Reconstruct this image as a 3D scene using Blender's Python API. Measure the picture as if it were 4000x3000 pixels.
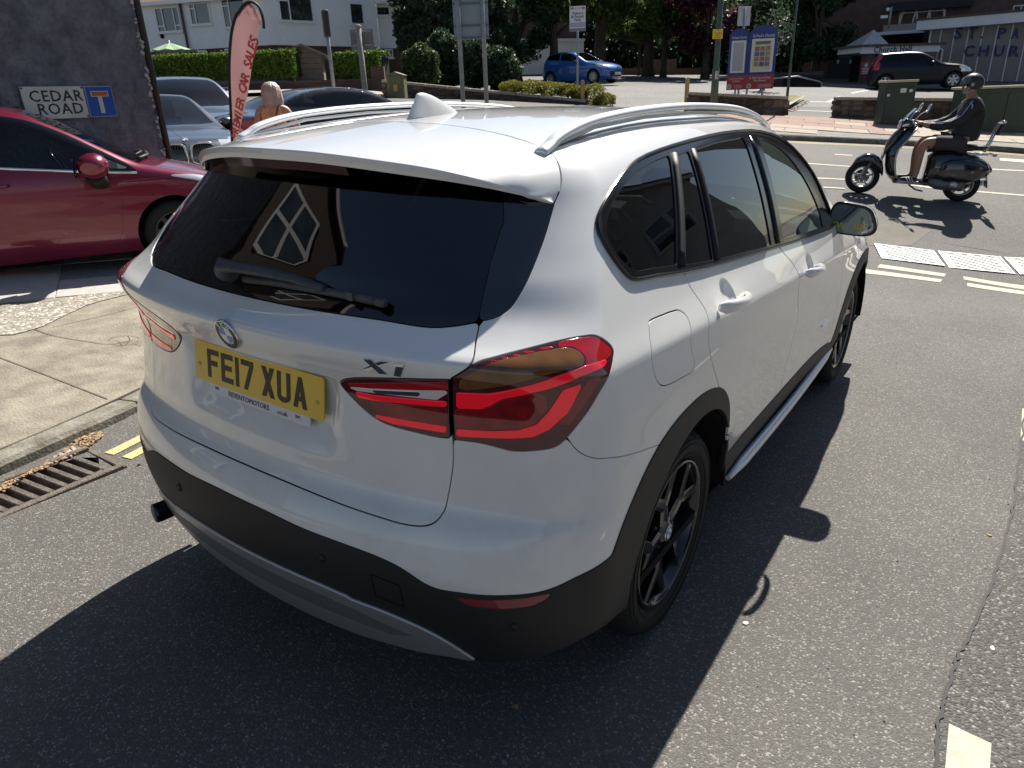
import bpy, math, random
import numpy as np
from mathutils import Matrix, Vector
random.seed(7); rng=np.random.default_rng(7)
for o in list(bpy.data.objects): bpy.data.objects.remove(o)
SC=bpy.context.scene
# ------------------------------------------------------------------ camera
MT=np.array([[0.999611,-0.000438,0.027897],[-0.000438,0.999507,0.031383],[-0.027897,-0.031383,0.999118]])  # car frame -> world (gravity) frame
CAMP=np.array([1.540173,-1.789772,1.613380]); FPX=2739.46
CR=np.array([0.824880,0.564234,-0.034821]); CU=np.array([-0.187833,0.331658,0.924512]); CF=np.array([-0.533190,0.756071,-0.379560])
cam=bpy.data.cameras.new('camera'); camo=bpy.data.objects.new('camera',cam); SC.collection.objects.link(camo)
cam.sensor_width=36; cam.lens=FPX/4000*36; cam.clip_start=.05; cam.clip_end=900
m=Matrix.Identity(4)
for i in range(3): m[i][0]=CR[i]; m[i][1]=CU[i]; m[i][2]=-CF[i]; m[i][3]=CAMP[i]
camo.matrix_world=m; SC.camera=camo
cam.dof.use_dof=False
# ------------------------------------------------------------------ sky, sun, exposure
SUNV=MT@np.array([-.157,.905,1.10]); SUNV/=np.linalg.norm(SUNV)
w=bpy.data.worlds.new('World'); SC.world=w; w.use_nodes=True
nt=w.node_tree; nt.nodes.clear()
sky=nt.nodes.new('ShaderNodeTexSky'); sky.sky_type='NISHITA'; sky.sun_disc=False
sky.sun_elevation=math.asin(SUNV[2]); sky.sun_rotation=math.atan2(SUNV[0],SUNV[1])
sky.air_density=1.0; sky.dust_density=0.8; sky.ozone_density=1.2; sky.altitude=30
bg=nt.nodes.new('ShaderNodeBackground'); bg.inputs[1].default_value=.055
ow=nt.nodes.new('ShaderNodeOutputWorld'); nt.links.new(sky.outputs[0],bg.inputs[0]); nt.links.new(bg.outputs[0],ow.inputs[0])
sun=bpy.data.lights.new('sun','SUN'); sun.energy=4.9; sun.angle=math.radians(.53); sun.color=(1,.95,.87)
so=bpy.data.objects.new('sun',sun); SC.collection.objects.link(so)
so.rotation_euler=Vector((-SUNV[0],-SUNV[1],-SUNV[2])).to_track_quat('-Z','Y').to_euler()
vs=SC.view_settings; vs.view_transform='Standard'; vs.look='None'; vs.exposure=0.80; vs.gamma=1.0; vs.use_curve_mapping=False
SC.render.engine='CYCLES'
# ------------------------------------------------------------------ helpers
MATS={}
def mat(name,col,rough=.6,metal=0.,coat=0.,coatr=.03,spec=.5,var=0.,scale=8.,bump=0.,bscale=60.,emit=None,trans=None,ior=None,col2=None,dark=0.,detail=6,alpha=1.):
    """procedural principled material: base colour broken up by noise, optional fine relief"""
    if name in MATS: return MATS[name]
    mt=bpy.data.materials.new(name); mt.use_nodes=True; n=mt.node_tree; b=n.nodes['Principled BSDF']; L=n.links
    c=tuple(col)+(1,) if len(col)==3 else tuple(col)
    b.inputs['Base Color'].default_value=c; b.inputs['Roughness'].default_value=rough; b.inputs['Metallic'].default_value=metal
    b.inputs['Coat Weight'].default_value=coat; b.inputs['Coat Roughness'].default_value=coatr
    b.inputs['Specular IOR Level'].default_value=spec
    if ior: b.inputs['IOR'].default_value=ior
    if trans is not None: b.inputs['Transmission Weight'].default_value=trans
    if alpha<1: b.inputs['Alpha'].default_value=alpha
    if emit: b.inputs['Emission Color'].default_value=tuple(emit[:3])+(1,); b.inputs['Emission Strength'].default_value=emit[3]
    tc=n.nodes.new('ShaderNodeTexCoord')
    if var>0 or col2 is not None:
        ns=n.nodes.new('ShaderNodeTexNoise'); ns.inputs['Scale'].default_value=scale; ns.inputs['Detail'].default_value=detail; ns.inputs['Roughness'].default_value=.6
        L.new(tc.outputs['Object'],ns.inputs['Vector'])
        rp=n.nodes.new('ShaderNodeValToRGB'); L.new(ns.outputs[0],rp.inputs[0])
        k2=col2 if col2 is not None else [min(1,v*(1+var)) for v in c[:3]]
        k1=c[:3] if col2 is not None else [v*(1-var) for v in c[:3]]
        rp.color_ramp.elements[0].position=.35; rp.color_ramp.elements[0].color=tuple(k1)+(1,)
        rp.color_ramp.elements[1].position=.68; rp.color_ramp.elements[1].color=tuple(k2)+(1,)
        L.new(rp.outputs[0],b.inputs['Base Color'])
    if bump>0:
        nb=n.nodes.new('ShaderNodeTexNoise'); nb.inputs['Scale'].default_value=bscale; nb.inputs['Detail'].default_value=8
        L.new(tc.outputs['Object'],nb.inputs['Vector'])
        bp=n.nodes.new('ShaderNodeBump'); bp.inputs['Strength'].default_value=bump; bp.inputs['Distance'].default_value=.02
        L.new(nb.outputs[0],bp.inputs['Height']); L.new(bp.outputs[0],b.inputs['Normal'])
    MATS[name]=mt; return mt
def glass(name,tint,fres=1.5,rough=0.0):
    """tinted pane: clear see-through by the tint plus a mirror reflection that grows at grazing angles"""
    if name in MATS: return MATS[name]
    mt=bpy.data.materials.new(name); mt.use_nodes=True; n=mt.node_tree; n.nodes.clear(); L=n.links
    o=n.nodes.new('ShaderNodeOutputMaterial'); mx=n.nodes.new('ShaderNodeMixShader'); fr=n.nodes.new('ShaderNodeFresnel'); fr.inputs[0].default_value=fres
    t=n.nodes.new('ShaderNodeBsdfTransparent'); t.inputs[0].default_value=tuple(tint)+(1,)
    g=n.nodes.new('ShaderNodeBsdfGlossy'); g.inputs['Roughness'].default_value=rough; g.inputs[0].default_value=(1,1,1,1)
    L.new(fr.outputs[0],mx.inputs[0]); L.new(t.outputs[0],mx.inputs[1]); L.new(g.outputs[0],mx.inputs[2]); L.new(mx.outputs[0],o.inputs[0])
    MATS[name]=mt; return mt
def link(name,me,parent=None,m=None,loc=None,rot=None):
    o=bpy.data.objects.new(name,me); SC.collection.objects.link(o)
    if parent is not None: o.parent=parent
    if m is not None and me is not None:
        ms=m if isinstance(m,(list,tuple)) else [m]
        if len(me.materials)==0:
            for q in ms: me.materials.append(q)
    if loc is not None: o.location=loc
    if rot is not None: o.rotation_euler=rot
    return o
def tag(o,label=None,cat=None,group=None,kind=None):
    if label: o['label']=label
    if cat: o['category']=cat
    if group: o['group']=group
    if kind: o['kind']=kind
    return o
def thing(name,label,cat,loc=(0,0,0),rz=0.,group=None,parent=None):
    o=bpy.data.objects.new(name,None); SC.collection.objects.link(o); o.empty_display_size=.2
    o.location=loc; o.rotation_euler=(0,0,rz)
    return tag(o,label,cat,group)
class MB:
    """collects simple solids into one mesh"""
    def __init__(s): s.v=[]; s.f=[]; s.mi=[]; s.sm=[]
    def add(s,vs,fs,mi=0,smooth=False):
        k=len(s.v); s.v.extend([tuple(map(float,p)) for p in vs]); s.f.extend([tuple(i+k for i in f) for f in fs]); s.mi+= [mi]*len(fs); s.sm+=[smooth]*len(fs); return s
    def box(s,c,d,mi=0,rz=0.,R=None,bev=0.):
        hx,hy,hz=[q/2 for q in d]
        P=np.array([[x,y,z] for z in (-hz,hz) for x,y in ((-hx,-hy),(hx,-hy),(hx,hy),(-hx,hy))])
        F=[(0,3,2,1),(4,5,6,7),(0,1,5,4),(1,2,6,5),(2,3,7,6),(3,0,4,7)]
        if bev>0:
            b=min(bev,hx*.9,hy*.9,hz*.9); Q=[];F=[]
            idx={}
            for sx in (-1,1):
                for sy in (-1,1):
                    for sz in (-1,1):
                        for a in range(3):
                            p=[sx*hx,sy*hy,sz*hz]
                            for k in range(3):
                                if k!=a: p[k]-= (sx,sy,sz)[k]*b
                            idx[(sx,sy,sz,a)]=len(Q); Q.append(p)
            P=np.array(Q)
            for a in range(3):
                b1,b2=[k for k in range(3) if k!=a]
                for sg in (-1,1):
                    cyc=[(-1,-1),(1,-1),(1,1),(-1,1)]; q=[]
                    for u,v in cyc:
                        t=[0,0,0]; t[a]=sg; t[b1]=u; t[b2]=v; q.append(idx[(t[0],t[1],t[2],a)])
                    F.append(tuple(q))
            for a in range(3):      # edges along axis a
                b1,b2=[k for k in range(3) if k!=a]
                for u in (-1,1):
                    for v in (-1,1):
                        t1=[0,0,0];t1[a]=-1;t1[b1]=u;t1[b2]=v; t2=list(t1); t2[a]=1
                        F.append((idx[tuple(t1)+(b1,)],idx[tuple(t2)+(b1,)],idx[tuple(t2)+(b2,)],idx[tuple(t1)+(b2,)]))
            for sx in (-1,1):
                for sy in (-1,1):
                    for sz in (-1,1): F.append(tuple(idx[(sx,sy,sz,a)] for a in range(3)))
            # orient outwards
            G=[]
            for f in F:
                p=P[list(f)]; nrm=np.cross(p[1]-p[0],p[2]-p[0]); 
                G.append(f if nrm@p.mean(0)>0 else f[::-1])
            F=G
        if rz: 
            c_,s_=math.cos(rz),math.sin(rz); P=P@np.array([[c_,s_,0],[-s_,c_,0],[0,0,1]])
        if R is not None: P=P@np.asarray(R).T
        return s.add(P+np.array(c),F,mi)
    def tube(s,path,r,n=8,mi=0,cap=True,smooth=True,closed=False,up=None,ry=None):
        path=np.array(path,float); k=len(path); r=np.broadcast_to(r,(k,)).astype(float); ry=r if ry is None else np.broadcast_to(ry,(k,)).astype(float)
        T=np.gradient(path,axis=0) if not closed else np.roll(path,-1,0)-np.roll(path,1,0)
        T/=np.linalg.norm(T,axis=1,keepdims=True)+1e-12
        a=np.array(up if up is not None else ((0,0,1.) if abs(T[0][2])<.9 else (1.,0,0))); V=[]
        for i in range(k):
            x=np.cross(T[i],a); x/=np.linalg.norm(x)+1e-12; y=np.cross(x,T[i])
            if up is None: a=y
            for j in range(n):
                t=2*math.pi*j/n; V.append(path[i]+x*r[i]*math.cos(t)+y*ry[i]*math.sin(t))
        F=[]
        for i in range(k if closed else k-1):
            i2=(i+1)%k
            for j in range(n): F.append((i*n+j,i2*n+j,i2*n+(j+1)%n,i*n+(j+1)%n))
        s.add(V,F,mi,smooth)
        if cap and not closed:
            b=len(s.v)-len(V)
            s.f.append(tuple(b+j for j in range(n))); s.f.append(tuple(b+(k-1)*n+j for j in range(n))[::-1]); s.mi+=[mi]*2; s.sm+=[False]*2
        return s
    def lathe(s,prof,n=24,c=(0,0,0),axis='z',mi=0,smooth=True,a0=0.,a1=2*math.pi):
        """prof: (r,h) list revolved about axis"""
        full=abs(a1-a0-2*math.pi)<1e-6; m_=n if full else n+1; V=[]
        for j in range(m_):
            t=a0+(a1-a0)*j/n; ct,st=math.cos(t),math.sin(t)
            for r_,h in prof:
                if axis=='z': V.append((r_*ct,r_*st,h))
                elif axis=='x': V.append((h,r_*ct,r_*st))
                else: V.append((r_*st,h,r_*ct))
        k=len(prof); F=[]
        for j in range(n):
            j2=(j+1)%m_
            for i in range(k-1): F.append((j*k+i,j2*k+i,j2*k+i+1,j*k+i+1))
        return s.add(np.array(V)+np.array(c),F,mi,smooth)
    def prism(s,poly,z0,z1,mi=0,T=None):
        """2D polygon (x,y) extruded z0..z1, T maps (n,3)->(n,3)"""
        n=len(poly); V=[(x,y,z0) for x,y in poly]+[(x,y,z1) for x,y in poly]
        a=sum(poly[i][0]*poly[(i+1)%n][1]-poly[(i+1)%n][0]*poly[i][1] for i in range(n))
        I=list(range(n)) if a>0 else list(range(n))[::-1]
        F=[tuple(I[::-1]),tuple(n+i for i in I)]+[(I[i],I[(i+1)%n],n+I[(i+1)%n],n+I[i]) for i in range(n)]
        V=np.array(V,float)
        if T is not None: V=T(V)
        return s.add(V,F,mi)
    def mesh(s,name):
        me=bpy.data.meshes.new(name); me.from_pydata(s.v,[],s.f)
        me.polygons.foreach_set('material_index',np.array(s.mi,dtype=np.int32)); me.polygons.foreach_set('use_smooth',np.array(s.sm,dtype=bool)); me.update(); return me
    def build(s,name,m,parent=None,**k):
        return link(name,s.mesh(name),parent,m,**k)
def text_mesh(body,size,align='CENTER',extrude=.0,offset=0.,shear=0.,spacing=1.,sx=1.):
    cu=bpy.data.curves.new('text','FONT'); cu.body=body; cu.size=size; cu.align_x=align; cu.align_y='CENTER'; cu.extrude=extrude; cu.offset=offset; cu.shear=shear; cu.space_character=spacing; cu.resolution_u=2
    o=bpy.data.objects.new('text',cu); SC.collection.objects.link(o)
    dg=bpy.context.evaluated_depsgraph_get(); me=bpy.data.meshes.new_from_object(o.evaluated_get(dg)); bpy.data.objects.remove(o); bpy.data.curves.remove(cu)
    if sx!=1.:
        co=np.empty(len(me.vertices)*3); me.vertices.foreach_get('co',co); co=co.reshape(-1,3); co[:,0]*=sx; me.vertices.foreach_set('co',co.ravel())
    me.materials.clear(); return me
def basis(o,x,y,origin):
    """place o with local x,y axes along the given vectors"""
    x=Vector(x).normalized(); y=Vector(y); z=x.cross(y).normalized(); y=z.cross(x)
    M_=Matrix.Identity(4)
    for i in range(3): M_[i][0]=x[i]; M_[i][1]=y[i]; M_[i][2]=z[i]; M_[i][3]=origin[i]
    o.matrix_local=M_; return o
def copy_tree(o,parent=None):
    c=o.copy(); SC.collection.objects.link(c); c.parent=parent
    for ch in list(o.children): copy_tree(ch,c)
    return c
def crv(pts,closed=False,n=6):
    """smooth outline through points; a repeated point is a corner"""
    pts=[tuple(p) for p in pts]; segs=[];cur=[pts[0]]
    if closed and pts[0]!=pts[-1]:
        # rotate so a corner comes first when there is one
        for i in range(len(pts)-1):
            if pts[i]==pts[i+1]:
                pts=pts[i+1:]+pts[:i+1]; break
        else:
            P=np.array(pts); k=len(P); out=[]
            for i in range(k):
                p0,p1,p2,p3=P[i-1],P[i],P[(i+1)%k],P[(i+2)%k]
                out+= _cr(p0,p1,p2,p3,n)
            return np.array(out)
        pts=pts+[pts[0]] if pts[0]!=pts[-1] else pts
    cur=[pts[0]]
    for p in pts[1:]:
        if p==cur[-1]:
            if len(cur)>1: segs.append(cur)
            cur=[p]
        else: cur.append(p)
    if len(cur)>1: segs.append(cur)
    out=[]
    for sg in segs:
        P=np.array(sg,float); k=len(P)
        for i in range(k-1):
            p1,p2=P[i],P[i+1]; p0=P[i-1] if i>0 else 2*p1-p2; p3=P[i+2] if i+2<k else 2*p2-p1
            out+=_cr(p0,p1,p2,p3,n)
        out.append(P[-1])
    return np.array(out)
def _cr(p0,p1,p2,p3,n):
    d=[max(1e-6,np.linalg.norm(b-a)**.5) for a,b in ((p0,p1),(p1,p2),(p2,p3))]
    m1=(p1-p0)/d[0]-(p2-p0)/(d[0]+d[1])+(p2-p1)/d[1]; m2=(p2-p1)/d[1]-(p3-p1)/(d[1]+d[2])+(p3-p2)/d[2]
    m1=m1*d[1]; m2=m2*d[1]; o=[]
    for k in range(n):
        t=k/n; o.append((2*t**3-3*t**2+1)*p1+(t**3-2*t**2+t)*m1+(-2*t**3+3*t**2)*p2+(t**3-t**2)*m2)
    return o
# ---------- implicit body of the white car (car frame: x right, y forward, z up, origin under rear axle)
import numpy as np
def cubic1(xs, ys, q):
    """Catmull-Rom style C1 hermite (monotone-limited) interpolation, ys may have trailing dims"""
    xs=np.asarray(xs,float); ys=np.asarray(ys,float)
    h=np.diff(xs); d=np.diff(ys,axis=0)/h.reshape((-1,)+(1,)*(ys.ndim-1))
    m=np.empty_like(ys); m[0]=d[0]; m[-1]=d[-1]
    hh=h.reshape((-1,)+(1,)*(ys.ndim-1))
    m[1:-1]=(d[:-1]*hh[1:]+d[1:]*hh[:-1])/(hh[1:]+hh[:-1])
    q=np.clip(q,xs[0],xs[-1]); i=np.clip(np.searchsorted(xs,q)-1,0,len(xs)-2)
    return xs,h,m,i,q
def spl(xs,ys,q):
    xs,h,m,i,q=cubic1(xs,ys,q); ys=np.asarray(ys,float)
    t=(q-xs[i])/h[i]; hi=h[i]
    return (2*t**3-3*t**2+1)*ys[i]+(t**3-2*t**2+t)*hi*m[i]+(-2*t**3+3*t**2)*ys[i+1]+(t**3-t**2)*hi*m[i+1]
def weights(xs,q):
    """rows of interpolation weights"""
    n=len(xs); E=np.eye(n)
    out=np.empty(q.shape+(n,))
    for k in range(n): out[...,k]=spl(xs,E[k],q)
    return out
WY=[-1.0,-.8,-.5,0.,.5,1.1,1.7,2.2,2.67,3.1,3.6]
WZ=[.10,.30,.42,.55,.70,.85,.98,1.06,1.13,1.20,1.30,1.40,1.47,1.54,1.64]
WT=np.array([
 #.10  .30  .42  .55  .70  .85  .98  1.06 1.13 1.20 1.30 1.40 1.47 1.54 1.64
 [.78, .84, .865,.870,.868,.858,.845,.825,.79,.752,.70,.64,.60,.55,.47],   # -1.0
 [.80, .86, .885,.890,.888,.880,.868,.850,.815,.780,.730,.670,.625,.580,.50],   # -.8
 [.82, .87, .895,.902,.903,.898,.890,.872,.841,.809,.760,.704,.662,.615,.53],   # -.5
 [.82, .87, .895,.905,.908,.908,.906,.886,.852,.822,.778,.727,.685,.638,.55],   # 0
 [.80, .852,.876,.886,.895,.904,.908,.886,.852,.824,.780,.729,.688,.640,.55],   # .5
 [.80, .852,.874,.884,.893,.902,.906,.884,.850,.822,.778,.726,.686,.638,.55],   # 1.1
 [.80, .855,.878,.888,.896,.904,.905,.882,.846,.816,.770,.716,.675,.628,.54],   # 1.7
 [.82, .868,.892,.900,.904,.905,.898,.868,.830,.796,.745,.690,.650,.600,.52],   # 2.2
 [.82, .870,.895,.904,.905,.896,.872,.835,.80, .76, .70, .65, .61, .56, .48],   # 2.67
 [.80, .85, .875,.884,.880,.860,.822,.78, .74, .70, .65, .60, .56, .52, .44],   # 3.1
 [.74, .79, .81, .81, .80, .77, .72, .68, .64, .60, .55, .50, .46, .42, .36]])  # 3.6
CRY=[-1.,-.5,0.,1.2,1.9,2.6,3.4]; CRZ=[1.075,1.062,1.045,.985,.955,.93,.90]     # shoulder crease height
def wside(y,z):
    a=weights(WY,y); b=weights(WZ,z)
    w=np.einsum('...i,ij,...j->...',a,WT,b)
    zc=spl(CRY,CRZ,y); d=z-zc
    amp=spl([-1.,-.6,-.2,1.8,2.4,3.5],[.0,.006,.012,.012,.008,.0],y)
    w=w+amp*np.exp(-np.sqrt(d*d+.00012)/.05)*1.2
    return w
RZ=[.15,.30,.40,.48,.58,.66,.70,.735,.80,.90,.98,1.03,1.075,1.105,1.13,1.16,1.25,1.35,1.47,1.6]
RY=[-.78,-.865,-.905,-.925,-.930,-.915,-.895,-.868,-.852,-.838,-.838,-.855,-.878,-.880,-.845,-.812,-.766,-.710,-.632,-.54]
def yrear(x,z):
    y0=spl(RZ,RY,z)
    lip=1/(1+np.exp(-(1.004-z)/.0035)); low=1/(1+np.exp(-(z-.835)/.014))
    side=1/(1+np.exp((np.abs(x)-.285-.10*(z-.9))/.012))
    y0=y0+lip*low*side*.024
    b=spl([.3,.6,.75,.95,1.1,1.2,1.3,1.4,1.5],[.10,.11,.10,.10,.10,.145,.205,.26,.29],z)
    xx=np.minimum(np.abs(x),.86)
    return y0+b*(xx/.7)**2+ .03*(xx/.8)**4
TY=[-1.0,-.65,-.2,.03,.6,1.1,1.5,1.75,2.05,2.3,2.45,2.7,3.1,3.4,3.6]
TZ=[1.43,1.492,1.556,1.574,1.592,1.586,1.546,1.46,1.28,1.115,1.058,1.03,.965,.88,.78]
def ztop(x,y):
    z0=spl(TY,TZ,y)
    k=spl([-1,1.5,2.0,2.4,3.5],[.055,.055,.09,.05,.10],y)
    return z0-k*(np.minimum(np.abs(x),.95)/.62)**2
FZ=[.15,.3,.5,.7,.85,1.0,1.3]; FY=[3.36,3.46,3.5,3.49,3.43,3.3,3.0]
def yfront(x,z): return spl(FZ,FY,z)-.22*(np.minimum(np.abs(x),.9)/.75)**2-.06*(np.minimum(np.abs(x),.9)/.75)**4
def smax(a,b,k):
    p=np.maximum(a+k,0); q=np.maximum(b+k,0)
    return np.where((p>0)&(q>0), (p**2.2+q**2.2)**(1/2.2)-k, np.maximum(a,b))
def Fbody(P, rear=yrear):
    x=np.abs(P[...,0]); y=P[...,1]; z=P[...,2]
    fs=(x-wside(y,z)); 
    sl=spl([1.05,1.2,1.35,1.5],[.35,.42,.62,.80],z)*x
    fr=(rear(x,z)-y)/np.sqrt(1.15+sl*sl)
    ft=(z-ztop(x,y))*spl([-1,1.4,1.7,2.2,2.5,3.6],[1,1,.85,.85,1,1],y)
    ff=(y-yfront(x,z))
    kr=spl([.3,.6,.75,1.0,1.1,1.2,1.45,1.6],[.20,.20,.15,.13,.12,.085,.050,.05],z)
    F=smax(fs,fr,kr)
    F=smax(F,ff,.25)
    kt=spl([-1,-.2,.3,1.4,2.2,3.6],[.055,.075,.10,.10,.10,.12],y)
    F=smax(F,ft,kt)
    return F
def grad(P,f=Fbody,h=2e-3):
    g=np.empty(P.shape)
    for i in range(3):
        d=np.zeros(3); d[i]=h
        g[...,i]=f(P+d)-f(P-d)
    return g/np.linalg.norm(g,axis=-1,keepdims=True)
def shoot(S,D,t0,t1,f=Fbody,n=40,it=30):
    """first root of f along S+tD, going from t0 (sign s0) to t1"""
    S=np.asarray(S,float);D=np.asarray(D,float)
    ts=np.linspace(t0,t1,n); 
    lo=np.full(S.shape[:-1],np.nan); hi=lo.copy(); prev=f(S+D*t0); s0=np.sign(prev)
    for a,b in zip(ts[:-1],ts[1:]):
        cur=f(S+D*b); m=np.isnan(lo)&(np.sign(cur)!=s0)
        lo=np.where(m,a,lo); hi=np.where(m,b,hi)
    ok=~np.isnan(lo); l=np.where(ok,lo,t0);h=np.where(ok,hi,t0)
    for _ in range(it):
        mid=(l+h)/2; v=f(S+D*mid[...,None]); same=np.sign(v)==s0
        l=np.where(same,mid,l); h=np.where(same,h,mid)
    return np.where(ok,(l+h)/2,np.nan)

# ---------- chart (u,z): u = arc length in plan from the rear centre round the corner and forward along the side
YS=-.10
_th=np.linspace(0,np.pi/2,181)
def _arc():
    S=np.zeros((181,3)); S[:,1]=YS; S[:,2]=.9
    D=np.stack([np.cos(_th),-np.sin(_th),0*_th],-1)
    P=S+D*march(S,D)[:,None]
    d=np.r_[0,np.cumsum(np.linalg.norm(np.diff(P[::-1],axis=0),axis=1))]
    return d[::-1]            # arc from rear centre for each theta
def march(S,D,f=Fbody,t0=1.6,n=26):
    """from outside inwards to the surface"""
    t=np.full(S.shape[:-1],t0); 
    for i in range(n):
        t=t-f(S+D*t[...,None])*.9
    # secant polish
    e=1e-4
    for i in range(4):
        a=f(S+D*t[...,None]); b=f(S+D*(t+e)[...,None]); k=np.clip((b-a)/e,.25,4)
        t=t-a/k
    return t
ARC=_arc(); U0=ARC[0]
def chart_of(P):
    x=np.abs(P[...,0]); y=P[...,1]
    th=np.arctan2(-(y-YS),x)
    return np.stack([np.where(y>=YS,U0+y-YS,np.interp(th,_th,ARC)),P[...,2]],-1)
def chart_ray(u,z):
    th=np.interp(-u,-ARC,_th)
    side=u>=U0
    y=np.where(side,YS+u-U0,YS); th=np.where(side,0,th)
    S=np.stack([0*z,y,z],-1); D=np.stack([np.cos(th),-np.sin(th),0*z],-1)
    return S,D
# ================================================================== panel cutter for the car body
def psdf(Q,poly):
    """signed distance (negative inside) of points Q (n,2) to closed polygon"""
    poly=np.asarray(poly,float); A=poly; B=np.roll(poly,-1,0); d2=np.full(len(Q),1e9); ins=np.zeros(len(Q),bool)
    for a,b in zip(A,B):
        e=b-a; L=e@e
        if L<1e-14: continue
        w=Q-a; t=np.clip(w@e/L,0,1); dd=w-t[:,None]*e; d2=np.minimum(d2,(dd*dd).sum(1))
        c=((a[1]<=Q[:,1])&(b[1]>Q[:,1]))|((b[1]<=Q[:,1])&(a[1]>Q[:,1]))
        xi=a[0]+(Q[:,1]-a[1])*(e[0]/e[1] if e[1]!=0 else 0); ins^=c&(Q[:,0]<xi)
    d=np.sqrt(d2); return np.where(ins,-d,d)
def clip(V,faces,f):
    """V (n,k) array of vertex data, keep f<0"""
    if not len(faces): return V,faces
    V=list(V); f=list(f); out=[]; cache={}
    for F in faces:
        s=[f[i]<0 for i in F]
        if all(s): out.append(F); continue
        if not any(s): continue
        g=[]
        n=len(F)
        for k in range(n):
            i,j=F[k],F[(k+1)%n]
            if f[i]<0: g.append(i)
            if (f[i]<0)!=(f[j]<0):
                key=(min(i,j),max(i,j))
                if key not in cache:
                    t=f[i]/(f[i]-f[j]); V.append(V[i]+(V[j]-V[i])*t); f.append(0.); cache[key]=len(V)-1
                g.append(cache[key])
        if len(g)>2: out.append(tuple(g))
    return np.array(V),out
def grid_faces(nu,nv,ok):
    I=np.arange(nu*nv).reshape(nu,nv); q=np.stack([I[:-1,:-1],I[1:,:-1],I[1:,1:],I[:-1,1:]],-1).reshape(-1,4)
    return [tuple(r) for r in q[ok.ravel()[q].all(1)].tolist()]
def finish(name,V,N,faces,m,parent,rim=.01,rnd=.0015,off=0.,both=False,sides=(1,),flip=False,smooth=True,nseam=None):
    """panel mesh with rolled edges, exact normals; sides: +1 right, -1 mirrored left; both: one mesh with its mirror image"""
    used=sorted({i for F in faces for i in F}); mp={a:k for k,a in enumerate(used)}
    V=V[used]; N=N[used]; N=N/np.linalg.norm(N,axis=1,keepdims=True); faces=[tuple(mp[i] for i in F) for F in faces]
    # orient
    if faces:
        F=faces[len(faces)//2]; p=V[list(F)]; nn=np.cross(p[1]-p[0],p[2]-p[0])
        if nn@N[F[0]]<0: faces=[F[::-1] for F in faces]
    V=V+N*off
    if rim>0:
        from collections import defaultdict
        ed={}
        for F in faces:
            for k in range(len(F)):
                a,b=F[k],F[(k+1)%len(F)]
                if (b,a) in ed: del ed[(b,a)]
                else: ed[(a,b)]=1
        be=[e for e in ed if not (both and abs(V[e[0]][0])<1e-5 and abs(V[e[1]][0])<1e-5)]
        if be:
            tn=defaultdict(lambda:np.zeros(3))
            for a,b in be:
                e=V[b]-V[a]; t=np.cross(e,N[a]); l=np.linalg.norm(t); tn[a]; tn[b]
                if l>1e-12: tn[a]+=t/l*np.linalg.norm(e); tn[b]+=t/l*np.linalg.norm(e)
            idx=sorted(tn); T=np.array([tn[i]/(np.linalg.norm(tn[i])+1e-12) for i in idx]); k0=len(V); n=len(idx)
            Vb=V[idx];Nb=N[idx]
            r1=Vb+T*rnd*.7-Nb*rnd*.5; r2=Vb+T*rnd-Nb*rnd*1.6; r3=Vb+T*rnd*.6-Nb*rim
            n1=Nb*.7+T*.7; n2=T; n3=T
            V=np.vstack([V,r1,r2,r3]); N=np.vstack([N,n1,n2,n3]); q={a:i for i,a in enumerate(idx)}
            for a,b in be:
                i,j=q[a],q[b]; faces.append((b,a,k0+i,k0+j)); faces.append((k0+j,k0+i,k0+n+i,k0+n+j)); faces.append((k0+n+j,k0+n+i,k0+2*n+i,k0+2*n+j))
    N=N/np.linalg.norm(N,axis=1,keepdims=True)
    res=[]
    for sd in sides:
        V2=V.copy();N2=N.copy();F2=faces
        if sd<0: V2[:,0]*=-1;N2[:,0]*=-1;F2=[F[::-1] for F in faces]
        if both:
            Vm=V.copy();Nm=N.copy();Vm[:,0]*=-1;Nm[:,0]*=-1; k=len(V2); F2=list(F2)+[tuple(i+k for i in F[::-1]) for F in faces]; V2=np.vstack([V2,Vm]);N2=np.vstack([N2,Nm])
        me=bpy.data.meshes.new(name); me.from_pydata(V2.tolist(),[],F2); me.polygons.foreach_set('use_smooth',np.ones(len(F2),bool)); me.update()
        me.normals_split_custom_set_from_vertices(N2.tolist())
        res.append(link(name,me,parent,m))
    return res
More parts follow.
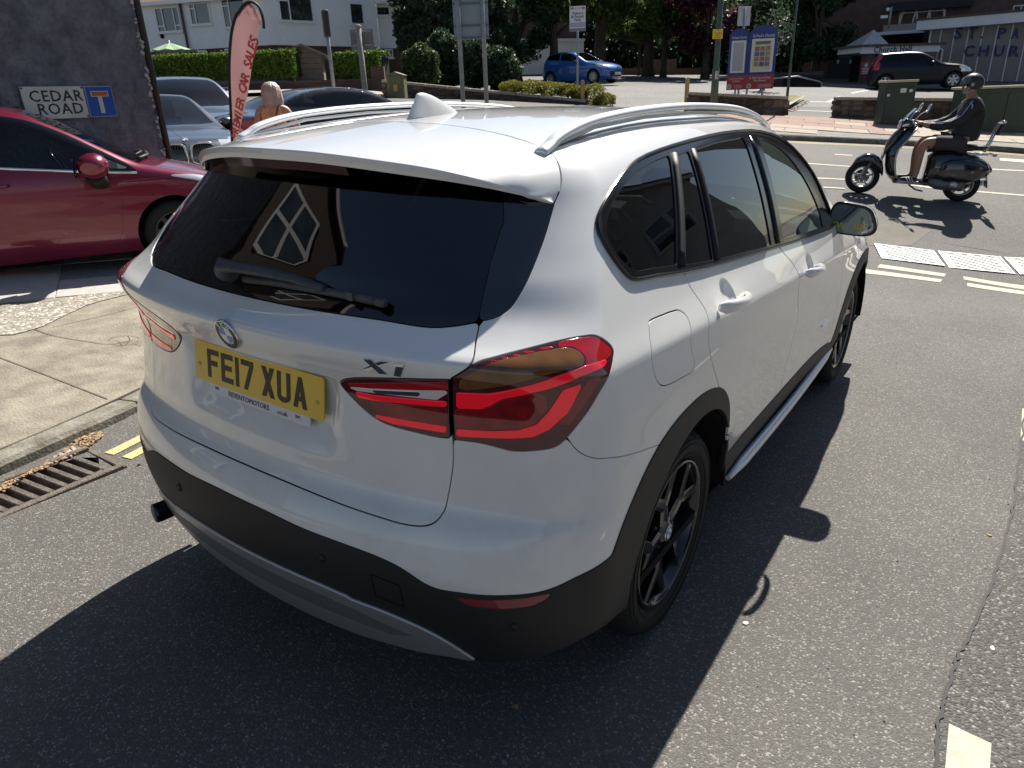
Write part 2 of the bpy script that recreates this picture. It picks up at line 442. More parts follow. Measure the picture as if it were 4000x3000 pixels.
def patch(name,outline,m,parent,holes=(),res=.009,g=0.,hg=None,off=0.,rim=.010,rnd=.0016,both=False,sides=(1,-1),inset=0.,extra=None):
    outline=np.asarray(outline,float); lo=outline.min(0)-res; hi=outline.max(0)+res
    if both: lo[0]=0.; outline=np.vstack([outline,outline[::-1]*[-1,1]])
    nu=max(3,int(round((hi[0]-lo[0])/res))+1); nv=max(3,int(round((hi[1]-lo[1])/res))+1)
    U,Z=np.meshgrid(np.linspace(lo[0],hi[0],nu),np.linspace(lo[1],hi[1],nv),indexing='ij'); Q=np.stack([U.ravel(),Z.ravel()],-1)
    sd=psdf(Q,outline)+g; near=sd<res*2.2
    P=np.zeros((len(Q),3)); N=np.zeros((len(Q),3)); N[:,2]=1
    S,D=chart_ray(Q[near,0],Q[near,1]); t=march(S,D); Pn=S+D*t[:,None]; good=np.abs(Fbody(Pn))<2e-3; P[near]=Pn; N[near]=grad(Pn)
    ok=near.copy(); ok[near]&=good
    F=grid_faces(nu,nv,ok); V=np.hstack([P,N,Q]); V,F=clip(V,F,sd)
    for k,h in enumerate(holes):
        gg=g if hg is None else hg
        V,F=clip(V,F,-(psdf(V[:,6:8],np.asarray(h,float))-gg))
    if extra is not None: V,F=clip(V,F,extra(V))
    return finish(name,V[:,:3],V[:,3:6],F,m,parent,rim,rnd,off,both,sides)
def rpatch(name,outline,m,parent,holes=(),res=.015,g=0.,off=0.,rim=.01,rnd=.0015,both=True,sides=(1,),f=None,z0=2.0):
    """panel seen from above, outline in (x,y), x>=0 half"""
    f=f or Fbody; outline=np.asarray(outline,float); lo=outline.min(0)-res; hi=outline.max(0)+res
    if both: lo[0]=0.; outline=np.vstack([outline,outline[::-1]*[-1,1]])
    nu=max(3,int(round((hi[0]-lo[0])/res))+1); nv=max(3,int(round((hi[1]-lo[1])/res))+1)
    U,Z=np.meshgrid(np.linspace(lo[0],hi[0],nu),np.linspace(lo[1],hi[1],nv),indexing='ij'); Q=np.stack([U.ravel(),Z.ravel()],-1)
    sd=psdf(Q,outline)+g; near=sd<res*2.2
    P=np.zeros((len(Q),3)); N=np.zeros((len(Q),3)); N[:,2]=1
    S=np.column_stack([Q[near],np.zeros(near.sum())]); D=np.zeros_like(S); D[:,2]=1
    t=march(S,D,f,t0=z0,n=34); Pn=S+D*t[:,None]; good=np.abs(f(Pn))<2e-3; P[near]=Pn; N[near]=grad(Pn,f)
    ok=near.copy(); ok[near]&=good
    F=grid_faces(nu,nv,ok); V=np.hstack([P,N,Q]); V,F=clip(V,F,sd)
    for h in holes: V,F=clip(V,F,-(psdf(V[:,6:8],np.asarray(h,float))-g))
    return finish(name,V[:,:3],V[:,3:6],F,m,parent,rim,rnd,off,both,sides)
def on(u,z,off=0.):
    """point and normal of the body at chart position"""
    S,D=chart_ray(np.array([u]),np.array([z])); P=S+D*march(S,D)[:,None]; n=grad(P)[0]; return P[0]+n*off,n
# ================================================================== materials of the car
PAINT=mat('white_paint',(.74,.735,.715),rough=.30,coat=1.,coatr=.012)
def road_film(m,base,dirt):
    # thin road film: mottled, heavier towards the sills and the tail
    n=m.node_tree; L=n.links; b=n.nodes['Principled BSDF']; tc=n.nodes.new('ShaderNodeTexCoord'); sp=n.nodes.new('ShaderNodeSeparateXYZ'); L.new(tc.outputs['Object'],sp.inputs[0])
    mr=n.nodes.new('ShaderNodeMapRange'); mr.inputs[1].default_value=1.05; mr.inputs[2].default_value=.38; mr.inputs[3].default_value=.05; mr.inputs[4].default_value=.42; L.new(sp.outputs[2],mr.inputs[0])
    ns=n.nodes.new('ShaderNodeTexNoise'); ns.inputs['Scale'].default_value=5.; ns.inputs['Detail'].default_value=12; ns.inputs['Roughness'].default_value=.72; L.new(tc.outputs['Object'],ns.inputs['Vector'])
    rp=n.nodes.new('ShaderNodeMapRange'); rp.inputs[1].default_value=.42; rp.inputs[2].default_value=.72; L.new(ns.outputs[0],rp.inputs[0])
    mu=n.nodes.new('ShaderNodeMath'); mu.operation='MULTIPLY'; L.new(mr.outputs[0],mu.inputs[0]); L.new(rp.outputs[0],mu.inputs[1])
    mx=n.nodes.new('ShaderNodeMix'); mx.data_type='RGBA'; mx.inputs[6].default_value=tuple(base)+(1,); mx.inputs[7].default_value=tuple(dirt)+(1,); L.new(mu.outputs[0],mx.inputs[0]); L.new(mx.outputs[2],b.inputs['Base Color'])
    r2=n.nodes.new('ShaderNodeMapRange'); r2.inputs[3].default_value=.010; r2.inputs[4].default_value=.10; L.new(mu.outputs[0],r2.inputs[0]); L.new(r2.outputs[0],b.inputs['Coat Roughness'])
road_film(PAINT,(.74,.735,.715),(.36,.34,.30))
BLK=mat("black_plastic",(.011,.011,.0125),rough=.55,spec=.4,var=.15,scale=300,bump=.12,bscale=900)
GLOSSB=mat('gloss_black',(.006,.006,.007),rough=.16,spec=.45,coat=.15)
DARKIN=mat('dark_lining',(.008,.008,.009),rough=.9,spec=.2)
SILV=mat('silver_trim',(.42,.43,.44),rough=.38,metal=.7)
SATIN=mat('satin_aluminium',(.78,.79,.80),rough=.34,metal=.35)
CHROME=mat('chrome',(.75,.76,.78),rough=.09,metal=1.)
RUB=mat('tyre_rubber',(.012,.012,.012),rough=.72,spec=.35,var=.25,scale=40,bump=.1,bscale=200)
RIMB=mat('gloss_black_alloy',(.010,.010,.011),rough=.16,coat=.5)
DISC=mat('brake_disc',(.10,.10,.105),rough=.5,metal=.9,var=.2,scale=60)
REDL=mat('lamp_red',(.42,.006,.010),rough=.12,coat=1.,coatr=.01)
REDB=mat('lamp_bright_red',(.80,.006,.018),rough=.14,coat=1.,coatr=.01,emit=(1,.01,.03,.10))
REDD=mat('lamp_maroon',(.075,.004,.010),rough=.10,coat=1.,coatr=.01)
REDM=mat('lamp_mid_red',(.22,.005,.008),rough=.12,coat=1.,coatr=.01,var=.35,scale=25)
AMB=mat('lamp_amber',(.17,.070,.014),rough=.12,coat=1.,coatr=.01,var=.3,scale=14)
WHT=mat('lamp_white',(.72,.66,.66),rough=.12,coat=1.)
REFL=mat('reflector_red',(.22,.008,.016),rough=.2,coat=1.,bump=.2,bscale=500)
GLD=glass('privacy_glass',(.075,.085,.085),1.5)
GLR=glass('rear_glass',(.030,.033,.036),1.75)
GLF=glass("clear_glass",(.24,.28,.27),1.5)
YEL=mat('plate_yellow',(.72,.45,.012),rough=.35,coat=.5)
INK=mat('plate_black',(.008,.008,.008),rough=.4)
FAB=mat('seat_fabric',(.05,.05,.052),rough=.85,var=.2,scale=60,bump=.1,bscale=300)
GREYP=mat('grey_interior_plastic',(.30,.31,.30),rough=.7,var=.1,scale=30)
BLUE=mat('roundel_blue',(.03,.16,.52),rough=.25,coat=.8); WIPB=mat('wiper_black',(.06,.06,.063),rough=.5,var=.3,scale=50); WHITE=mat('plain_white',(.8,.8,.8),rough=.4)
# ================================================================== outlines on the body chart (u along the skin from the rear centre, z up), metres
D_=lambda p:[p,p]
TGS=[(0.6863,1.1702),(0.6681,1.1389),(0.6512,1.1084)]+D_((0.6037,1.0668))+[(0.6059,0.9805),(0.6075,0.9080),(0.6075,0.8580),(0.6015,0.8185),(0.5925,0.7750),(0.5830,0.7400),(0.5620,0.7155),(0.5350,0.7025),(0.4900,0.6970),(0.4000,0.7005),(0.2588,0.7075),(0.1450,0.7125),(0.0000,0.7145)]
tgs=crv(TGS,n=5)
GB=crv([(0.0000,1.1565),(0.2186,1.1563),(0.4310,1.1563),(0.5596,1.1533),(0.6163,1.1583),(0.6804,1.1685)],n=5)
DIV=crv([(0.6804,1.1685),(0.7205,1.2490),(0.7808,1.3311),(0.8060,1.3605),(0.8167,1.3928),(0.8282,1.4317)],n=5)
FLAP=crv([(0.6863,1.1702),(0.7119,1.1743),(0.7446,1.1846),(0.7709,1.1982),(0.7979,1.2214),(0.8312,1.2534),(0.8927,1.3158),(0.9433,1.3692),(0.9657,1.3933)],n=5)
SPSEAM=crv([(0.9657,1.3933),(0.9913,1.4143),(1.0142,1.4388),(1.0314,1.4632),(1.0432,1.4829),(1.0480,1.4974),(1.0529,1.5095)],n=5)
LO=crv([(0.6098,1.0711),(0.6528,1.1037),(0.7000,1.1163),(0.7755,1.1299),(0.8579,1.1404),(0.9199,1.1419),(0.9542,1.1375),(0.9892,1.1168),(1.0017,1.1008),(0.9883,1.0819),(0.9369,1.0313),(0.9119,0.9874),(0.8656,0.9313),(0.8410,0.9114),(0.7974,0.9025),(0.7443,0.8968),(0.7264,0.8990),(0.6764,0.9065)]+D_((0.6125,0.9065))+[(0.6104,0.9805)]+D_((0.6098,1.0711)),closed=True,n=4)
LI=crv(D_((0.3187,0.9996))+[(0.3426,1.0154),(0.4748,1.0451)]+D_((0.6003,1.0648))+D_((0.6015,0.9108))+[(0.5919,0.9075),(0.5226,0.9095),(0.4393,0.9170),(0.4016,0.9293),(0.3532,0.9604),(0.3263,0.9853)]+D_((0.3187,0.9996)),closed=True,n=4)
BS=crv([(0.0000,0.6345),(0.0964,0.6328),(0.2140,0.6240),(0.3365,0.6183),(0.4200,0.6095),(0.4680,0.5970),(0.5059,0.5785),(0.5350,0.5640),(0.5650,0.5575),(0.6061,0.5583),(0.7007,0.5614),(0.8126,0.5629),(0.9089,0.5813)]+D_((0.9955,0.5933)),n=5)
ARO=crv([(0.9955,0.5933),(1.0306,0.6481),(1.1159,0.7330),(1.2009,0.7880),(1.3009,0.8220),(1.4109,0.8370),(1.5209,0.8380),(1.6309,0.8180),(1.7309,0.7750),(1.8109,0.7050),(1.8609,0.6150),(1.8929,0.5300)]+[(1.9059,0.4650)],n=5)
ST=crv([(1.905,.465),(2.3,.462),(2.8,.462),(3.3,.458),(3.52,.440),(3.632,.418)],n=5)
FAO=crv([(3.632,.418),(3.665,.49),(3.715,.60),(3.79,.70),(3.88,.768),(3.98,.812),(4.10,.832),(4.22,.834),(4.34,.815),(4.44,.770),(4.53,.70),(4.58,.62)],n=5)
def arc(cu,cz,r,a0,a1,n=28): return np.array([(cu+r*math.cos(math.radians(a0+(a1-a0)*i/n)),cz+r*math.sin(math.radians(a0+(a1-a0)*i/n))) for i in range(n+1)])
WU=U0-YS; RIN=.417
DLO=crv([(1.1543,1.2226),(1.1183,1.2526),(1.0868,1.2892),(1.0707,1.3224),(1.0755,1.3470),(1.1047,1.3688),(1.1608,1.3926),(1.2717,1.4271),(1.3889,1.4538),(1.5187,1.4730),(1.7227,1.4897),(2.0400,1.5054),(2.3358,1.5128),(2.5232,1.5109),(2.7746,1.4915),(2.9336,1.4580),(3.0590,1.3970),(3.1529,1.3160),(3.2313,1.2030),(3.2759,1.1300)]+D_((3.2859,1.0920))+[(3.2074,1.0855),(2.7791,1.0990),(2.3479,1.1245),(1.7821,1.1611),(1.4822,1.1849),(1.3024,1.2036),(1.1935,1.2123)],closed=True,n=4)
QG=crv([(1.1810,1.2405),(1.1374,1.2725),(1.1130,1.3072),(1.1137,1.3302),(1.1389,1.3541),(1.2082,1.3877),(1.3179,1.4199),(1.4392,1.4436),(1.5611,1.4608)]+D_((1.6643,1.4693))+D_((1.4564,1.2069))+[(1.3030,1.2215),(1.2141,1.2292)],closed=True,n=4)
RG1=np.array([(1.7195,1.4657),(1.8140,1.4731),(1.7025,1.1796),(1.5011,1.1995)])
RG2=np.array([(1.8681,1.4745),(2.0833,1.4879),(2.3821,1.4949),(2.2754,1.1375),(1.7606,1.1746)])
FG=crv(D_((2.5514,1.4899))+[(2.6564,1.4759),(2.7750,1.4450),(2.8909,1.3900),(2.9859,1.3080),(3.0509,1.2250)]+D_((3.0859,1.1600))+D_((3.0629,1.1030))+[(2.7509,1.1190)]+D_((2.4359,1.1365)),closed=True,n=4)
SR=crv([(1.4822,1.1859),(1.4890,1.1500),(1.5109,1.1120),(1.5229,1.0800),(1.5129,1.0500),(1.5039,1.0150),(1.5159,0.9750),(1.5609,0.9150),(1.6209,0.8550),(1.6689,0.8020)],n=5)
SB=crv([(2.3479,1.1250),(2.3809,1.0920),(2.4359,1.0500),(2.4689,1.0050),(2.4909,0.9550),(2.5509,0.8950),(2.6159,0.8350),(2.6529,0.7750),(2.6609,0.7100),(2.6459,0.6300),(2.6369,0.5460),(2.6369,0.4580)],n=5)
SF=crv([(3.285,1.092),(3.29,1.05),(3.325,.985),(3.385,.93),(3.445,.865),(3.515,.775),(3.552,.67),(3.555,.58),(3.545,.50),(3.53,.440)],n=5)
FUEL=crv([(1.1867,1.1079),(1.1933,1.1169),(1.2105,1.1194),(1.2762,1.1174),(1.3431,1.1136),(1.3760,1.1085),(1.4030,1.0885),(1.3989,1.0660),(1.3839,1.0380),(1.3909,1.0050),(1.4089,0.9720),(1.4139,0.9530),(1.3959,0.9425),(1.3359,0.9445),(1.2592,0.9510),(1.2164,0.9600),(1.1893,0.9775),(1.1682,1.0074),(1.1578,1.0450),(1.1680,1.0800)],closed=True,n=4)
BQ=crv([(0.8656,0.9298),(0.8841,0.9017),(0.9111,0.8796),(0.9343,0.8700),(0.9773,0.8603),(1.0786,0.8320),(1.2217,0.7980)],n=5)
SKT=crv([(0,.482),(.138,.481),(.25,.476)]+D_((.330,.468))+D_((.338,.4620))+[(.426,.4530),(.5221,.4258),(.590,.388)]+D_((.648,.340)),n=5)
SKB=crv([(.648,.340),(.58,.336),(.5149,.324),(.42,.316),(.34,.308),(.20,.303),(0,.302)],n=5)
REF=crv([(.590,.5465),(.7007,.5520),(.8123,.5545)]+D_((.826,.5555))+D_((.822,.5385))+[(.7859,.5255),(.7361,.5225),(.6655,.5235),(.620,.5300)]+D_((.590,.5465)),closed=True,n=4)
# body seam with the roof ditch: chart height of the line x=.575 for each u
def ditch(xs=.565):
    ys=np.linspace(-.345,1.62,60); lo=np.full(60,1.30);hi=np.full(60,1.62)
    for _ in range(30):
        md=(lo+hi)/2; P=np.stack([np.full(60,xs),ys,md],-1); s=Fbody(P)<0; lo=np.where(s,md,lo); hi=np.where(s,hi,md)
    return chart_of(np.stack([np.full(60,xs),ys,lo],-1))
DI=ditch()
R=lambda a:a[::-1]
cat=lambda *a:np.vstack([np.asarray(q,float).reshape(-1,2) for q in a])
# ================================================================== the white car
car=thing('parked_car','large white estate car with roof rails parked nearest, seen from behind','car')
Mc=Matrix.Identity(4)
for i in range(3):
    for j in range(3): Mc[i][j]=MT[i][j]
car.matrix_world=Mc
# tailgate, glass, corner flaps
TG=cat(GB,tgs[1:])
patch('tailgate',TG,PAINT,car,holes=[LI],res=.0075,g=.003,both=True,sides=(1,),rim=.014)
patch('rear_window',cat(GB,DIV[1:],[(0,1.495)]),GLR,car,res=.014,g=.0015,both=True,sides=(1,),off=-.0035,rim=.004,rnd=.0006)
patch('window_flap',cat(DIV,[(.86,1.44)],R(FLAP)),mat('piano_black',(.006,.007,.009),rough=.05,spec=.8,coat=1.,coatr=.01),car,res=.010,g=.0018,off=-.002)
LIN=patch('inner_tail_lamp',LI,REDD,car,res=.006,g=.002,off=.0015)
LOU=patch('tail_lamp',LO,REDD,car,res=.006,g=.002,off=.0015)
def lampbits(par_list,name,pts,m,off,smooth=False,res=.0045):
    p=crv(pts,closed=True,n=4) if smooth else np.array(pts)
    for o in patch(name,p,m,None,res=res,off=off,rim=.004,rnd=.0012):
        # parent the right-hand piece to the right lamp, the mirrored piece to the left lamp
        xs=np.mean([v.co.x for v in o.data.vertices]); o.parent=par_list[0] if xs>0 else par_list[1]
LB={'in_top': [(0.3474, 1.0052), (0.597, 1.059), (0.5969, 1.0354), (0.5368, 1.0247), (0.4085, 1.0041), (0.3486, 0.9974)], 'in_white': [(0.3457, 0.995), (0.4082, 1.0023), (0.5366, 1.0223), (0.5969, 1.0324), (0.5969, 1.0248), (0.5733, 1.0033), (0.5154, 0.9997), (0.3671, 0.9893)], 'in_slot': [(0.4078, 1.0005), (0.5364, 1.0193), (0.5306, 1.006), (0.4225, 0.9932)], 'in_bar': [(0.3653, 0.9861), (0.4104, 0.9851), (0.5957, 1.0014), (0.5956, 0.9888), (0.4083, 0.9716), (0.3694, 0.9715)], 'in_mid': [(0.4018, 0.9635), (0.5955, 0.9855), (0.5943, 0.9375), (0.4592, 0.9361), (0.4137, 0.9418)], 'in_bar2': [(0.4116, 0.935), (0.4749, 0.9349), (0.5937, 0.9355), (0.5932, 0.9216), (0.4584, 0.9214), (0.4156, 0.9284)], 'out_amber': [(0.6269, 1.0653), (0.66, 1.0932), (0.6949, 1.1089), (0.7687, 1.1216), (0.835, 1.127), (0.8773, 1.1252), (0.8948, 1.1147), (0.8985, 1.1054), (0.8928, 1.0972), (0.8639, 1.0956), (0.7983, 1.0884), (0.7336, 1.0725), (0.6939, 1.0593), (0.6276, 1.0432)], 'out_red': [(0.6192, 1.0309), (0.688, 1.0381), (0.751, 1.0635), (0.8294, 1.0834), (0.8997, 1.0921), (0.964, 1.0892), (0.9523, 1.0805), (0.8811, 1.0758), (0.7781, 1.0532), (0.7183, 1.0317), (0.6952, 1.0082), (0.6741, 0.9954), (0.6198, 0.9883)], 'out_c': [(0.619, 0.9324), (0.7025, 0.9384), (0.7607, 0.9471), (0.7993, 0.9646), (0.8179, 0.9931), (0.8369, 1.0388), (0.8437, 1.053), (0.8831, 1.0583), (0.8616, 0.9949), (0.8256, 0.9549), (0.7913, 0.9356), (0.7473, 0.9279), (0.6185, 0.9172)], 'out_mid': [(0.6208, 0.984), (0.6743, 0.992), (0.6999, 1.0048), (0.723, 1.0277), (0.779, 1.0478), (0.8016, 1.0417), (0.8119, 1.004), (0.7947, 0.9695), (0.7607, 0.9514), (0.7026, 0.9432), (0.62, 0.9364)], 'out_tip': [(0.8543, 1.1372), (0.9163, 1.1387), (0.9444, 1.1352), (0.9778, 1.1149), (0.9903, 1.1004), (0.9649, 1.0909), (0.9015, 1.0945), (0.9042, 1.108), (0.8835, 1.1272), (0.8465, 1.1313)], 'out_rim': [(0.6268, 1.073), (0.6964, 1.1133), (0.7713, 1.1263), (0.8433, 1.1341), (0.8414, 1.1303), (0.7696, 1.1233), (0.6955, 1.1106), (0.631, 1.0721)], 'out_refl': [(0.9343, 1.0651), (0.8981, 1.0621), (0.8425, 0.9664), (0.8696, 0.9615), (0.9011, 1.014)]}
lampbits(LIN,'red_lens',LB['in_top'],REDL,.0022); lampbits(LIN,'reverse_lens',LB['in_white'],WHT,.0028); lampbits(LIN,'chrome_insert',LB['in_slot'],CHROME,.0036)
lampbits(LIN,'light_bar',LB['in_bar'],REDB,.0042); lampbits(LIN,'red_panel',LB['in_mid'],REDM,.0022); lampbits(LIN,'light_bar',LB['in_bar2'],REDB,.0042)
lampbits(LOU,'red_panel',LB['out_mid'],REDM,.0022,True); lampbits(LOU,'indicator_lens',LB['out_amber'],AMB,.0026,True); lampbits(LOU,'light_bar',LB['out_red'],REDB,.0042)
lampbits(LOU,'light_bar',LB['out_c'],REDB,.0044); lampbits(LOU,'red_lens',LB['out_tip'],REDL,.0022,True); lampbits(LOU,'red_lens',LB['out_rim'],REDL,.0026); lampbits(LOU,'side_reflector',LB['out_refl'],REFL,.0026)
# bumper
WB=cat(R(tgs)[:-len(crv(TGS[:6],n=5))+0] if False else [q for q in R(tgs) if q[1]<.906], [(.6085,.9065)],[q for q in R(LO) if q[1]<.9315 and q[0]>.612 and q[0]<.868],BQ,[q for q in R(ARO) if q[0]<1.2208],R(BS))
patch('bumper',WB,PAINT,car,res=.0095,g=.0022,both=True,sides=(1,),rim=.012)
BB=crv([(1.155,.315),(1.05,.352),(.9532,.3650),(.8342,.3520),(.7415,.340)]+[(.648,.331),(.5149,.305),(.30,.297),(0,.295)],n=5)
CLAD=cat(BS,ARO[1:],[(1.925,.40)],arc(WU,.345,RIN,8,180-12),BB)
SK=cat(SKT,SKB[1:])
patch('bumper_cladding',CLAD,BLK,car,holes=[REF,SK],res=.011,g=.001,hg=.0005,both=True,sides=(1,),rim=.02,rnd=.003,off=.003)
patch('bumper_reflector',REF,REFL,car,res=.006,g=.001,off=.0005)
patch('skid_plate',SK,SILV,car,res=.008,g=.001,both=True,sides=(1,),off=.010,rim=.02,rnd=.004)
SKG=cat([(0,.452),(.25,.446),(.36,.430)],[(.50,.392),(.44,.375),(.30,.385),(0,.392)])
patch('skid_plate_recess',SKG,mat('grey_plastic',(.10,.10,.105),rough=.5),car,res=.010,both=True,sides=(1,),off=.0115,rim=.006)
# side body: quarter panel, pillars, sill
BODY=cat([(.6105,1.0715)],R(tgs[:len(crv(TGS[:3],n=5))])[::1],FLAP[1:],SPSEAM[1:],DI[1:],[(3.06,1.492)],[(3.20,1.385),(3.40,1.22),(3.46,1.115)],SF[1:],[q for q in R(ST) if q[0]<3.53],R(ARO),)
BODY=cat([q for q in BODY if True],[q for q in R(BQ)],[q for q in LO if q[1]<.9315 and q[0]<.868][::-1] if False else [(.8655,.9300)])
RD=cat(SR,[q for q in ARO if q[0]>1.668],[q for q in ST if q[0]<2.636],R(SB),[q for q in R(DLO) if False])
RD=cat(RD,[(2.347,1.1245),(1.7815,1.1610)])
FD=cat(SB,[q for q in ST if 2.636<q[0]<3.53],R(SF),[(3.2065,1.0855),(2.7782,1.0990)])
patch('body_side',BODY,PAINT,car,holes=[LO,DLO,FUEL,RD,FD],res=.0105,g=.0024,rim=.012)
patch('fuel_flap',FUEL,PAINT,car,res=.008,g=.003)
HOLE=lambda y,z:np.array([(U0+y-YS+.050*math.cos(a),z+.018+.044*math.sin(a)) for a in np.linspace(0,2*math.pi,28,endpoint=False)])
RDo=patch('rear_door',RD,PAINT,car,holes=[HOLE(.190,1.066)],hg=.0,res=.0105,g=.0034)
FDo=patch('front_door',FD,PAINT,car,holes=[HOLE(1.135,.994)],hg=.0,res=.0105,g=.0034)
# window frames and panes
patch('window_frame',DLO,GLOSSB,car,holes=[QG,RG1,RG2,FG],res=.009,g=.001,hg=.0,off=-.001,rim=.008)
patch('quarter_window',QG,GLD,car,res=.014,off=-.005,rim=0); patch('door_window',RG1,GLD,car,res=.014,off=-.005,rim=0)
patch('door_window',RG2,GLD,car,res=.014,off=-.005,rim=0); patch('door_window',FG,GLF,car,res=.014,off=-.005,rim=0)
fr=[np.vstack([DLO,DLO[:1]])]
for sd in (1,-1):
    pts=[]
    for q in DLO[::2]:
        P,n=on(q[0],min(q[1],1.512),.003); pts.append((P[0]*sd,P[1],P[2]))
    MB().tube(pts,.0055,6,closed=True).build('window_trim',GLOSSB,car)
    # pillar bars standing proud of the panes
    for a,b in (((1.69,1.470),(1.478,1.200)),((1.842,1.4745),(1.731,1.176)),((2.455,1.493),(2.35,1.135))):
        pts=[]
        for t in np.linspace(0,1,9):
            P,n=on(a[0]+(b[0]-a[0])*t,a[1]+(b[1]-a[1])*t,.002); pts.append((P[0]*sd,P[1],P[2]))
        MB().tube(pts,.011,8,ry=.006).build('pillar_trim',GLOSSB if a[0]>2 else BLK,car)
# cladding along sill, front arch, silver strip
patch('sill_cladding',cat(ST,[(3.632,.30),(1.96,.30),(1.925,.40)]),BLK,car,res=.02,g=.001,off=.003)
patch('arch_cladding',cat(FAO,arc(WU+2.67,.345,RIN,30,180-8),[(3.632,.30)]),BLK,car,res=.014,off=.003,rim=.02,rnd=.003)
for sd in (1,-1):
    pts=[(sd*(.872+.012*math.sin(t*math.pi)),.50+t*1.75,.318+.02*t) for t in np.linspace(0,1,12)]
    MB().tube(pts,np.r_[.010,[.019]*10,.010],10,ry=np.r_[.010,[.025]*10,.010]).build('sill_strip',SATIN,car)
# roof, spoiler, windscreen, bonnet, front
rpatch('roof',cat([(0,-.244),(.15,-.246),(.30,-.261),(.42,-.284),(.50,-.309),(.553,-.336)],[(.559,-.2),(.559,1.4),(.545,1.50)],[(.3,1.565),(0,1.585)]),PAINT,car,res=.018,g=.002)
rpatch('windscreen',cat([(0,1.59),(.3,1.57),(.545,1.505)],[(.63,1.70),(.70,2.02)],[(.66,2.24),(.4,2.33),(0,2.36)]),GLF,car,res=.03,off=-.003,rim=0)
rpatch('bonnet',cat([(0,2.38),(.4,2.35),(.70,2.25)],[(.69,2.7),(.60,3.22),(.4,3.33),(0,3.40)]),PAINT,car,res=.03,g=.002)
patch('front_wing',cat(SF,[q for q in ST if q[0]>3.53],FAO,[(4.70,.60),(4.95,.66)],[(4.95,.84),(4.6,.90),(4.2,.965),(3.9,1.0),(3.47,1.115)]),PAINT,car,res=.02,g=.0015)
def yfr(x,z): return yfront(x,z)
# front bumper and lamps as a loft of the implicit nose
def nose(name,zs,xs,m,off=0.):
    X,Z=np.meshgrid(xs,zs,indexing='ij'); S=np.stack([X.ravel(),0*X.ravel()+1.2,Z.ravel()],-1); Dn=np.zeros_like(S); Dn[:,1]=1
    t=march(S,Dn,t0=2.6,n=40); P=S+Dn*t[:,None]; N=grad(P); ok=np.abs(Fbody(P))<3e-3
    return finish(name,P,N,grid_faces(len(xs),len(zs),ok),m,car,0,0,off,True,(1,))
nose('front_bumper',np.linspace(.28,.62,10),np.linspace(0,.76,24),PAINT); nose('grille',np.linspace(.625,.84,8),np.linspace(0,.36,14),GLOSSB); nose('headlamp',np.linspace(.625,.84,8),np.linspace(.36,.74,14),mat('headlamp_glass',(.4,.42,.45),rough=.08,coat=1.,metal=.3))
def ysp(x,z): return np.full_like(np.asarray(z,float),-.715)+.60*np.minimum(np.abs(x),.86)**2
def Ftop(P):
    x=np.abs(P[...,0]); return smax(x-wside(P[...,1],P[...,2]),P[...,2]-ztop(x,P[...,1]),.10)
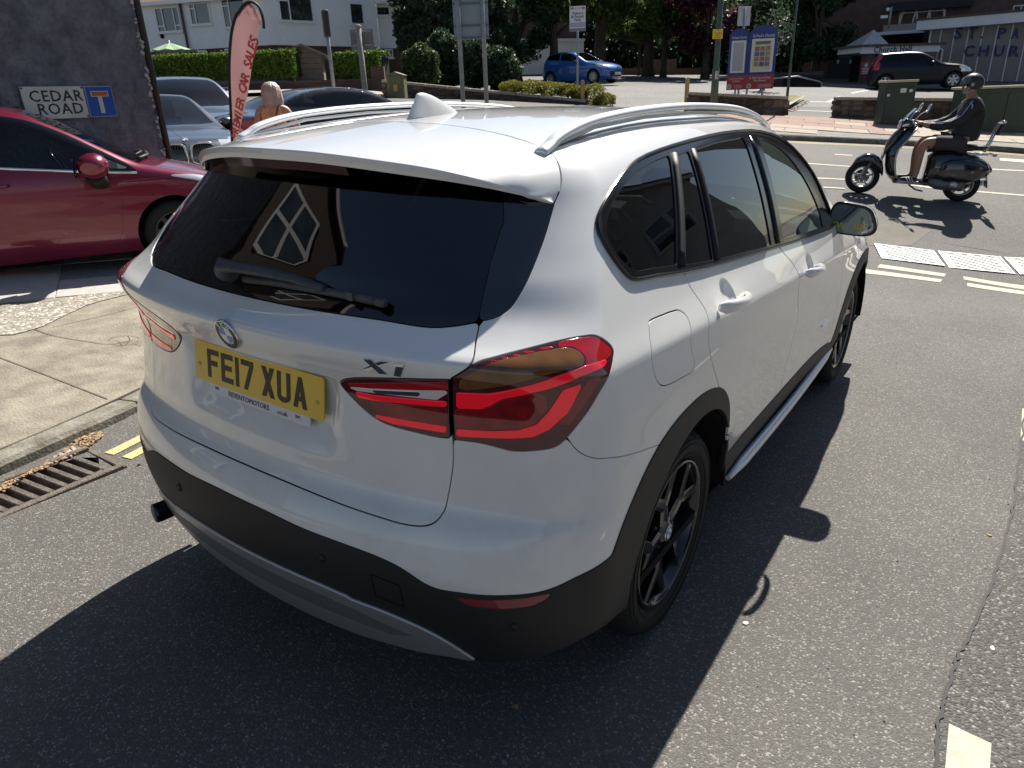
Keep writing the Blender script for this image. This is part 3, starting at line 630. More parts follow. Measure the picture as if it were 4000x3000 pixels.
# spoiler: top skin back to its trailing edge, a lip below it and the closing underside
def spoiler():
    sx=np.linspace(0,1,44); V=[];N=[];nu=44;nv=16
    # seam line in 3D (roof seam then side seam)
    seam=[(x,y) for x,y in ((0,-.2525),(.15,-.2545),(.30,-.2695),(.42,-.2925),(.48,-.311))]
    seam3=[]
    for x,y in seam:
        S=np.array([[x,y,0.]]); Dn=np.array([[0,0,1.]]); t=march(S,Dn,t0=2.,n=34); seam3.append((S+Dn*t[:,None])[0])
    for q in R(SPSEAM)[1:]: seam3.append(on(q[0]-.004,q[1])[0])
    edge=[(0,-.715,1.499),(.15,-.701,1.4965),(.322,-.653,1.482),(.431,-.603,1.467),(.531,-.546,1.443),(.595,-.502,1.421),(.645,-.465,1.4025)]
    def resamp(L,n):
        L=crv(L,n=8); d=np.r_[0,np.cumsum(np.linalg.norm(np.diff(L,axis=0),axis=1))]; s=np.linspace(0,d[-1],n); return np.stack([np.interp(s,d,L[:,k]) for k in range(3)],-1)
    A=resamp([tuple(p) for p in seam3],nu); B=resamp(edge,nu)
    B[-1]=A[-1]
    T=np.linspace(0,1,nv)
    G=A[:,None,:]*(1-T[None,:,None])+B[:,None,:]*T[None,:,None]
    # carry the linear loft out onto the roof and side skin along rays from inside, fading towards the trailing edge
    P=G.reshape(-1,3); Q0=np.array([0,-.22,1.22]); Dn=P-Q0; Dn/=np.linalg.norm(Dn,axis=1,keepdims=True)
    t=np.linalg.norm(P-Q0,axis=1)
    LV=(Ftop(A)[:,None]*(1-T[None,:])+Ftop(B)[:,None]*T[None,:]).ravel()
    for _ in range(20): t=t-np.clip(Ftop(Q0+Dn*t[:,None])-LV,-.05,.05)*.85
    P=Q0+Dn*t[:,None]
    V=P.reshape(nu,nv,3)
    bm=MB(); idx=lambda i,j:i*nv+j
    F=[(idx(i,j),idx(i+1,j),idx(i+1,j+1),idx(i,j+1)) for i in range(nu-1) for j in range(nv-1)]
    Vn=np.gradient(V,axis=0);Vt=np.gradient(V,axis=1); N=np.cross(Vn,Vt).reshape(-1,3); N[-nv:]=N[-2*nv:-nv]; N*=np.sign(((V.reshape(-1,3)-Q0)*N).sum(1))[:,None]; N/=np.linalg.norm(N,axis=1,keepdims=True)
    finish('spoiler',V.reshape(-1,3),N,F,PAINT,car,.014,.003,0,True,(1,))
    # lip and underside
    E=V[:,-1,:]; tp=(1-np.clip((np.linspace(0,1,nu)-.55)/.45,0,1)**1.5)[:,None]; L1=E+np.array([0,.003,-.003]); L2=E+np.array([0,.010,-.027])*tp+np.array([0,.003,-.0035])*(1-tp); 
    L3=[]
    for p in L2: L3.append((p[0]*.95,p[1]+.13-.05*(p[0]/.66)**2,p[2]-.014))
    rows=[L1,L2]; V2=np.concatenate(rows); F2=[(i,i+1,nu+i+1,nu+i) for i in range(nu-1)]
    nn=np.zeros_like(V2); nn[:,1]=-1; nn[:,2]=-.2
    finish('spoiler_lip',V2,nn,F2,PAINT,car,0,0,0,True,(1,))
    V3=np.concatenate([L2+[0,.001,0],np.array(L3)]); n3=np.zeros_like(V3); n3[:,2]=-1
    finish('spoiler_underside',V3,n3,F2,GLOSSB,car,0,0,0,True,(1,))
    # high level brake lamp under the lip, left of centre in the photograph it spans the middle
    bl=[p for p in L2 if p[0]<.24]; k=len(bl); V4=np.concatenate([np.array(bl)+[0,.004,-.001],np.array(bl)+[0,.016,-.022]]); n4=np.zeros_like(V4); n4[:,1]=-1
    finish('brake_lamp',V4,n4,[(i,i+1,k+i+1,k+i) for i in range(k-1)],mat('brake_lamp_red',(.035,.003,.006),rough=.15,coat=1.),car,0,0,0,True,(1,))
spoiler()
MB().tube([(x,y,float(ztop(np.array(abs(x)),np.array(y)))-.012) for x,y in ((-.55,-.345),(-.42,-.290),(-.30,-.267),(-.15,-.252),(0,-.250),(.15,-.252),(.30,-.267),(.42,-.290),(.55,-.345))],.009,6).build('roof_seam',DARKIN,car)
for sd in (1,-1):
    rp=[(-.372,1.505),(-.33,1.521),(-.30,1.5365),(-.18,1.5655),(.0,1.586),(.22,1.600),(.49,1.609),(.80,1.609),(1.10,1.598),(1.34,1.571),(1.48,1.541),(1.55,1.515)]
    c3=crv([(.569+.0*y,y,z) for y,z in rp],n=5); c3[:,0]=.571-.018*np.clip((c3[:,1]-.9)/.7,0,1); 
    MB().tube([(sd*p[0],p[1],p[2]-.013) for p in c3],.019,10,ry=np.r_[.006,np.full(len(c3)-2,.011),.006]).build('roof_rail',SATIN,car)
    MB().tube([(sd*.563,y,z-.006) for y,z in ((-.34,1.505),(-.1,1.551),(.2,1.572),(.6,1.583),(1.0,1.580),(1.3,1.560),(1.5,1.528))],.012,6,ry=.006).build('roof_ditch',PAINT,car)
# shark fin aerial
def fin():
    rows=[]; 
    for k,t in enumerate(np.linspace(0,1,9)):
        y0=-.206+.055*t**.7; y1=-.122+.158*(1-t)**.78; z=(1-t)
        L=[]
        for q in np.linspace(0,2*math.pi,24,endpoint=False):
            cy=(y0+y1)/2+(y1-y0)/2*math.cos(q); s=math.sin(q); frac=(cy-y0)/(y1-y0)
            hw=.019*(1-t)**.6+.0045; wd=hw*abs(s)**.8*math.copysign(1,s)*(1.12-.35*frac)
            base=1.553+.022*np.clip((cy+.206)/.24,0,1)
            L.append((wd,cy,base+t*.069))
        rows.append(L)
    V=[p for L in rows for p in L]; F=[(i*24+j,i*24+(j+1)%24,(i+1)*24+(j+1)%24,(i+1)*24+j) for i in range(8) for j in range(24)]; F.append(tuple(8*24+j for j in range(24)))
    b=MB(); b.add(V,F,0,True); o=b.build('roof_aerial',PAINT,car)
fin()
# number plate in its recess
pl=link('number_plate',None,car) if False else None
PN=np.array([0,-.997,-.0]); 
def platepart(name,mesh,m,off=0.,parent=None):
    o=link(name,mesh,parent or car,m); basis(o,(1,0,0),(0,.115,.993),(0,-.8225-off,.9405)); return o
b=MB(); 
def rrect(w,h,r,n=5):
    o=[]
    for cx,cy,a in ((w/2-r,h/2-r,0),(-w/2+r,h/2-r,90),(-w/2+r,-h/2+r,180),(w/2-r,-h/2+r,270)):
        for k in range(n+1): t=math.radians(a+90*k/n); o.append((cx+r*math.cos(t),cy+r*math.sin(t)))
    return o
plate=platepart('number_plate',MB().prism(rrect(.520,.111,.010),-.004,.0).mesh('number_plate'),YEL)
def glyphs(txt,h=.079,w=.050,s=.014,gap=.011,space=.033):
    G={'F':[[(0,0),(s,0),(s,h),(0,h)],[(s,h-s),(w,h-s),(w,h),(s,h)],[(s,h*.5-s*.35),(w*.86,h*.5-s*.35),(w*.86,h*.5+s*.65),(s,h*.5+s*.65)]],
       'E':[[(0,0),(s,0),(s,h),(0,h)],[(s,h-s),(w,h-s),(w,h),(s,h)],[(s,h*.5-s*.4),(w*.88,h*.5-s*.4),(w*.88,h*.5+s*.6),(s,h*.5+s*.6)],[(s,0),(w,0),(w,s),(s,s)]],
       '1':[[(0,0),(s,0),(s,h),(0,h)]],
       '7':[[(0,h-s),(w,h-s),(w,h),(0,h)],[(w*.18,0),(w*.18+s*1.08,0),(w,h-s),(w-s*1.1,h-s)]],
       'X':[[(0,0),(s*1.2,0),(w,h),(w-s*1.2,h)],[(w-s*1.2,0),(w,0),(w/2+s*.6+.0,h/2),(w/2-s*.6,h/2)],[(w/2-s*.6,h/2),(w/2+s*.6,h/2),(s*1.2,h),(0,h)]],
       'U':[[(0,w*.36),(s,w*.36),(s,h),(0,h)],[(w-s,w*.36),(w,w*.36),(w,h),(w-s,h)]],
       'A':[[(0,0),(s*1.1,0),(w/2+s*.45,h),(w/2-s*.45,h)],[(w-s*1.1,0),(w,0),(w/2+s*.45,h),(w/2-s*.45,h)],[(w*.25,h*.22),(w*.75,h*.22),(w*.70,h*.22+s*.9),(w*.30,h*.22+s*.9)]]}
    x=0; out=[]
    for ch in txt:
        if ch==' ': x+=space-gap; continue
        L=[[(px+x,py) for px,py in p] for p in G[ch]]
        if ch=='U':
            n=10; ro=w/2; ri=w/2-s; c=(x+w/2,w*.36)
            for k in range(n):
                a,b_=math.pi+math.pi*k/n,math.pi+math.pi*(k+1)/n
                L.append([(c[0]+ro*math.cos(a),c[1]+ro*.72*math.sin(a)),(c[0]+ro*math.cos(b_),c[1]+ro*.72*math.sin(b_)),(c[0]+ri*math.cos(b_),c[1]+(ro*.72-s)*math.sin(b_)),(c[0]+ri*math.cos(a),c[1]+(ro*.72-s)*math.sin(a))])
        out.append(L); x+=(s if ch=='1' else w)+gap
    return out,x-gap
gl,tw=glyphs('FE17 XUA')
for L in gl:
    b=MB()
    for k,p in enumerate(L): b.prism([(px-tw/2,py-.0395) for px,py in p],.0002,.0011+.00008*k)
    platepart('plate_letter',b.mesh('plate_letter'),INK,0,car)
for x in (-.238,.238):
    o=MB().lathe([(0,.003),(.004,.0028),(.006,.0012),(.0065,0)],12,(x,-.010,0)).build('plate_screw',mat('screw_cap',(.60,.42,.10),rough=.4),car); basis(o,(1,0,0),(0,.115,.993),(0,-.8225,.9405))
platepart('dealer_strip',MB().prism([(-.20,-.083),(.21,-.083),(.21,-.0545),(-.20,-.0545)],-.0035,-.001).mesh('dealer_strip'),mat('strip_white',(.66,.67,.70),rough=.4),0)
for txt,sz,x in (('REVENTOMOTORS',.020,-.030),('.co.uk',.017,.105)):
    me=text_mesh(txt,sz,extrude=.0002); me.transform(Matrix.Translation((x,-.070,.0))); platepart('dealer_lettering',me,INK)
for x in (-.165,.165):
    me=text_mesh('RM',.012,extrude=.0002); me.transform(Matrix.Translation((x,-.066,.0))); platepart('dealer_lettering',me,INK)
# roundels
def roundel(parent,r,origin,xv,yv):
    e=bpy.data.objects.new('badge',None)
    o=MB().lathe([(0,-.004),(r,-.004),(r,.0015),(r*.97,.0032),(r*.93,.0032)],40).build('badge',CHROME,parent); basis(o,xv,yv,origin)
    b=MB().lathe([(r*.935,.002),(r*.90,.0030),(r*.62,.0036),(r*.60,.003)],40); b.build('badge_ring',INK,o)
    b=MB().lathe([(r*.62,.003),(r*.605,.0042),(r*.575,.0042),(r*.56,.003)],40); b.build('badge_inner_ring',CHROME,o)
    for k in range(4):
        b=MB().lathe([(r*.57,.0034),(.0005,.0040)],10,a0=math.pi/2*k,a1=math.pi/2*(k+1)); b.build('badge_quarter',BLUE if k%2==1 else WHITE,o)
    for ch,a in (('B',35),('M',0),('W',-35)):
        me=text_mesh(ch,r*.36,extrude=.0004,offset=.0004); t=math.radians(a); me.transform(Matrix.Translation((-math.sin(t)*r*.76,math.cos(t)*r*.76,.0036))@Matrix.Rotation(t,4,'Z')); link('badge_letter',me,o,WHITE)
    return o
P,n=on(0,1.073,.003); n=np.array([0,n[1],n[2]]); roundel(car,.041,P,(1,0,0),(0,-n[2]*-1*-1 if False else n[2]*-1*0+ -n[2]*n[1]/abs(n[1])*1.0*0+ (-n[2]*0) , 1.0) if False else tuple(np.cross(n,(1,0,0))))
# model lettering on the tailgate, chrome
def gloss_glyph(polys,name):
    b=MB()
    for k,p in enumerate(polys):
        V=[];n=len(p)
        for off in (.0,.0042):
            for u,z in p:
                q,nn=on(u,z,off+.0001*k); V.append(q)
        F=[tuple(range(n))[::-1],tuple(n+i for i in range(n))]+[(i,(i+1)%n,n+(i+1)%n,n+i) for i in range(n)]
        b.add(V,F)
    b.build(name,CHROME,car)
gloss_glyph([[(.394,1.0572),(.417,1.0592),(.471,1.0900),(.450,1.0892)],[(.410,1.0882),(.428,1.0902),(.464,1.0595),(.444,1.0572)]],'model_letter')
gloss_glyph([[(.4775,1.0835),(.484,1.0892),(.505,1.0922),(.502,1.0825),(.488,1.0818)],[(.486,1.0828),(.504,1.0840),(.494,1.0580),(.478,1.0580)]],'model_letter')
gloss_glyph([[(3.262,.596),(3.37,.596),(3.375,.604),(3.267,.604)]],'door_badge')
# wiper
W3=lambda P,o:(P[0],P[1]-o,P[2]+o*.4)
def onrear(x,z,off):
    S=np.array([[x,-.10,z]]); Dn=np.array([[0,-1.,0]]); P=(S+Dn*march(S,Dn)[:,None]); n=grad(P)[0]; return P[0]+n*off
wp=np.array([onrear(x,z,o) for x,z,o in crv([(-.085,1.204,.030),(-.05,1.208,.036),(.0,1.212,.040),(.09,1.213,.036),(.18,1.208,.028),(.255,1.196,.020)],n=5)])
q_=np.linspace(0,1,len(wp)); MB().tube(wp,np.interp(q_,[0,.06,.15,.5,.9,1],[.014,.025,.026,.024,.018,.012]),12,ry=np.interp(q_,[0,.06,.2,1],[.012,.020,.014,.008]),up=(0,0,1)).build('wiper_arm',WIPB,car)
pv_=onrear(-.088,1.200,.0); o=MB().lathe([(0,.045),(.014,.043),(.024,.034),(.028,.018),(.029,-.01)],18).build('wiper_pivot',WIPB,car,loc=tuple(pv_)); o.rotation_euler=(math.radians(72),0,0)
bp_=[onrear(x,z,o_) for x,z,o_ in ((-.02,1.188,.008),(.1,1.194,.009),(.25,1.192,.011),(.33,1.188,.012),(.405,1.182,.011))]
b=MB(); b.tube(bp_,.0075,8,ry=.010,up=(0,0,1)); b.box(tuple(onrear(.33,1.188,.016)),(.018,.016,.018)); b.box(tuple(onrear(.405,1.182,.014)),(.028,.018,.020),bev=.004); b.build('wiper_blade',WIPB,car)
# handles
for sd in (1,-1):
    for k,(y,z,par) in enumerate(((.190,1.066,RDo),(1.135,.994,FDo))):
        par=par[0] if sd>0 else par[1]
        x0=on(U0+y-YS,z)[0][0]; sl=-.045
        pts=[];
        for t in np.linspace(-1,1,13): pts.append((sd*(x0+.006+.030*(1-t*t)**.6),y+.125*t,z+sl*.12*t))
        MB().tube(pts,np.interp(np.abs(np.linspace(-1,1,13)),[0,.8,1],[.0125,.011,.006]),10,ry=np.interp(np.linspace(-1,1,13),[-1,-.9,-.3,1],[.010,.020,.018,.008])).build('door_handle',PAINT,par)
        Pn,nn=on(U0+y+.0-YS,z+.018,.0012); ho=MB().lathe([(.0,-.017),(.030,-.014),(.044,-.006),(.054,-.0016)],28).build('handle_recess',PAINT,par); nv=Vector((nn[0]*sd,nn[1],nn[2])); ho.matrix_local=Matrix.Translation((Pn[0]*sd,Pn[1],Pn[2]))@nv.to_track_quat('Z','Y').to_matrix().to_4x4()
# parking sensors and tow cover
for u,z in ((.735,.468),(.262,.560)):
    P,n=on(u,z,.0035)
    for sd in (1,-1):
        o=MB().lathe([(0,.0015),(.0085,.0015),(.009,.0),(.011,.0),(.0115,.002),(.013,.001)],20).build('parking_sensor',BLK,car); nn=Vector((n[0]*sd,n[1],n[2])); o.matrix_local=Matrix.Translation((P[0]*sd,P[1],P[2]))@nn.to_track_quat('Z','Y').to_matrix().to_4x4()
# tow-eye cover: a thin groove
for sg in (1,):
    q=[(.40,.560),(.47,.548),(.478,.485),(.408,.497)]; pts=[on(u,z,.0036)[0] for u,z in np.vstack([np.linspace(q[i],q[(i+1)%4],6)[:-1] for i in range(4)])]
    MB().tube(pts,.0016,4,closed=True).build('tow_eye_cover',DARKIN,car)
# exhaust
MB().tube([(-.50,-.60,.378),(-.515,-.75,.376),(-.535,-.885,.374)],[.028,.030,.032],20,cap=False).build('exhaust',mat('exhaust_black',(.012,.012,.013),rough=.25,metal=.6),car)
MB().tube([(-.5345,-.884,.374),(-.535,-.888,.374),(-.533,-.875,.374),(-.515,-.76,.376)],[.032,.030,.028,.027],20,cap=False).build('exhaust_tip',mat('exhaust_rim',(.05,.05,.055),rough=.3,metal=.9),car)
# mirrors
for sd in (1,-1):
    sh=crv([(.845,1.085),(.842,1.150),(.862,1.187),(.93,1.186),(1.005,1.168),(1.035,1.120),(1.045,1.075),(1.025,1.052),(.93,1.046),(.87,1.055)],closed=True,n=3)
    b=MB(); ctr=sh.mean(0); rows=[(0.,1.74,.93),(0.,1.735,1.0),(.0,1.76,1.02),(.0,1.83,.96),(.0,1.885,.75),(.0,1.91,.40),(0,1.915,.05)]
    V=[((ctr[0]+(p[0]-ctr[0])*s_)*sd,y,ctr[1]+(p[1]-ctr[1])*s_) for _,y,s_ in rows for p in sh]; k=len(sh)
    F=[(i*k+j,i*k+(j+1)%k,(i+1)*k+(j+1)%k,(i+1)*k+j) for i in range(len(rows)-1) for j in range(k)]
    b.add(V,F if sd<0 else [f[::-1] for f in F],0,True); mo=b.build('door_mirror',[GLOSSB,PAINT],car); [setattr(p,'material_index',1) for p in mo.data.polygons if np.mean([mo.data.vertices[i].co.y for i in p.vertices])>1.78]
    MB().prism([(ctr[0]*sd+(p[0]-ctr[0])*sd*.985,ctr[1]+(p[1]-ctr[1])*.985) for p in sh],0,.004,T=lambda v:np.column_stack([v[:,0],1.739+v[:,2]*1.,v[:,1]])).build('mirror_rim',GLOSSB,mo)
    MB().prism([(ctr[0]*sd+(p[0]-ctr[0])*sd*.90,ctr[1]+(p[1]-ctr[1])*.88) for p in sh],0,.003,T=lambda v:np.column_stack([v[:,0],1.7345+v[:,2],v[:,1]])).build('mirror_glass',mat('mirror_glass',(.11,.12,.13),rough=.02,metal=1.),mo)
    MB().tube([(sd*.80,1.735,1.085),(sd*.86,1.80,1.10),(sd*.90,1.84,1.105)],[.045,.035,.03],10,ry=[.02,.02,.02]).build('mirror_arm',GLOSSB,mo)
# sticker lettering on the right mirror glass is built at the end
# wheels
def wheel(y,sd):
    wr=bpy.data.objects.new('wheel',None)
    xo=.848; R_=.342
    nS=150
    prof=[(.232,-.02),(.245,-.004),(.262,.012),(.285,.018),(.308,.016),(.322,.006),(.333,-.010),(.339,-.028),(.341,-.050),(.3415,-.072),(.334,-.073),(.334,-.081),(.342,-.082),(.342,-.108),(.335,-.109),(.335,-.117),(.342,-.118),(.342,-.145),(.335,-.146),(.335,-.154),(.3415,-.155),(.340,-.178),(.334,-.200),(.322,-.214),(.30,-.222),(.26,-.215),(.235,-.20)]
    b=MB(); k=len(prof); V=[]
    for j in range(nS):
        t=2*math.pi*j/nS; 
        for i,(r_,h) in enumerate(prof):
            rr=r_
            if j%5==0 and (5<=i<=9 or 19<=i<=22): rr-=.006
            if j%5==2 and 12<=i<=13: rr-=.004
            if j%5==4 and 16<=i<=17: rr-=.004
            sh=(.010*(i-7) if 5<=i<=9 else 0)
            V.append((h,rr*math.cos(t+sh),rr*math.sin(t+sh)))
    F=[]
    for j in range(nS):
        for i in range(k-1): F.append((j*k+i,((j+1)%nS)*k+i,((j+1)%nS)*k+i+1,j*k+i+1))
    b.add([(sd*v[0]+sd*xo,y+v[1],R_+v[2]) for v in V],F if sd<0 else [f[::-1] for f in F],0,True)
    # raised sidewall ribs
    w_=b.build('wheel',RUB,car)
    for r0,h in ((.300,.0185),(.268,.0150),(.312,.0150)):
        MB().tube([(sd*(xo+h),y+r0*math.cos(a),R_+r0*math.sin(a)) for a in np.linspace(0,2*math.pi,72,endpoint=False)],.0013,4,closed=True).build('sidewall_rib',RUB,w_)
    rim=MB()
    rim.lathe([(.242,-.008),(.243,.004),(.239,.009),(.232,.007),(.227,-.002),(.222,-.012),(.214,-.03),(.208,-.10),(.20,-.17)],72,(0,0,0),'x')
    rm=rim.build('rim',RIMB,w_); rm.location=(sd*xo,y,R_); rm.scale=(sd,1,1)
    # spokes: five Y shapes
    sp=MB(); 
    def bar(r0,a0,r1,a1,w0,w1,x0,x1,th=.024):
        w0*=1.22;w1*=1.22;p0=np.array([r0*math.cos(a0),r0*math.sin(a0)]);p1=np.array([r1*math.cos(a1),r1*math.sin(a1)]); d=(p1-p0)/np.linalg.norm(p1-p0); n_=np.array([-d[1],d[0]])
        sec=[]
        for p,w,xx in ((p0,w0,x0),(p1,w1,x1)):
            for q,hh in ((-1,-th),(-1,-.005),(-.45,.0),(.45,.0),(1,-.005),(1,-th)): sec.append((xx+hh,*(p+n_*q*w/2)))
        F=[(i,i+1,7+i,6+i) for i in range(5)]+[(0,1,2,3,4,5)[::-1],(6,7,8,9,10,11)]
        sp.add(sec,F,0,False)
    for k in range(5):
        a=math.radians(36+72*k) if True else 0
        bar(.020,a,.135,a,.060,.040,-.012,-.006); 
        for s_ in (-1,1):
            bar(.122,a+s_*.02,.231,a+s_*.36,.036,.024,-.006,.0005)
    so=sp.build('spokes',RIMB,w_); so.location=(sd*xo,y,R_); so.scale=(sd,1,1)
    hub=MB(); hub.lathe([(.0,-.006),(.033,-.006),(.036,-.010),(.062,-.014),(.066,-.035)],30,axis='x')
    for k in range(5):
        a=math.radians(72*k); hub.lathe([(0,-.020),(.0085,-.020),(.0085,-.012),(.0,-.011)][::-1],8,(0,.056*math.cos(a),.056*math.sin(a)),'x')
    h=hub.build('hub',RIMB,w_); h.location=(sd*xo,y,R_); h.scale=(sd,1,1)
    di=MB().lathe([(.06,-.075),(.148,-.075),(.150,-.085),(.148,-.098)],48,axis='x').build('brake_disc',DISC,w_); di.location=(sd*xo,y,R_); di.scale=(sd,1,1)
    bk=MB().lathe([(.05,-.105),(.205,-.115)],36,axis='x').build('wheel_backing',DARKIN,w_); bk.location=(sd*xo,y,R_); bk.scale=(sd,1,1)
    roundel(w_,.030,(sd*(xo-.004),y,R_),(0,sd,0),(0,0,1))
    return w_
for y in (0,2.67):
    for sd in (1,-1): wheel(y,sd)
# wheel wells and dark inner shell
for y in (0,2.67):
    for sd in (1,-1):
        MB().lathe([(.402,.885),(.405,.86),(.41,.60),(.30,.58),(.05,.58)],40,(0,y,.35),'x',a0=math.radians(-2),a1=math.radians(182)).build('wheel_well',DARKIN,car).scale=(sd,1,1)
INNER=cat([(0,.37),(0,1.155)],R(R(GB)),[(.70,1.18)],FLAP[3:],[(1.0,1.40),(1.25,1.43),(1.6,1.475),(2.5,1.51),(2.95,1.49),(3.2,1.38),(3.42,1.20),(3.47,1.10),(4.4,.92),(4.8,.78),(4.85,.37)])
w1=arc(WU,.345,RIN+.002,-20,200,24); w2=arc(WU+2.67,.345,RIN+.002,-20,200,24)
patch('inner_shell',INNER,DARKIN,car,holes=[DLO,w1,w2],res=.03,off=-.022,rim=0,g=0,both=False)
rpatch('headlining',cat([(0,-.22),(.50,-.16),(.52,1.40),(0,1.48)],),mat('headlining_grey',(.12,.12,.115),rough=.9),car,res=.05,off=-.03,rim=0)
MB().box((0,1.44,.295),(1.70,3.75,.03)).build('underbody',DARKIN,car)
b=MB()
b.box((0,-.30,.70),(1.36,.86,.04)); b.box((0,-.20,.85),(1.40,.10,.55)); b.build('boot_floor',FAB,car)
# seats
def seat(x,y,w,par=None):
    b=MB(); b.box((x,y+.05,.60),(w,.52,.16),bev=.05); 
    Rm=np.array(Matrix.Rotation(math.radians(14),3,'X')); b.box((x,y-.26,.93),(w,.14,.60),R=Rm,bev=.05); s=b.build('seat',FAB,car)
    n_=1 if w<.6 else 3
    for k in range(n_):
        xx=x+(k-(n_-1)/2)*.44
        MB().box((xx,y-.36,1.275),(.26,.09,.17),R=Rm,bev=.035).build('headrest',FAB,s)
seat(-.36,1.35,.50); seat(.36,1.35,.50); seat(0,.38,1.30)
b=MB(); b.box((0,2.06,.93),(1.42,.42,.24),bev=.06); b.build('dashboard',GREYP,car)
b=MB(); b.box((.60,1.845,.955),(.17,.03,.085),bev=.012); b.build('air_vent',mat('vent_trim',(.55,.56,.55),rough=.5),car)
for k in range(4): MB().box((.60,1.826,.930+.016*k),(.135,.008,.005)).build('vent_slat',DARKIN,car)
MB().tube([(.36+.185*math.cos(a),1.74-.06*math.sin(a)*.9,1.0+.17*math.sin(a)) for a in np.linspace(0,2*math.pi,28,endpoint=False)],.014,8,closed=True).build('steering_wheel',GLOSSB,car)
for sd in (1,-1): MB().box((sd*.80,1.3,.86),(.05,1.9,.34),bev=.02).build('door_lining',GREYP,car)
# ================================================================== the place
def at(px,py,t):
    """point seen at photo pixel (px,py) and t metres along the view axis"""
    return CAMP+t*(CF+CR*(px-2000)/FPX-CU*(py-1500)/FPX)
def onplane(px,py,n,d):
    r=CF+CR*(px-2000)/FPX-CU*(py-1500)/FPX; n=np.asarray(n,float); return CAMP+r*(d-n@CAMP)/(n@r)
NP_=MT[:,2]
def nearz(x,y): return -(NP_[0]*x+NP_[1]*y)/NP_[2]
_ctl=[(x,y,nearz(x,y)) for x in (-5,-3,-1,1,3,5) for y in (-6,-3,0,2,4)]
for px,py,t in ((3400,1055,7.35),(4000,1149,7.1),(3430,1012,7.8),(3352,752,10.1),(3735,785,9.75),(3080,548,14.2),(3700,578,13.5),(4000,600,13.0),(3270,470,17.3),(4000,525,16.5),(2720,455,17.4),(3150,375,24),(3450,353,29.6),(2450,345,27),(2150,336,34),(2560,300,42),(3000,330,32),(780,383,20),(1100,362,22),(780,425,15.5),(1250,400,16),(1437,395,14.5),(1510,392,19.3)):
    _ctl.append(tuple(at(px,py,t)))
_ctl+=[(-5.95,4.0,.27),(-7.5,3.9,.42),(-9.3,6.6,.50),(-10.6,6.2,.56),(-22,12.5,2.05),(-33,19,2.9),(-26,28,2.7),(-30,60,3.2),(0,62,1.9),(12,42,1.2),(16,16,.0),(16,-15,-.3),(-15,-15,.75),(-12,-4,.45),(-60,30,3.6),(-60,-20,2.),(60,60,1.5),(60,-20,-.5),(0,-60,.0),(-6.8,-3,.24)]
_ctl=np.array(_ctl)
def _k(d): return d**1.5
def _fit():
    n=len(_ctl); D=np.linalg.norm(_ctl[:,None,:2]-_ctl[None,:,:2],axis=2); A=np.zeros((n+3,n+3)); A[:n,:n]=_k(D)+np.eye(n)*.08*0; A[:n,n]=1; A[:n,n+1:]=_ctl[:,:2]; A[n:,:n]=A[:n,n:].T
    A[:n,:n]-=np.eye(n)*.35
    return np.linalg.solve(A,np.r_[_ctl[:,2],0,0,0])
_wt=_fit()
def gz(x,y):
    x=np.asarray(x,float); y=np.asarray(y,float); q=np.stack([x.ravel(),y.ravel()],-1); n=len(_ctl)
    z=_k(np.linalg.norm(q[:,None]-_ctl[None,:,:2],axis=2))@_wt[:n]+_wt[n]+q@_wt[n+1:]
    # exactly the flat road plane close to the parked car
    e=np.maximum(np.maximum(np.abs(q[:,0]+.2)-3.6,0),np.maximum(np.abs(q[:,1]-.3)-4.2,0)); k=np.clip(e/1.6,0,1); k=k*k*(3-2*k)
    z=nearz(q[:,0],q[:,1])*(1-k)+z*k
    return z.reshape(x.shape)
def g3(x,y,dz=0.): return np.array([x,y,float(gz(x,y))+dz])
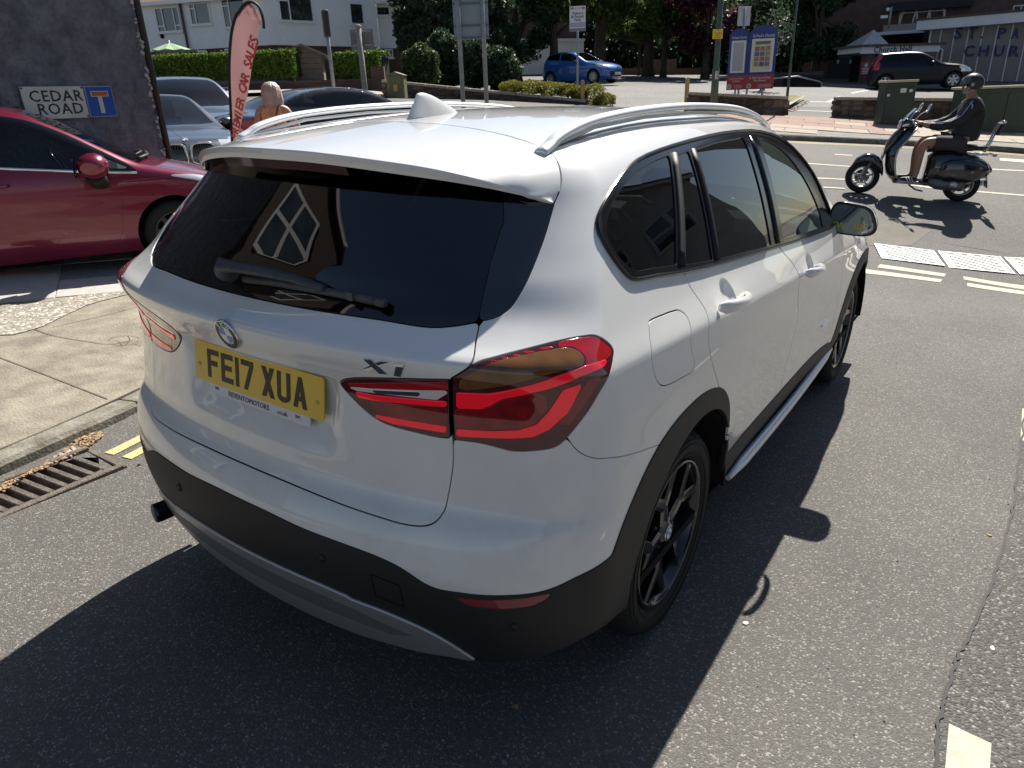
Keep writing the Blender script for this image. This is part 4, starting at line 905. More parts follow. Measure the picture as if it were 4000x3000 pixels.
# ------------------------------------------------------------------ ground materials
def asphalt(name,c1,c2,stone,scale=95.,bump=.5,bigvar=.18):
    if name in MATS: return MATS[name]
    mt=bpy.data.materials.new(name); mt.use_nodes=True; n=mt.node_tree; L=n.links; b=n.nodes['Principled BSDF']; b.inputs['Roughness'].default_value=.82; b.inputs['Specular IOR Level'].default_value=.35
    tc=n.nodes.new('ShaderNodeTexCoord')
    v=n.nodes.new('ShaderNodeTexVoronoi'); v.inputs['Scale'].default_value=scale; v.inputs['Randomness'].default_value=1.; L.new(tc.outputs['Object'],v.inputs['Vector'])
    sp=n.nodes.new('ShaderNodeSeparateColor'); L.new(v.outputs['Color'],sp.inputs[0])
    rp=n.nodes.new('ShaderNodeValToRGB'); L.new(sp.outputs[0],rp.inputs[0]); el=rp.color_ramp.elements
    el[0].position=0.; el[0].color=tuple(c1)+(1,); el[1].position=.72; el[1].color=tuple(c2)+(1,)
    e=el.new(.90); e.color=tuple(stone)+(1,); e=el.new(.985); e.color=tuple(min(1,q*1.9) for q in stone)+(1,)
    ns=n.nodes.new('ShaderNodeTexNoise'); ns.inputs['Scale'].default_value=.55; ns.inputs['Detail'].default_value=9; ns.inputs['Roughness'].default_value=.68; L.new(tc.outputs['Object'],ns.inputs['Vector'])
    mr=n.nodes.new('ShaderNodeMapRange'); mr.inputs[1].default_value=.3; mr.inputs[2].default_value=.7; mr.inputs[3].default_value=1-bigvar; mr.inputs[4].default_value=1+bigvar; L.new(ns.outputs[0],mr.inputs[0])
    mu=n.nodes.new('ShaderNodeMix'); mu.data_type='RGBA'; mu.blend_type='MULTIPLY'; mu.inputs[0].default_value=1.; L.new(rp.outputs[0],mu.inputs[6]); 
    cb=n.nodes.new('ShaderNodeCombineColor'); [L.new(mr.outputs[0],cb.inputs[i]) for i in range(3)]; L.new(cb.outputs[0],mu.inputs[7]); L.new(mu.outputs[2],b.inputs['Base Color'])
    bp=n.nodes.new('ShaderNodeBump'); bp.inputs['Strength'].default_value=bump; bp.inputs['Distance'].default_value=.006; bp.invert=True; L.new(v.outputs['Distance'],bp.inputs['Height']); L.new(bp.outputs[0],b.inputs['Normal'])
    MATS[name]=mt; return mt
ASPH=asphalt('asphalt',(.092,.087,.080),(.122,.115,.105),(.160,.150,.134),scale=185.)
ASPH2=asphalt('dark_asphalt',(.072,.069,.064),(.112,.106,.097),(.155,.146,.131),scale=130.,bump=.8)
ASPHL=asphalt('pale_asphalt',(.10,.098,.094),(.15,.145,.138),(.20,.19,.18),scale=60.,bump=.3)
CONC=mat('worn_concrete',(.20,.178,.140),rough=.9,spec=.2,col2=(.35,.315,.245),scale=5.,detail=12,bump=.55,bscale=70)
AGG=asphalt('exposed_aggregate',(.17,.155,.13),(.33,.30,.25),(.48,.42,.35),scale=60.,bump=.8,bigvar=.1)
SLABL=mat('pale_slab',(.40,.385,.35),rough=.9,spec=.2,col2=(.50,.48,.44),scale=7,bump=.2,bscale=90)
SLABD=mat('grey_slab',(.20,.195,.18),rough=.9,spec=.2,col2=(.28,.27,.25),scale=7,bump=.2,bscale=90)
KERB=mat('kerb_concrete',(.15,.135,.105),rough=.92,spec=.2,col2=(.30,.28,.235),scale=9,detail=10,bump=.5,bscale=60)
YLINE=mat('yellow_line',(.62,.50,.20),rough=.8,col2=(.48,.40,.20),scale=40,bump=.3,bscale=150)
WLINE=mat('cream_line',(.60,.55,.42),rough=.8,col2=(.45,.41,.32),scale=30,bump=.3,bscale=150)
GRASSD=mat('dry_grass',(.22,.18,.06),rough=.95,col2=(.10,.12,.03),scale=3,bump=.4,bscale=40)
DIRT=mat('leaf_litter',(.06,.045,.03),rough=.95,col2=(.15,.11,.07),scale=6,bump=.5,bscale=30)
def sheet(name,poly,dz,m,res=.5,parent=None,kind='structure',hole=None):
    poly=np.asarray(poly,float); lo=poly.min(0)-res;hi=poly.max(0)+res; nu=int((hi[0]-lo[0])/res)+2; nv=int((hi[1]-lo[1])/res)+2
    U,V=np.meshgrid(np.linspace(lo[0],hi[0],nu),np.linspace(lo[1],hi[1],nv),indexing='ij'); Q=np.stack([U.ravel(),V.ravel()],-1); sd=psdf(Q,poly); ok=sd<res*2
    F=grid_faces(nu,nv,ok); W_,F=clip(Q,F,sd)
    if hole is not None: W_,F=clip(W_,F,-psdf(W_,np.asarray(hole,float)))
    used=sorted({i for f in F for i in f}); mp={a:k for k,a in enumerate(used)}; W_=W_[used]; F=[tuple(mp[i] for i in f) for f in F]
    z=gz(W_[:,0],W_[:,1])+dz
    me=bpy.data.meshes.new(name); me.from_pydata(np.column_stack([W_,z]).tolist(),[],F); me.update()
    if len(F) and sum(p.normal.z for p in me.polygons)<0: me.flip_normals()
    me.polygons.foreach_set('use_smooth',np.ones(len(F),bool))
    return tag(link(name,me,parent,m),kind=kind if parent is None else None)
def oriented(name,me,m,parent,x,y,rz,dz=0.):
    """small flat piece laid on the ground, tilted with it"""
    e=.25; z=float(gz(x,y)); nx=(float(gz(x+e,y))-float(gz(x-e,y)))/(2*e); ny=(float(gz(x,y+e))-float(gz(x,y-e)))/(2*e)
    n=Vector((-nx,-ny,1)).normalized(); X=Vector((math.cos(rz),math.sin(rz),0)); X=(X-n*X.dot(n)).normalized(); Y=n.cross(X)
    o=link(name,me,parent,m); M_=Matrix.Identity(4)
    for i in range(3): M_[i][0]=X[i];M_[i][1]=Y[i];M_[i][2]=n[i]
    M_[0][3],M_[1][3],M_[2][3]=x,y,z+dz; o.matrix_world=M_; return o
# ------------------------------------------------------------------ ground, road, pavements
far=np.array([(-140,-120),(140,-120),(140,160),(-140,160)])
nearb=np.array([(-46,-26),(28,-26),(28,70),(-46,70)])
PITX=(-1.965,-1.675); PITY=(-1.28,-.470)
pit=[(PITX[0],PITY[0]),(PITX[1],PITY[0]),(PITX[1],PITY[1]),(PITX[0],PITY[1])]
blockb=[(-6,-6),(6,-6),(6,8),(-6,8)]
sheet('ground',far,-.06,DIRT,6.0,hole=nearb)
sheet('road',nearb,0,ASPH,.8,hole=blockb)
rd=sheet('road',blockb,0,ASPH,.22,hole=pit)
KL=crv([(-1.60,-4.6),(-1.80,-2.6),(-1.945,-1.35),(-2.035,-.82),(-2.13,-.38),(-2.22,-.05),(-2.45,.62),(-2.85,1.5),(-3.5,2.5),(-4.4,3.5),(-5.6,4.4),(-7.2,5.1),(-9.0,5.5)],n=8)
def offset(L,d):
    T=np.gradient(L,axis=0); T/=np.linalg.norm(T,axis=1,keepdims=True); return L+np.column_stack([-T[:,1],T[:,0]])*d
pv=sheet('pavement',np.vstack([offset(KL,.13),[(-14,5.9),(-14,-12),(-1.9,-12)]]),.058,CONC,.25)
# kerb stones
def kerb(L,step,h,wd,parent,m,seed=1):
    r=random.Random(seed); d=np.r_[0,np.cumsum(np.linalg.norm(np.diff(L,axis=0),axis=1))]; s=0; k=0
    while s<d[-1]-.2:
        e=min(s+step-.012,d[-1]); b=MB(); V=[]; nseg=4; inn=offset(L,wd)
        for q in np.linspace(s,e,nseg):
            p=[np.interp(q,d,L[:,i]) for i in (0,1)]; p2=[np.interp(q,d,inn[:,i]) for i in (0,1)]; z=float(gz(*p)); j=r.uniform(-.004,.004)
            f=.022*np.sign(wd); 
            pm=[p[0]+(p2[0]-p[0])*.14,p[1]+(p2[1]-p[1])*.14]
            V+=[(p[0],p[1],z-.05),(p[0],p[1],z+h-.018+j),(pm[0],pm[1],z+h+.003+j),(p2[0],p2[1],z+h+.004+j),(p2[0],p2[1],z-.05)]
        F=[(i*5+k_,(i+1)*5+k_,(i+1)*5+k_+1,i*5+k_+1) for i in range(nseg-1) for k_ in range(4)]+[(0,1,2,3,4),tuple((nseg-1)*5+k_ for k_ in (4,3,2,1,0))]
        b.add(V,F); b.build('kerb_stone',m,parent); s+=step
kerb(KL,.92,.058,.13,pv,KERB)
# paving: exposed strip, pale forecourt slabs and joints near the red car
def joint(pts,wd,m,parent,dz,name='joint'):
    P=crv(pts,n=5) if len(pts)>2 else np.array([np.array(pts[0])+(np.array(pts[1])-np.array(pts[0]))*t for t in np.linspace(0,1,8)]); a=offset(P,wd/2);b_=offset(P,-wd/2); b=MB(); k=len(P)
    b.add([(*p,float(gz(*p))+dz) for p in a]+[(*p,float(gz(*p))+dz) for p in b_],[(i,i+1,k+i+1,k+i) for i in range(k-1)]); o=b.build(name,m,parent)
    if o.data.polygons[0].normal.z<0: o.data.flip_normals()
    return o
GROUT=mat('dark_joint',(.10,.088,.068),rough=1.,col2=(.15,.13,.10),scale=20)
def G2(px,py,dz=.058):
    """point of the near pavement seen at a photo pixel"""
    p=onplane(px,py,NP_,dz*NP_[2]); return (float(p[0]),float(p[1]))
slabm=MB().box((0,0,-.012),(.985,.985,.03),bev=.006).mesh('paving_slab'); slabm2=slabm.copy()
fo=G2(215,1165); fa=math.radians(62)
for i in range(-7,3):
    for j in range(0,6):
        x=fo[0]+math.cos(fa)*(i*.62-.31)-math.sin(fa)*(j*.62+.31); y=fo[1]+math.sin(fa)*(i*.62-.31)+math.cos(fa)*(j*.62+.31)
        if x>-2.6 or y<-6: continue
        me=slabm if (i+j)%2 or rng.random()<.4 else slabm2
        o=oriented('paving_slab',me,SLABL if me is slabm else SLABD,pv,x,y,fa,.062+rng.uniform(-.003,.003)); o.scale=(.622,.622,1)
for m_,me in ((SLABL,slabm),(SLABD,slabm2)): me.materials.clear(); me.materials.append(m_)
st=[G2(0,1195),G2(215,1180),G2(330,1150),G2(540,1100)]; st2=[G2(560,1135),G2(345,1190),G2(160,1280),G2(0,1325)]
sheet('aggregate_strip',st+st2,.064,AGG,.1,parent=pv)
for q in ([(0,1265),(95,1275),(200,1310),(340,1335),(430,1345),(520,1330)],[(0,1398),(190,1470),(420,1560)],[(205,1280),(420,1230),(520,1205)]): joint([G2(*p) for p in q],.007,GROUT,pv,.0625)
for q in ([(420,1335),(450,1318),(500,1312),(545,1322)],[(440,1345),(480,1352),(520,1345),(548,1352)],[(500,1312),(508,1330),(490,1350)],[(430,1340),(455,1332),(480,1352)]): joint([G2(*p) for p in q],.0035,GROUT,pv,.0626,'crack')
joint([(p[0],p[1]) for p in offset(KL,.138)[8:60]],.012,GROUT,pv,.0625)
# drain grating in the gutter: frame, bars, and the pit under it
IRON=mat('cast_iron',(.10,.085,.07),rough=.6,metal=.5,col2=(.20,.17,.145),scale=18,bump=.4,bscale=120)
RUST=mat('rusty_iron',(.11,.085,.065),rough=.8,col2=(.20,.165,.135),scale=25,bump=.5,bscale=140)
dg=thing('drain_grating','cast iron drain grating with slanting bars in the gutter beside the kerb','drain',tuple(g3(-1.82,-.87)))
def loc(o): 
    o.matrix_parent_inverse=dg.matrix_basis.inverted(); return o
b=MB()
gx0,gx1,gy0,gy1=PITX[0]-.01,PITX[1]+.02,PITY[0]-.02,PITY[1]+.012
for x in (gx0,gx1): b.box((x,(gy0+gy1)/2,float(gz(x,-.87))-.012),(.034,gy1-gy0,.04),bev=.004)
for y in (gy0,gy1): b.box(((gx0+gx1)/2,y,float(gz(-1.82,y))-.010),(gx1-gx0+.03,.030,.036),bev=.004)
loc(b.build('frame',RUST,dg))
barm=MB().box((0,0,-.018),(.31,.030,.05),bev=.004).mesh('bar'); barm.materials.append(IRON)
for k in range(13):
    y=PITY[1]-.052-k*.062
    o=link('bar',barm,dg); o.location=(-1.82,y,float(gz(-1.82,y))-.004); o.rotation_euler=(0,math.radians(1.6),math.radians(7)); loc(o)
pb=MB(); z0=float(gz(-1.82,-.87)); pb.box((-1.82,-.87,z0-.42),(.40,.95,.02)); 
for x in (gx0-.03,gx1+.03): pb.box((x,-.87,z0-.23),(.03,.95,.42))
for y in (gy0-.03,gy1+.03): pb.box((-1.82,y,z0-.23),(.40,.03,.42))
loc(pb.build('pit',DARKIN,dg))
# yellow lines, give-way lines, cover plates, marks
def stripe(pts,wd,m,name,dz=.004,rag=0.): 
    o=joint(pts,wd,m,None,dz,name); return tag(o,kind='structure')
yo=offset(KL,-.27); yo2=offset(KL,-.385)
stripe([tuple(p) for p in yo[30:72:2]],.062,YLINE,'yellow_line'); stripe([tuple(p) for p in yo2[30:72:2]],.062,YLINE,'yellow_line')
def G(px,py,t0=7.5):
    """ground point seen at a photo pixel, found by walking the ray to the ground"""
    lo,hi=1.0,45.
    f=lambda t:(lambda p:p[2]-float(gz(p[0],p[1])))(at(px,py,t))
    ts=np.linspace(lo,hi,220); pv_=f(ts[0])
    for a,b_ in zip(ts[:-1],ts[1:]):
        if f(b_)<0:
            for _ in range(30):
                m_=(a+b_)/2
                if f(m_)<0: b_=m_
                else: a=m_
            p=at(px,py,a); return (float(p[0]),float(p[1]))
    p=at(px,py,hi); return (float(p[0]),float(p[1]))
def quad(name,pix,m,dz=.004,parent=None):
    P=[G(*q) for q in pix]; c_=np.mean(P,0)
    # subdivide so that the sheet follows the ground
    A=np.array(P); n=10; V=[]
    for i in range(n+1):
        for j in range(4):
            u,v=i/n,j/3; p=(A[0]*(1-u)+A[1]*u)*(1-v)+(A[3]*(1-u)+A[2]*u)*v; V.append((*p,float(gz(*p))+dz))
    b=MB(); b.add(V,[(i*4+j,(i+1)*4+j,(i+1)*4+j+1,i*4+j+1) for i in range(n) for j in range(3)]); o=b.build(name,m,parent)
    if o.data.polygons[0].normal.z<0: o.data.flip_normals()
    if parent is None: tag(o,kind='structure')
    return o
for q in ([(3437,1033),(3697,1071),(3687,1082),(3427,1046)],[(3330,1047),(3681,1093),(3672,1104),(3330,1064)],[(3761,1080),(4060,1122),(4060,1137),(3766,1093)],[(3778,1106),(4060,1143),(4060,1158),(3778,1119)]): quad('give_way_line',q,WLINE)
for q in ([(3080,632),(3330,650),(3330,653),(3080,636)],[(3100,690),(3350,702),(3350,706),(3100,694)],[(3560,720),(3720,742),(3716,748),(3556,725)],[(3800,745),(4050,765),(4050,770),(3800,750)],[(3260,602),(3330,606),(3330,609),(3260,605)],[(3700,652),(4050,668),(4050,672),(3700,656)],[(3905,618),(4050,628),(4050,640),(3905,628)],[(3080,722),(3300,735),(3300,739),(3080,727)]): quad('lane_line',q,WLINE)
quad('road_marking',[(3706,2830),(3872,2908),(3862,3040),(3688,3040)],WLINE)
quad('road_marking',[(3993,1598),(4040,1600),(4040,1730),(3985,1722)],WLINE)
# seam between the two surfaces and the coarser patch right of it
seam=[(4010,1560),(3985,1760),(3960,1960),(3920,2130),(3870,2290),(3800,2450),(3745,2560),(3700,2700),(3668,2830),(3650,3060)]
SG=[G(*p) for p in seam]
sheet('road_patch',SG+[(3.6,-1.4),(4.6,.4),(4.4,2.4),(3.2,3.2)],.0035,ASPH2,.08)
rs=np.array(crv(SG,n=10)); rs=rs+rng.normal(0,.0025,rs.shape); joint([tuple(p) for p in rs],.010,mat('tar_seam',(.012,.012,.012),rough=.7),None,.0075,'road_seam')['kind']='structure'
quad('road_stain',[(3395,850),(3640,900),(3560,960),(3390,960)],mat('tan_stain',(.17,.15,.12),rough=.9,col2=(.13,.12,.10),scale=6),.003)
# inspection covers in the road: three plates with diagonal ribs
STEEL=mat('steel_cover',(.36,.36,.37),rough=.45,metal=.6,col2=(.46,.46,.47),scale=14,bump=.3,bscale=100)
STEELD=mat('steel_cover_dark',(.17,.145,.12),rough=.7,metal=.3,col2=(.25,.22,.19),scale=14)
c1=np.array(G(3438,1010)); c2=np.array(G(3460,952)); c3=np.array(G(3990,1075)); vx=(c3-c1)/np.linalg.norm(c3-c1); vy=c2-c1; hgt=np.linalg.norm(vy); wid=np.linalg.norm(c3-c1)/2.10
for k in range(3):
    o0=c1+vx*wid*k*1.03; ce=o0+vx*wid/2+np.array([-vx[1],vx[0]])*hgt*.42
    cv=thing('inspection_cover',('steel inspection cover with diagonal ribs, nearest the white car','steel inspection cover with diagonal ribs, middle of the row of three','steel inspection cover cut by the right edge of the view')[k],'cover',group='steel covers let into the road')
    a_=math.atan2(vx[1],vx[0]); W_,H_=wid*.97,hgt*.86
    o=oriented('frame',MB().box((0,0,0),(W_,H_,.012),bev=.003).mesh('frame'),STEELD,None,ce[0],ce[1],a_,.004); 
    cv.matrix_world=o.matrix_world.copy(); o.parent=cv; o.matrix_basis=Matrix.Identity(4)
    e=MB(); 
    for s_ in (-1,1): e.box((s_*W_*.485,0,.005),(W_*.03,H_,.014)); e.box((0,s_*H_*.47,.005),(W_*.93,H_*.04,.0135)); e.box((s_*W_*.41,0,.004),(W_*.075,H_*.80,.013))
    e.build('rim',STEEL,cv)
    for q in range(-4,5):
        p=q*H_*.19; 
        # diagonal rib clipped to the plate
        xs=np.linspace(-W_*.36,W_*.36,30); ys=p-(xs)*.62*H_/W_*1.35; ok=np.abs(ys)<H_*.42
        if ok.sum()<3: continue
        x0,x1=xs[ok][0],xs[ok][-1]; y0,y1=ys[ok][0],ys[ok][-1]; L_=math.hypot(x1-x0,y1-y0)
        MB().box(((x0+x1)/2,(y0+y1)/2,.005),(L_,H_*.072,.012),rz=math.atan2(y1-y0,x1-x0)).build('rib',STEEL,cv)
# far pavement and kerb across the main road
FK=np.array(crv([G(2350,505),G(2700,528),G(3080,548),G(3400,562),G(3700,578),G(4000,600),G(4400,632)],n=6))
Wback=[G(4400,560),G(4000,523),G(3700,503),G(3300,476),G(2720,455),G(2350,440)]
fp=sheet('far_pavement',np.vstack([offset(FK,.12),Wback]),.09,SLABD,.4)
kerb(FK,.92,.09,.13,fp,KERB,5)
PINK=mat('pink_slab',(.30,.20,.165),rough=.9,spec=.2,col2=(.36,.26,.215),scale=5,bump=.2,bscale=60); BUFF=mat('buff_slab',(.36,.31,.25),rough=.9,spec=.2,col2=(.42,.37,.31),scale=5,bump=.2,bscale=60)
s1=MB().box((0,0,0),(.985,.985,.02)).mesh('paving_slab'); s1.materials.append(PINK); s2=s1.copy(); s2.materials.clear(); s2.materials.append(BUFF)
fd=(FK[-1]-FK[12]); fd/=np.linalg.norm(fd); fn=np.array([-fd[1],fd[0]]); fpoly=np.vstack([offset(FK,.45),Wback])
cnt=0
for i in range(-22,14):
    for j in range(0,7):
        p=np.array(G(3400,562))+fd*(i*.66+(j%2)*.33)+fn*(.50+j*.62)
        if psdf(np.array([p]),fpoly)[0]<-.22 and cnt<230:
            cnt+=1; o=oriented('paving_slab',s1 if (rng.random()<.35 or (-7<i<-1 and j in (2,3,4))) else s2,None,fp,p[0],p[1],math.atan2(fd[1],fd[0]),.094+rng.uniform(-.002,.003)); o.scale=(.652,.612,1)
for off_ in (-.22,-.34): stripe([tuple(p) for p in offset(FK,off_)[::4]],.055,YLINE,'yellow_line')
# ------------------------------------------------------------------ walls, posts, street furniture
STONE=[mat('red_stone',(.13,.085,.070),rough=.9,spec=.2,col2=(.20,.14,.115),scale=9,bump=.6,bscale=30),mat('dark_stone',(.060,.048,.044),rough=.9,spec=.2,col2=(.10,.08,.072),scale=9,bump=.6,bscale=30),mat('buff_stone',(.19,.145,.105),rough=.9,spec=.2,col2=(.25,.20,.15),scale=9,bump=.6,bscale=30)]
MORT=mat('mortar',(.115,.095,.082),rough=.95,spec=.2,var=.3,scale=12,bump=.5,bscale=40)
COPE=mat('coping_concrete',(.30,.27,.23),rough=.9,spec=.2,col2=(.40,.36,.31),scale=8)
def stone_mesh(k):
    r=np.random.default_rng(k); b=MB(); b.box((0,0,0),(1,1,1),bev=.17); V=np.array(b.v); V+=r.normal(0,.05,V.shape); V[:,0]*=1+.0; b.v=[tuple(v) for v in V]; me=b.mesh('stone'); me.materials.append(STONE[k%3]); return me
STM=[stone_mesh(k) for k in range(9)]
def rubble_wall(label,p0,p1,h0,h1,thick=.34,cope=.07,group=None,stone=.24,seed=1,copemat=None):
    """rubble stone wall from p0 to p1 (xy); tops at absolute heights h0,h1"""
    p0=np.array(p0,float);p1=np.array(p1,float); L=np.linalg.norm(p1-p0); d=(p1-p0)/L; a=math.atan2(d[1],d[0]); n=np.array([-d[1],d[0]]); r=random.Random(seed)
    w_=thing('stone_wall',label,'wall',(p0[0],p0[1],0),a,group)
    ns=max(2,int(L/.8)); V=[];
    for i in range(ns+1):
        s=L*i/ns; q=p0+d*s; zb=float(gz(*q))-.1; zt=h0+(h1-h0)*i/ns
        V+=[(s,-thick/2+.03,zb),(s,-thick/2+.03,zt),(s,thick/2-.03,zt),(s,thick/2-.03,zb)]
    F=[(i*4+k,(i+1)*4+k,(i+1)*4+k+1,i*4+k+1) for i in range(ns) for k in range(3)]+[(0,1,2,3),tuple(ns*4+k for k in (3,2,1,0))]
    MB().add(V,F).build('mortar_core',MORT,w_)
    row=0; zz=0.
    hs=[max(.1,(h0+(h1-h0)*t)-float(gz(*(p0+d*L*t)))) for t in (0,.5,1)]; hmax=max(hs); nr=max(2,round(hmax/(stone*.72)))
    for k in range(nr):
        s=-r.uniform(0,stone*.5)
        while s<L:
            wd=stone*r.uniform(.75,1.5); c_=min(max(s+wd/2,.05),L-.05); q=p0+d*c_; zb=float(gz(*q)); zt=h0+(h1-h0)*c_/L; rh=(zt-zb)/nr
            if rh>.05:
                o=link('stone',STM[r.randrange(9)],w_); sc=min(wd*.93,.02+2*min(s+wd-0,L-s)*.95) ; o.scale=(max(.08,min(wd,2*min(c_,L-c_)+.10)*.93),thick*.98+r.uniform(-.02,.03),rh*.90); o.location=(c_,0,zb+rh*(k+.5)+r.uniform(-.01,.01)); o.rotation_euler=(r.uniform(-.04,.04),r.uniform(-.06,.06),r.uniform(-.05,.05))
            s+=wd
    nc=max(1,int(L/.6)); 
    for i in range(nc):
        s0,s1=L*i/nc,L*(i+1)/nc; q=(s0+s1)/2; o=MB().box((0,0,0),(s1-s0-.012,thick+.10,cope),bev=.012).build('coping_stone',copemat or COPE,w_); o.location=(q,0,h0+(h1-h0)*q/L+cope/2); o.rotation_euler=(0,-math.atan2(h1-h0,L),0)
    return w_
a=at(1500,322,19.3); b_=at(2290,396,18.6); rubble_wall('long low stone wall with flowers growing over its coping',a[:2],b_[:2],a[2],b_[2]-.03,seed=2)
# pavement wall left and right of the church drive
a=at(2690,362,17.6); b_=at(3075,378,17.3); c_=at(3060,382,17.3); rubble_wall('short stone wall below the blue notice boards',a[:2],b_[:2],a[2]-.05,b_[2]-.06,seed=3,stone=.30)
a=at(3262,378,17.1); b_=at(4080,386,16.2); rubble_wall('stone wall behind the green cabinets and scooter rider',a[:2],b_[:2],a[2]-.07,b_[2]-.07,seed=4,stone=.22)
GREEN=mat('green_cabinet',(.022,.040,.030),rough=.5,var=.15,scale=6); 
GALV=mat('galvanised_steel',(.28,.30,.31),rough=.55,metal=.5,col2=(.36,.38,.39),scale=12); ALU=mat('sign_back',(.30,.34,.37),rough=.55,metal=.3,var=.06,scale=5)
CONCP=mat('concrete_post',(.30,.28,.26),rough=.85,var=.15,scale=20,bump=.2,bscale=80); GRNP=mat('green_post',(.065,.10,.068),rough=.6,var=.2,scale=15)
WOOD=mat('new_timber',(.44,.30,.13),rough=.75,var=.2,scale=20)
def vdir(px): return None
def cabinet(label,pxl,pxr,pyt,pyb,t,depth_=.35,seams=0,lidh=.05):
    a=at(pxl,pyt,t); b=at(pxr,pyt,t); ab=b[:2]-a[:2]; L=np.linalg.norm(ab); an=math.atan2(ab[1],ab[0]); base=G(  (pxl+pxr)/2,pyb)
    top=(a[2]+b[2])/2; mid=(a[:2]+b[:2])/2; zb=float(gz(*mid))-.05
    c_=thing('street_cabinet',label,'cabinet',(mid[0],mid[1],zb),an,'green utility cabinets on the pavement')
    h=top-zb
    MB().box((0,depth_/2,h/2-lidh/2),(L*.94,depth_,h-lidh),bev=.012).build('body',GREEN,c_)
    ng=max(1,seams+1)
    for k in range(ng): MB().box((-L/2+L*(k+.5)/ng,depth_/2-.0,h-lidh/2+.002),(L/ng-.012,depth_+.07,lidh),bev=.012).build('lid',mat('cabinet_lid',(.40,.36,.24),rough=.55,var=.1,scale=10),c_)
    for k in range(ng):
        MB().box((-L/2+L*(k+.5)/ng,-.006,h*.47),(L*.9/ng-.02,.014,h*.80),bev=.004).build('door',GREEN,c_)
    return c_,L,h
c_,L,h=cabinet('narrow dark green cabinet with two stickers and a sloping pale lid',3462,3590,312,485,15.7)
for x,w_,hh,z in ((.05,.13,.09,.80),(.22,.07,.06,.79),(-.27,.06,.05,.72)): MB().box((x,-.0165,z*h),(w_,.004,hh)).build('sticker',mat('sticker_white',(.6,.6,.62),rough=.5),c_)
cabinet('long dark green cabinet behind the scooter rider',3755,4120,334,505,15.2,seams=1)
# utility box on the left
c_=thing('utility_box','small olive utility box with a yellow plate by the low wall','cabinet',tuple(at(1556,392,18.0)*[1,1,0]+[0,0,float(gz(*at(1556,392,18.0)[:2]))]),.5)
MB().box((0,0,.28),(.44,.34,.56),bev=.02).build('body',mat('olive_box',(.14,.14,.075),rough=.7,var=.2,scale=8),c_); MB().box((0,-.176,.26),(.10,.008,.16)).build('plate',mat('yellow_plate',(.5,.33,.06),rough=.6),c_); MB().prism([(-.25,.55),(.25,.55),(.0,.64)],-.20,.20,T=lambda v:v[:,[0,2,1]]).build('lid',mat('olive_box',(.14,.14,.075)),c_)
def post(px_t,py_t,px_b,py_b,t,r,m,name='post',parent=None,zb=None,n=12,loc=None):
    a=at(px_t,py_t,t); b=at(px_b,py_b,t); 
    x,y=b[:2]; z0=float(gz(x,y))-.1
    return a,b,z0
# big road sign seen from behind, on two posts
a=at(1808,376,14.5); b_=at(1900,379,14.5); d=(b_-a)[:2]; L=np.linalg.norm(d); an=math.atan2(d[1],d[0]); zt=at(1800,-60,14.5)[2]+.4
sg=thing('road_sign','large grey road sign seen from behind on two steel posts','sign',(a[0],a[1],0),an)
z0=float(gz(*a[:2]))
for x in (0,L): MB().tube([(x,0,z0-.1),(x,0,zt+.05)],.044,14).build('post',GALV,sg)
zb=at(1815,161,14.5)[2]; MB().box((L/2-.0,.065,(zb+zt)/2),(.70,.012,zt-zb),bev=.005).build('panel',ALU,sg)
for py in (27,107,152): 
    z=at(1850,py,14.5)[2]; MB().box((L/2,.048,z),(.69,.022,.038)).build('rail',mat('sign_rail',(.16,.18,.19),rough=.6,metal=.4),sg)
    for x in (0,L): MB().lathe([(.046,-.02),(.052,-.02),(.052,.02),(.046,.02)],14,(x,0,z)).build('clip',GALV,sg)
# concrete post with square sign back
a=at(1430,392,13.6); sg=thing('road_sign','square grey sign back on a thick concrete post by the dark car','sign',(a[0],a[1],0),.55); z0=float(gz(*a[:2])); zt=at(1388,118,13.6)[2]; off=at(1388,118,13.6)-a
MB().tube([(0,0,z0-.1),(0,0,zt)],[.055,.047],14).build('post',CONCP,sg); MB().lathe([(.05,0),(.06,.03),(.03,.06),(0,.06)],14,(0,0,zt-.01)).build('cap',CONCP,sg)
MB().box((.03,.065,zt-.20),(.44,.012,.36),bev=.03).build('panel',mat('sign_back_dark',(.20,.21,.21),rough=.6,metal=.2,var=.08,scale=6),sg)
MB().box((.03,.052,zt-.06),(.40,.02,.03)).build('rail',GALV,sg); MB().box((.03,.052,zt-.30),(.40,.02,.03)).build('rail',GALV,sg)
# thin pole with narrow box
a=at(1306,362,18.0); sg=thing('signal_pole','thin grey pole carrying a narrow black box side on','pole',(a[0],a[1],0),1.0); z0=float(gz(*a[:2])); zt=at(1270,60,18.)[2]
MB().tube([(0,0,z0-.1),(0,0,zt)],.045,10).build('pole',GALV,sg); MB().box((0,0,zt-.26),(.14,.28,.62),bev=.03).build('box',mat('black_box',(.02,.02,.022),rough=.5),sg); MB().box((-.03,.16,zt-.26),(.05,.06,.56)).build('backplate',GALV,sg)
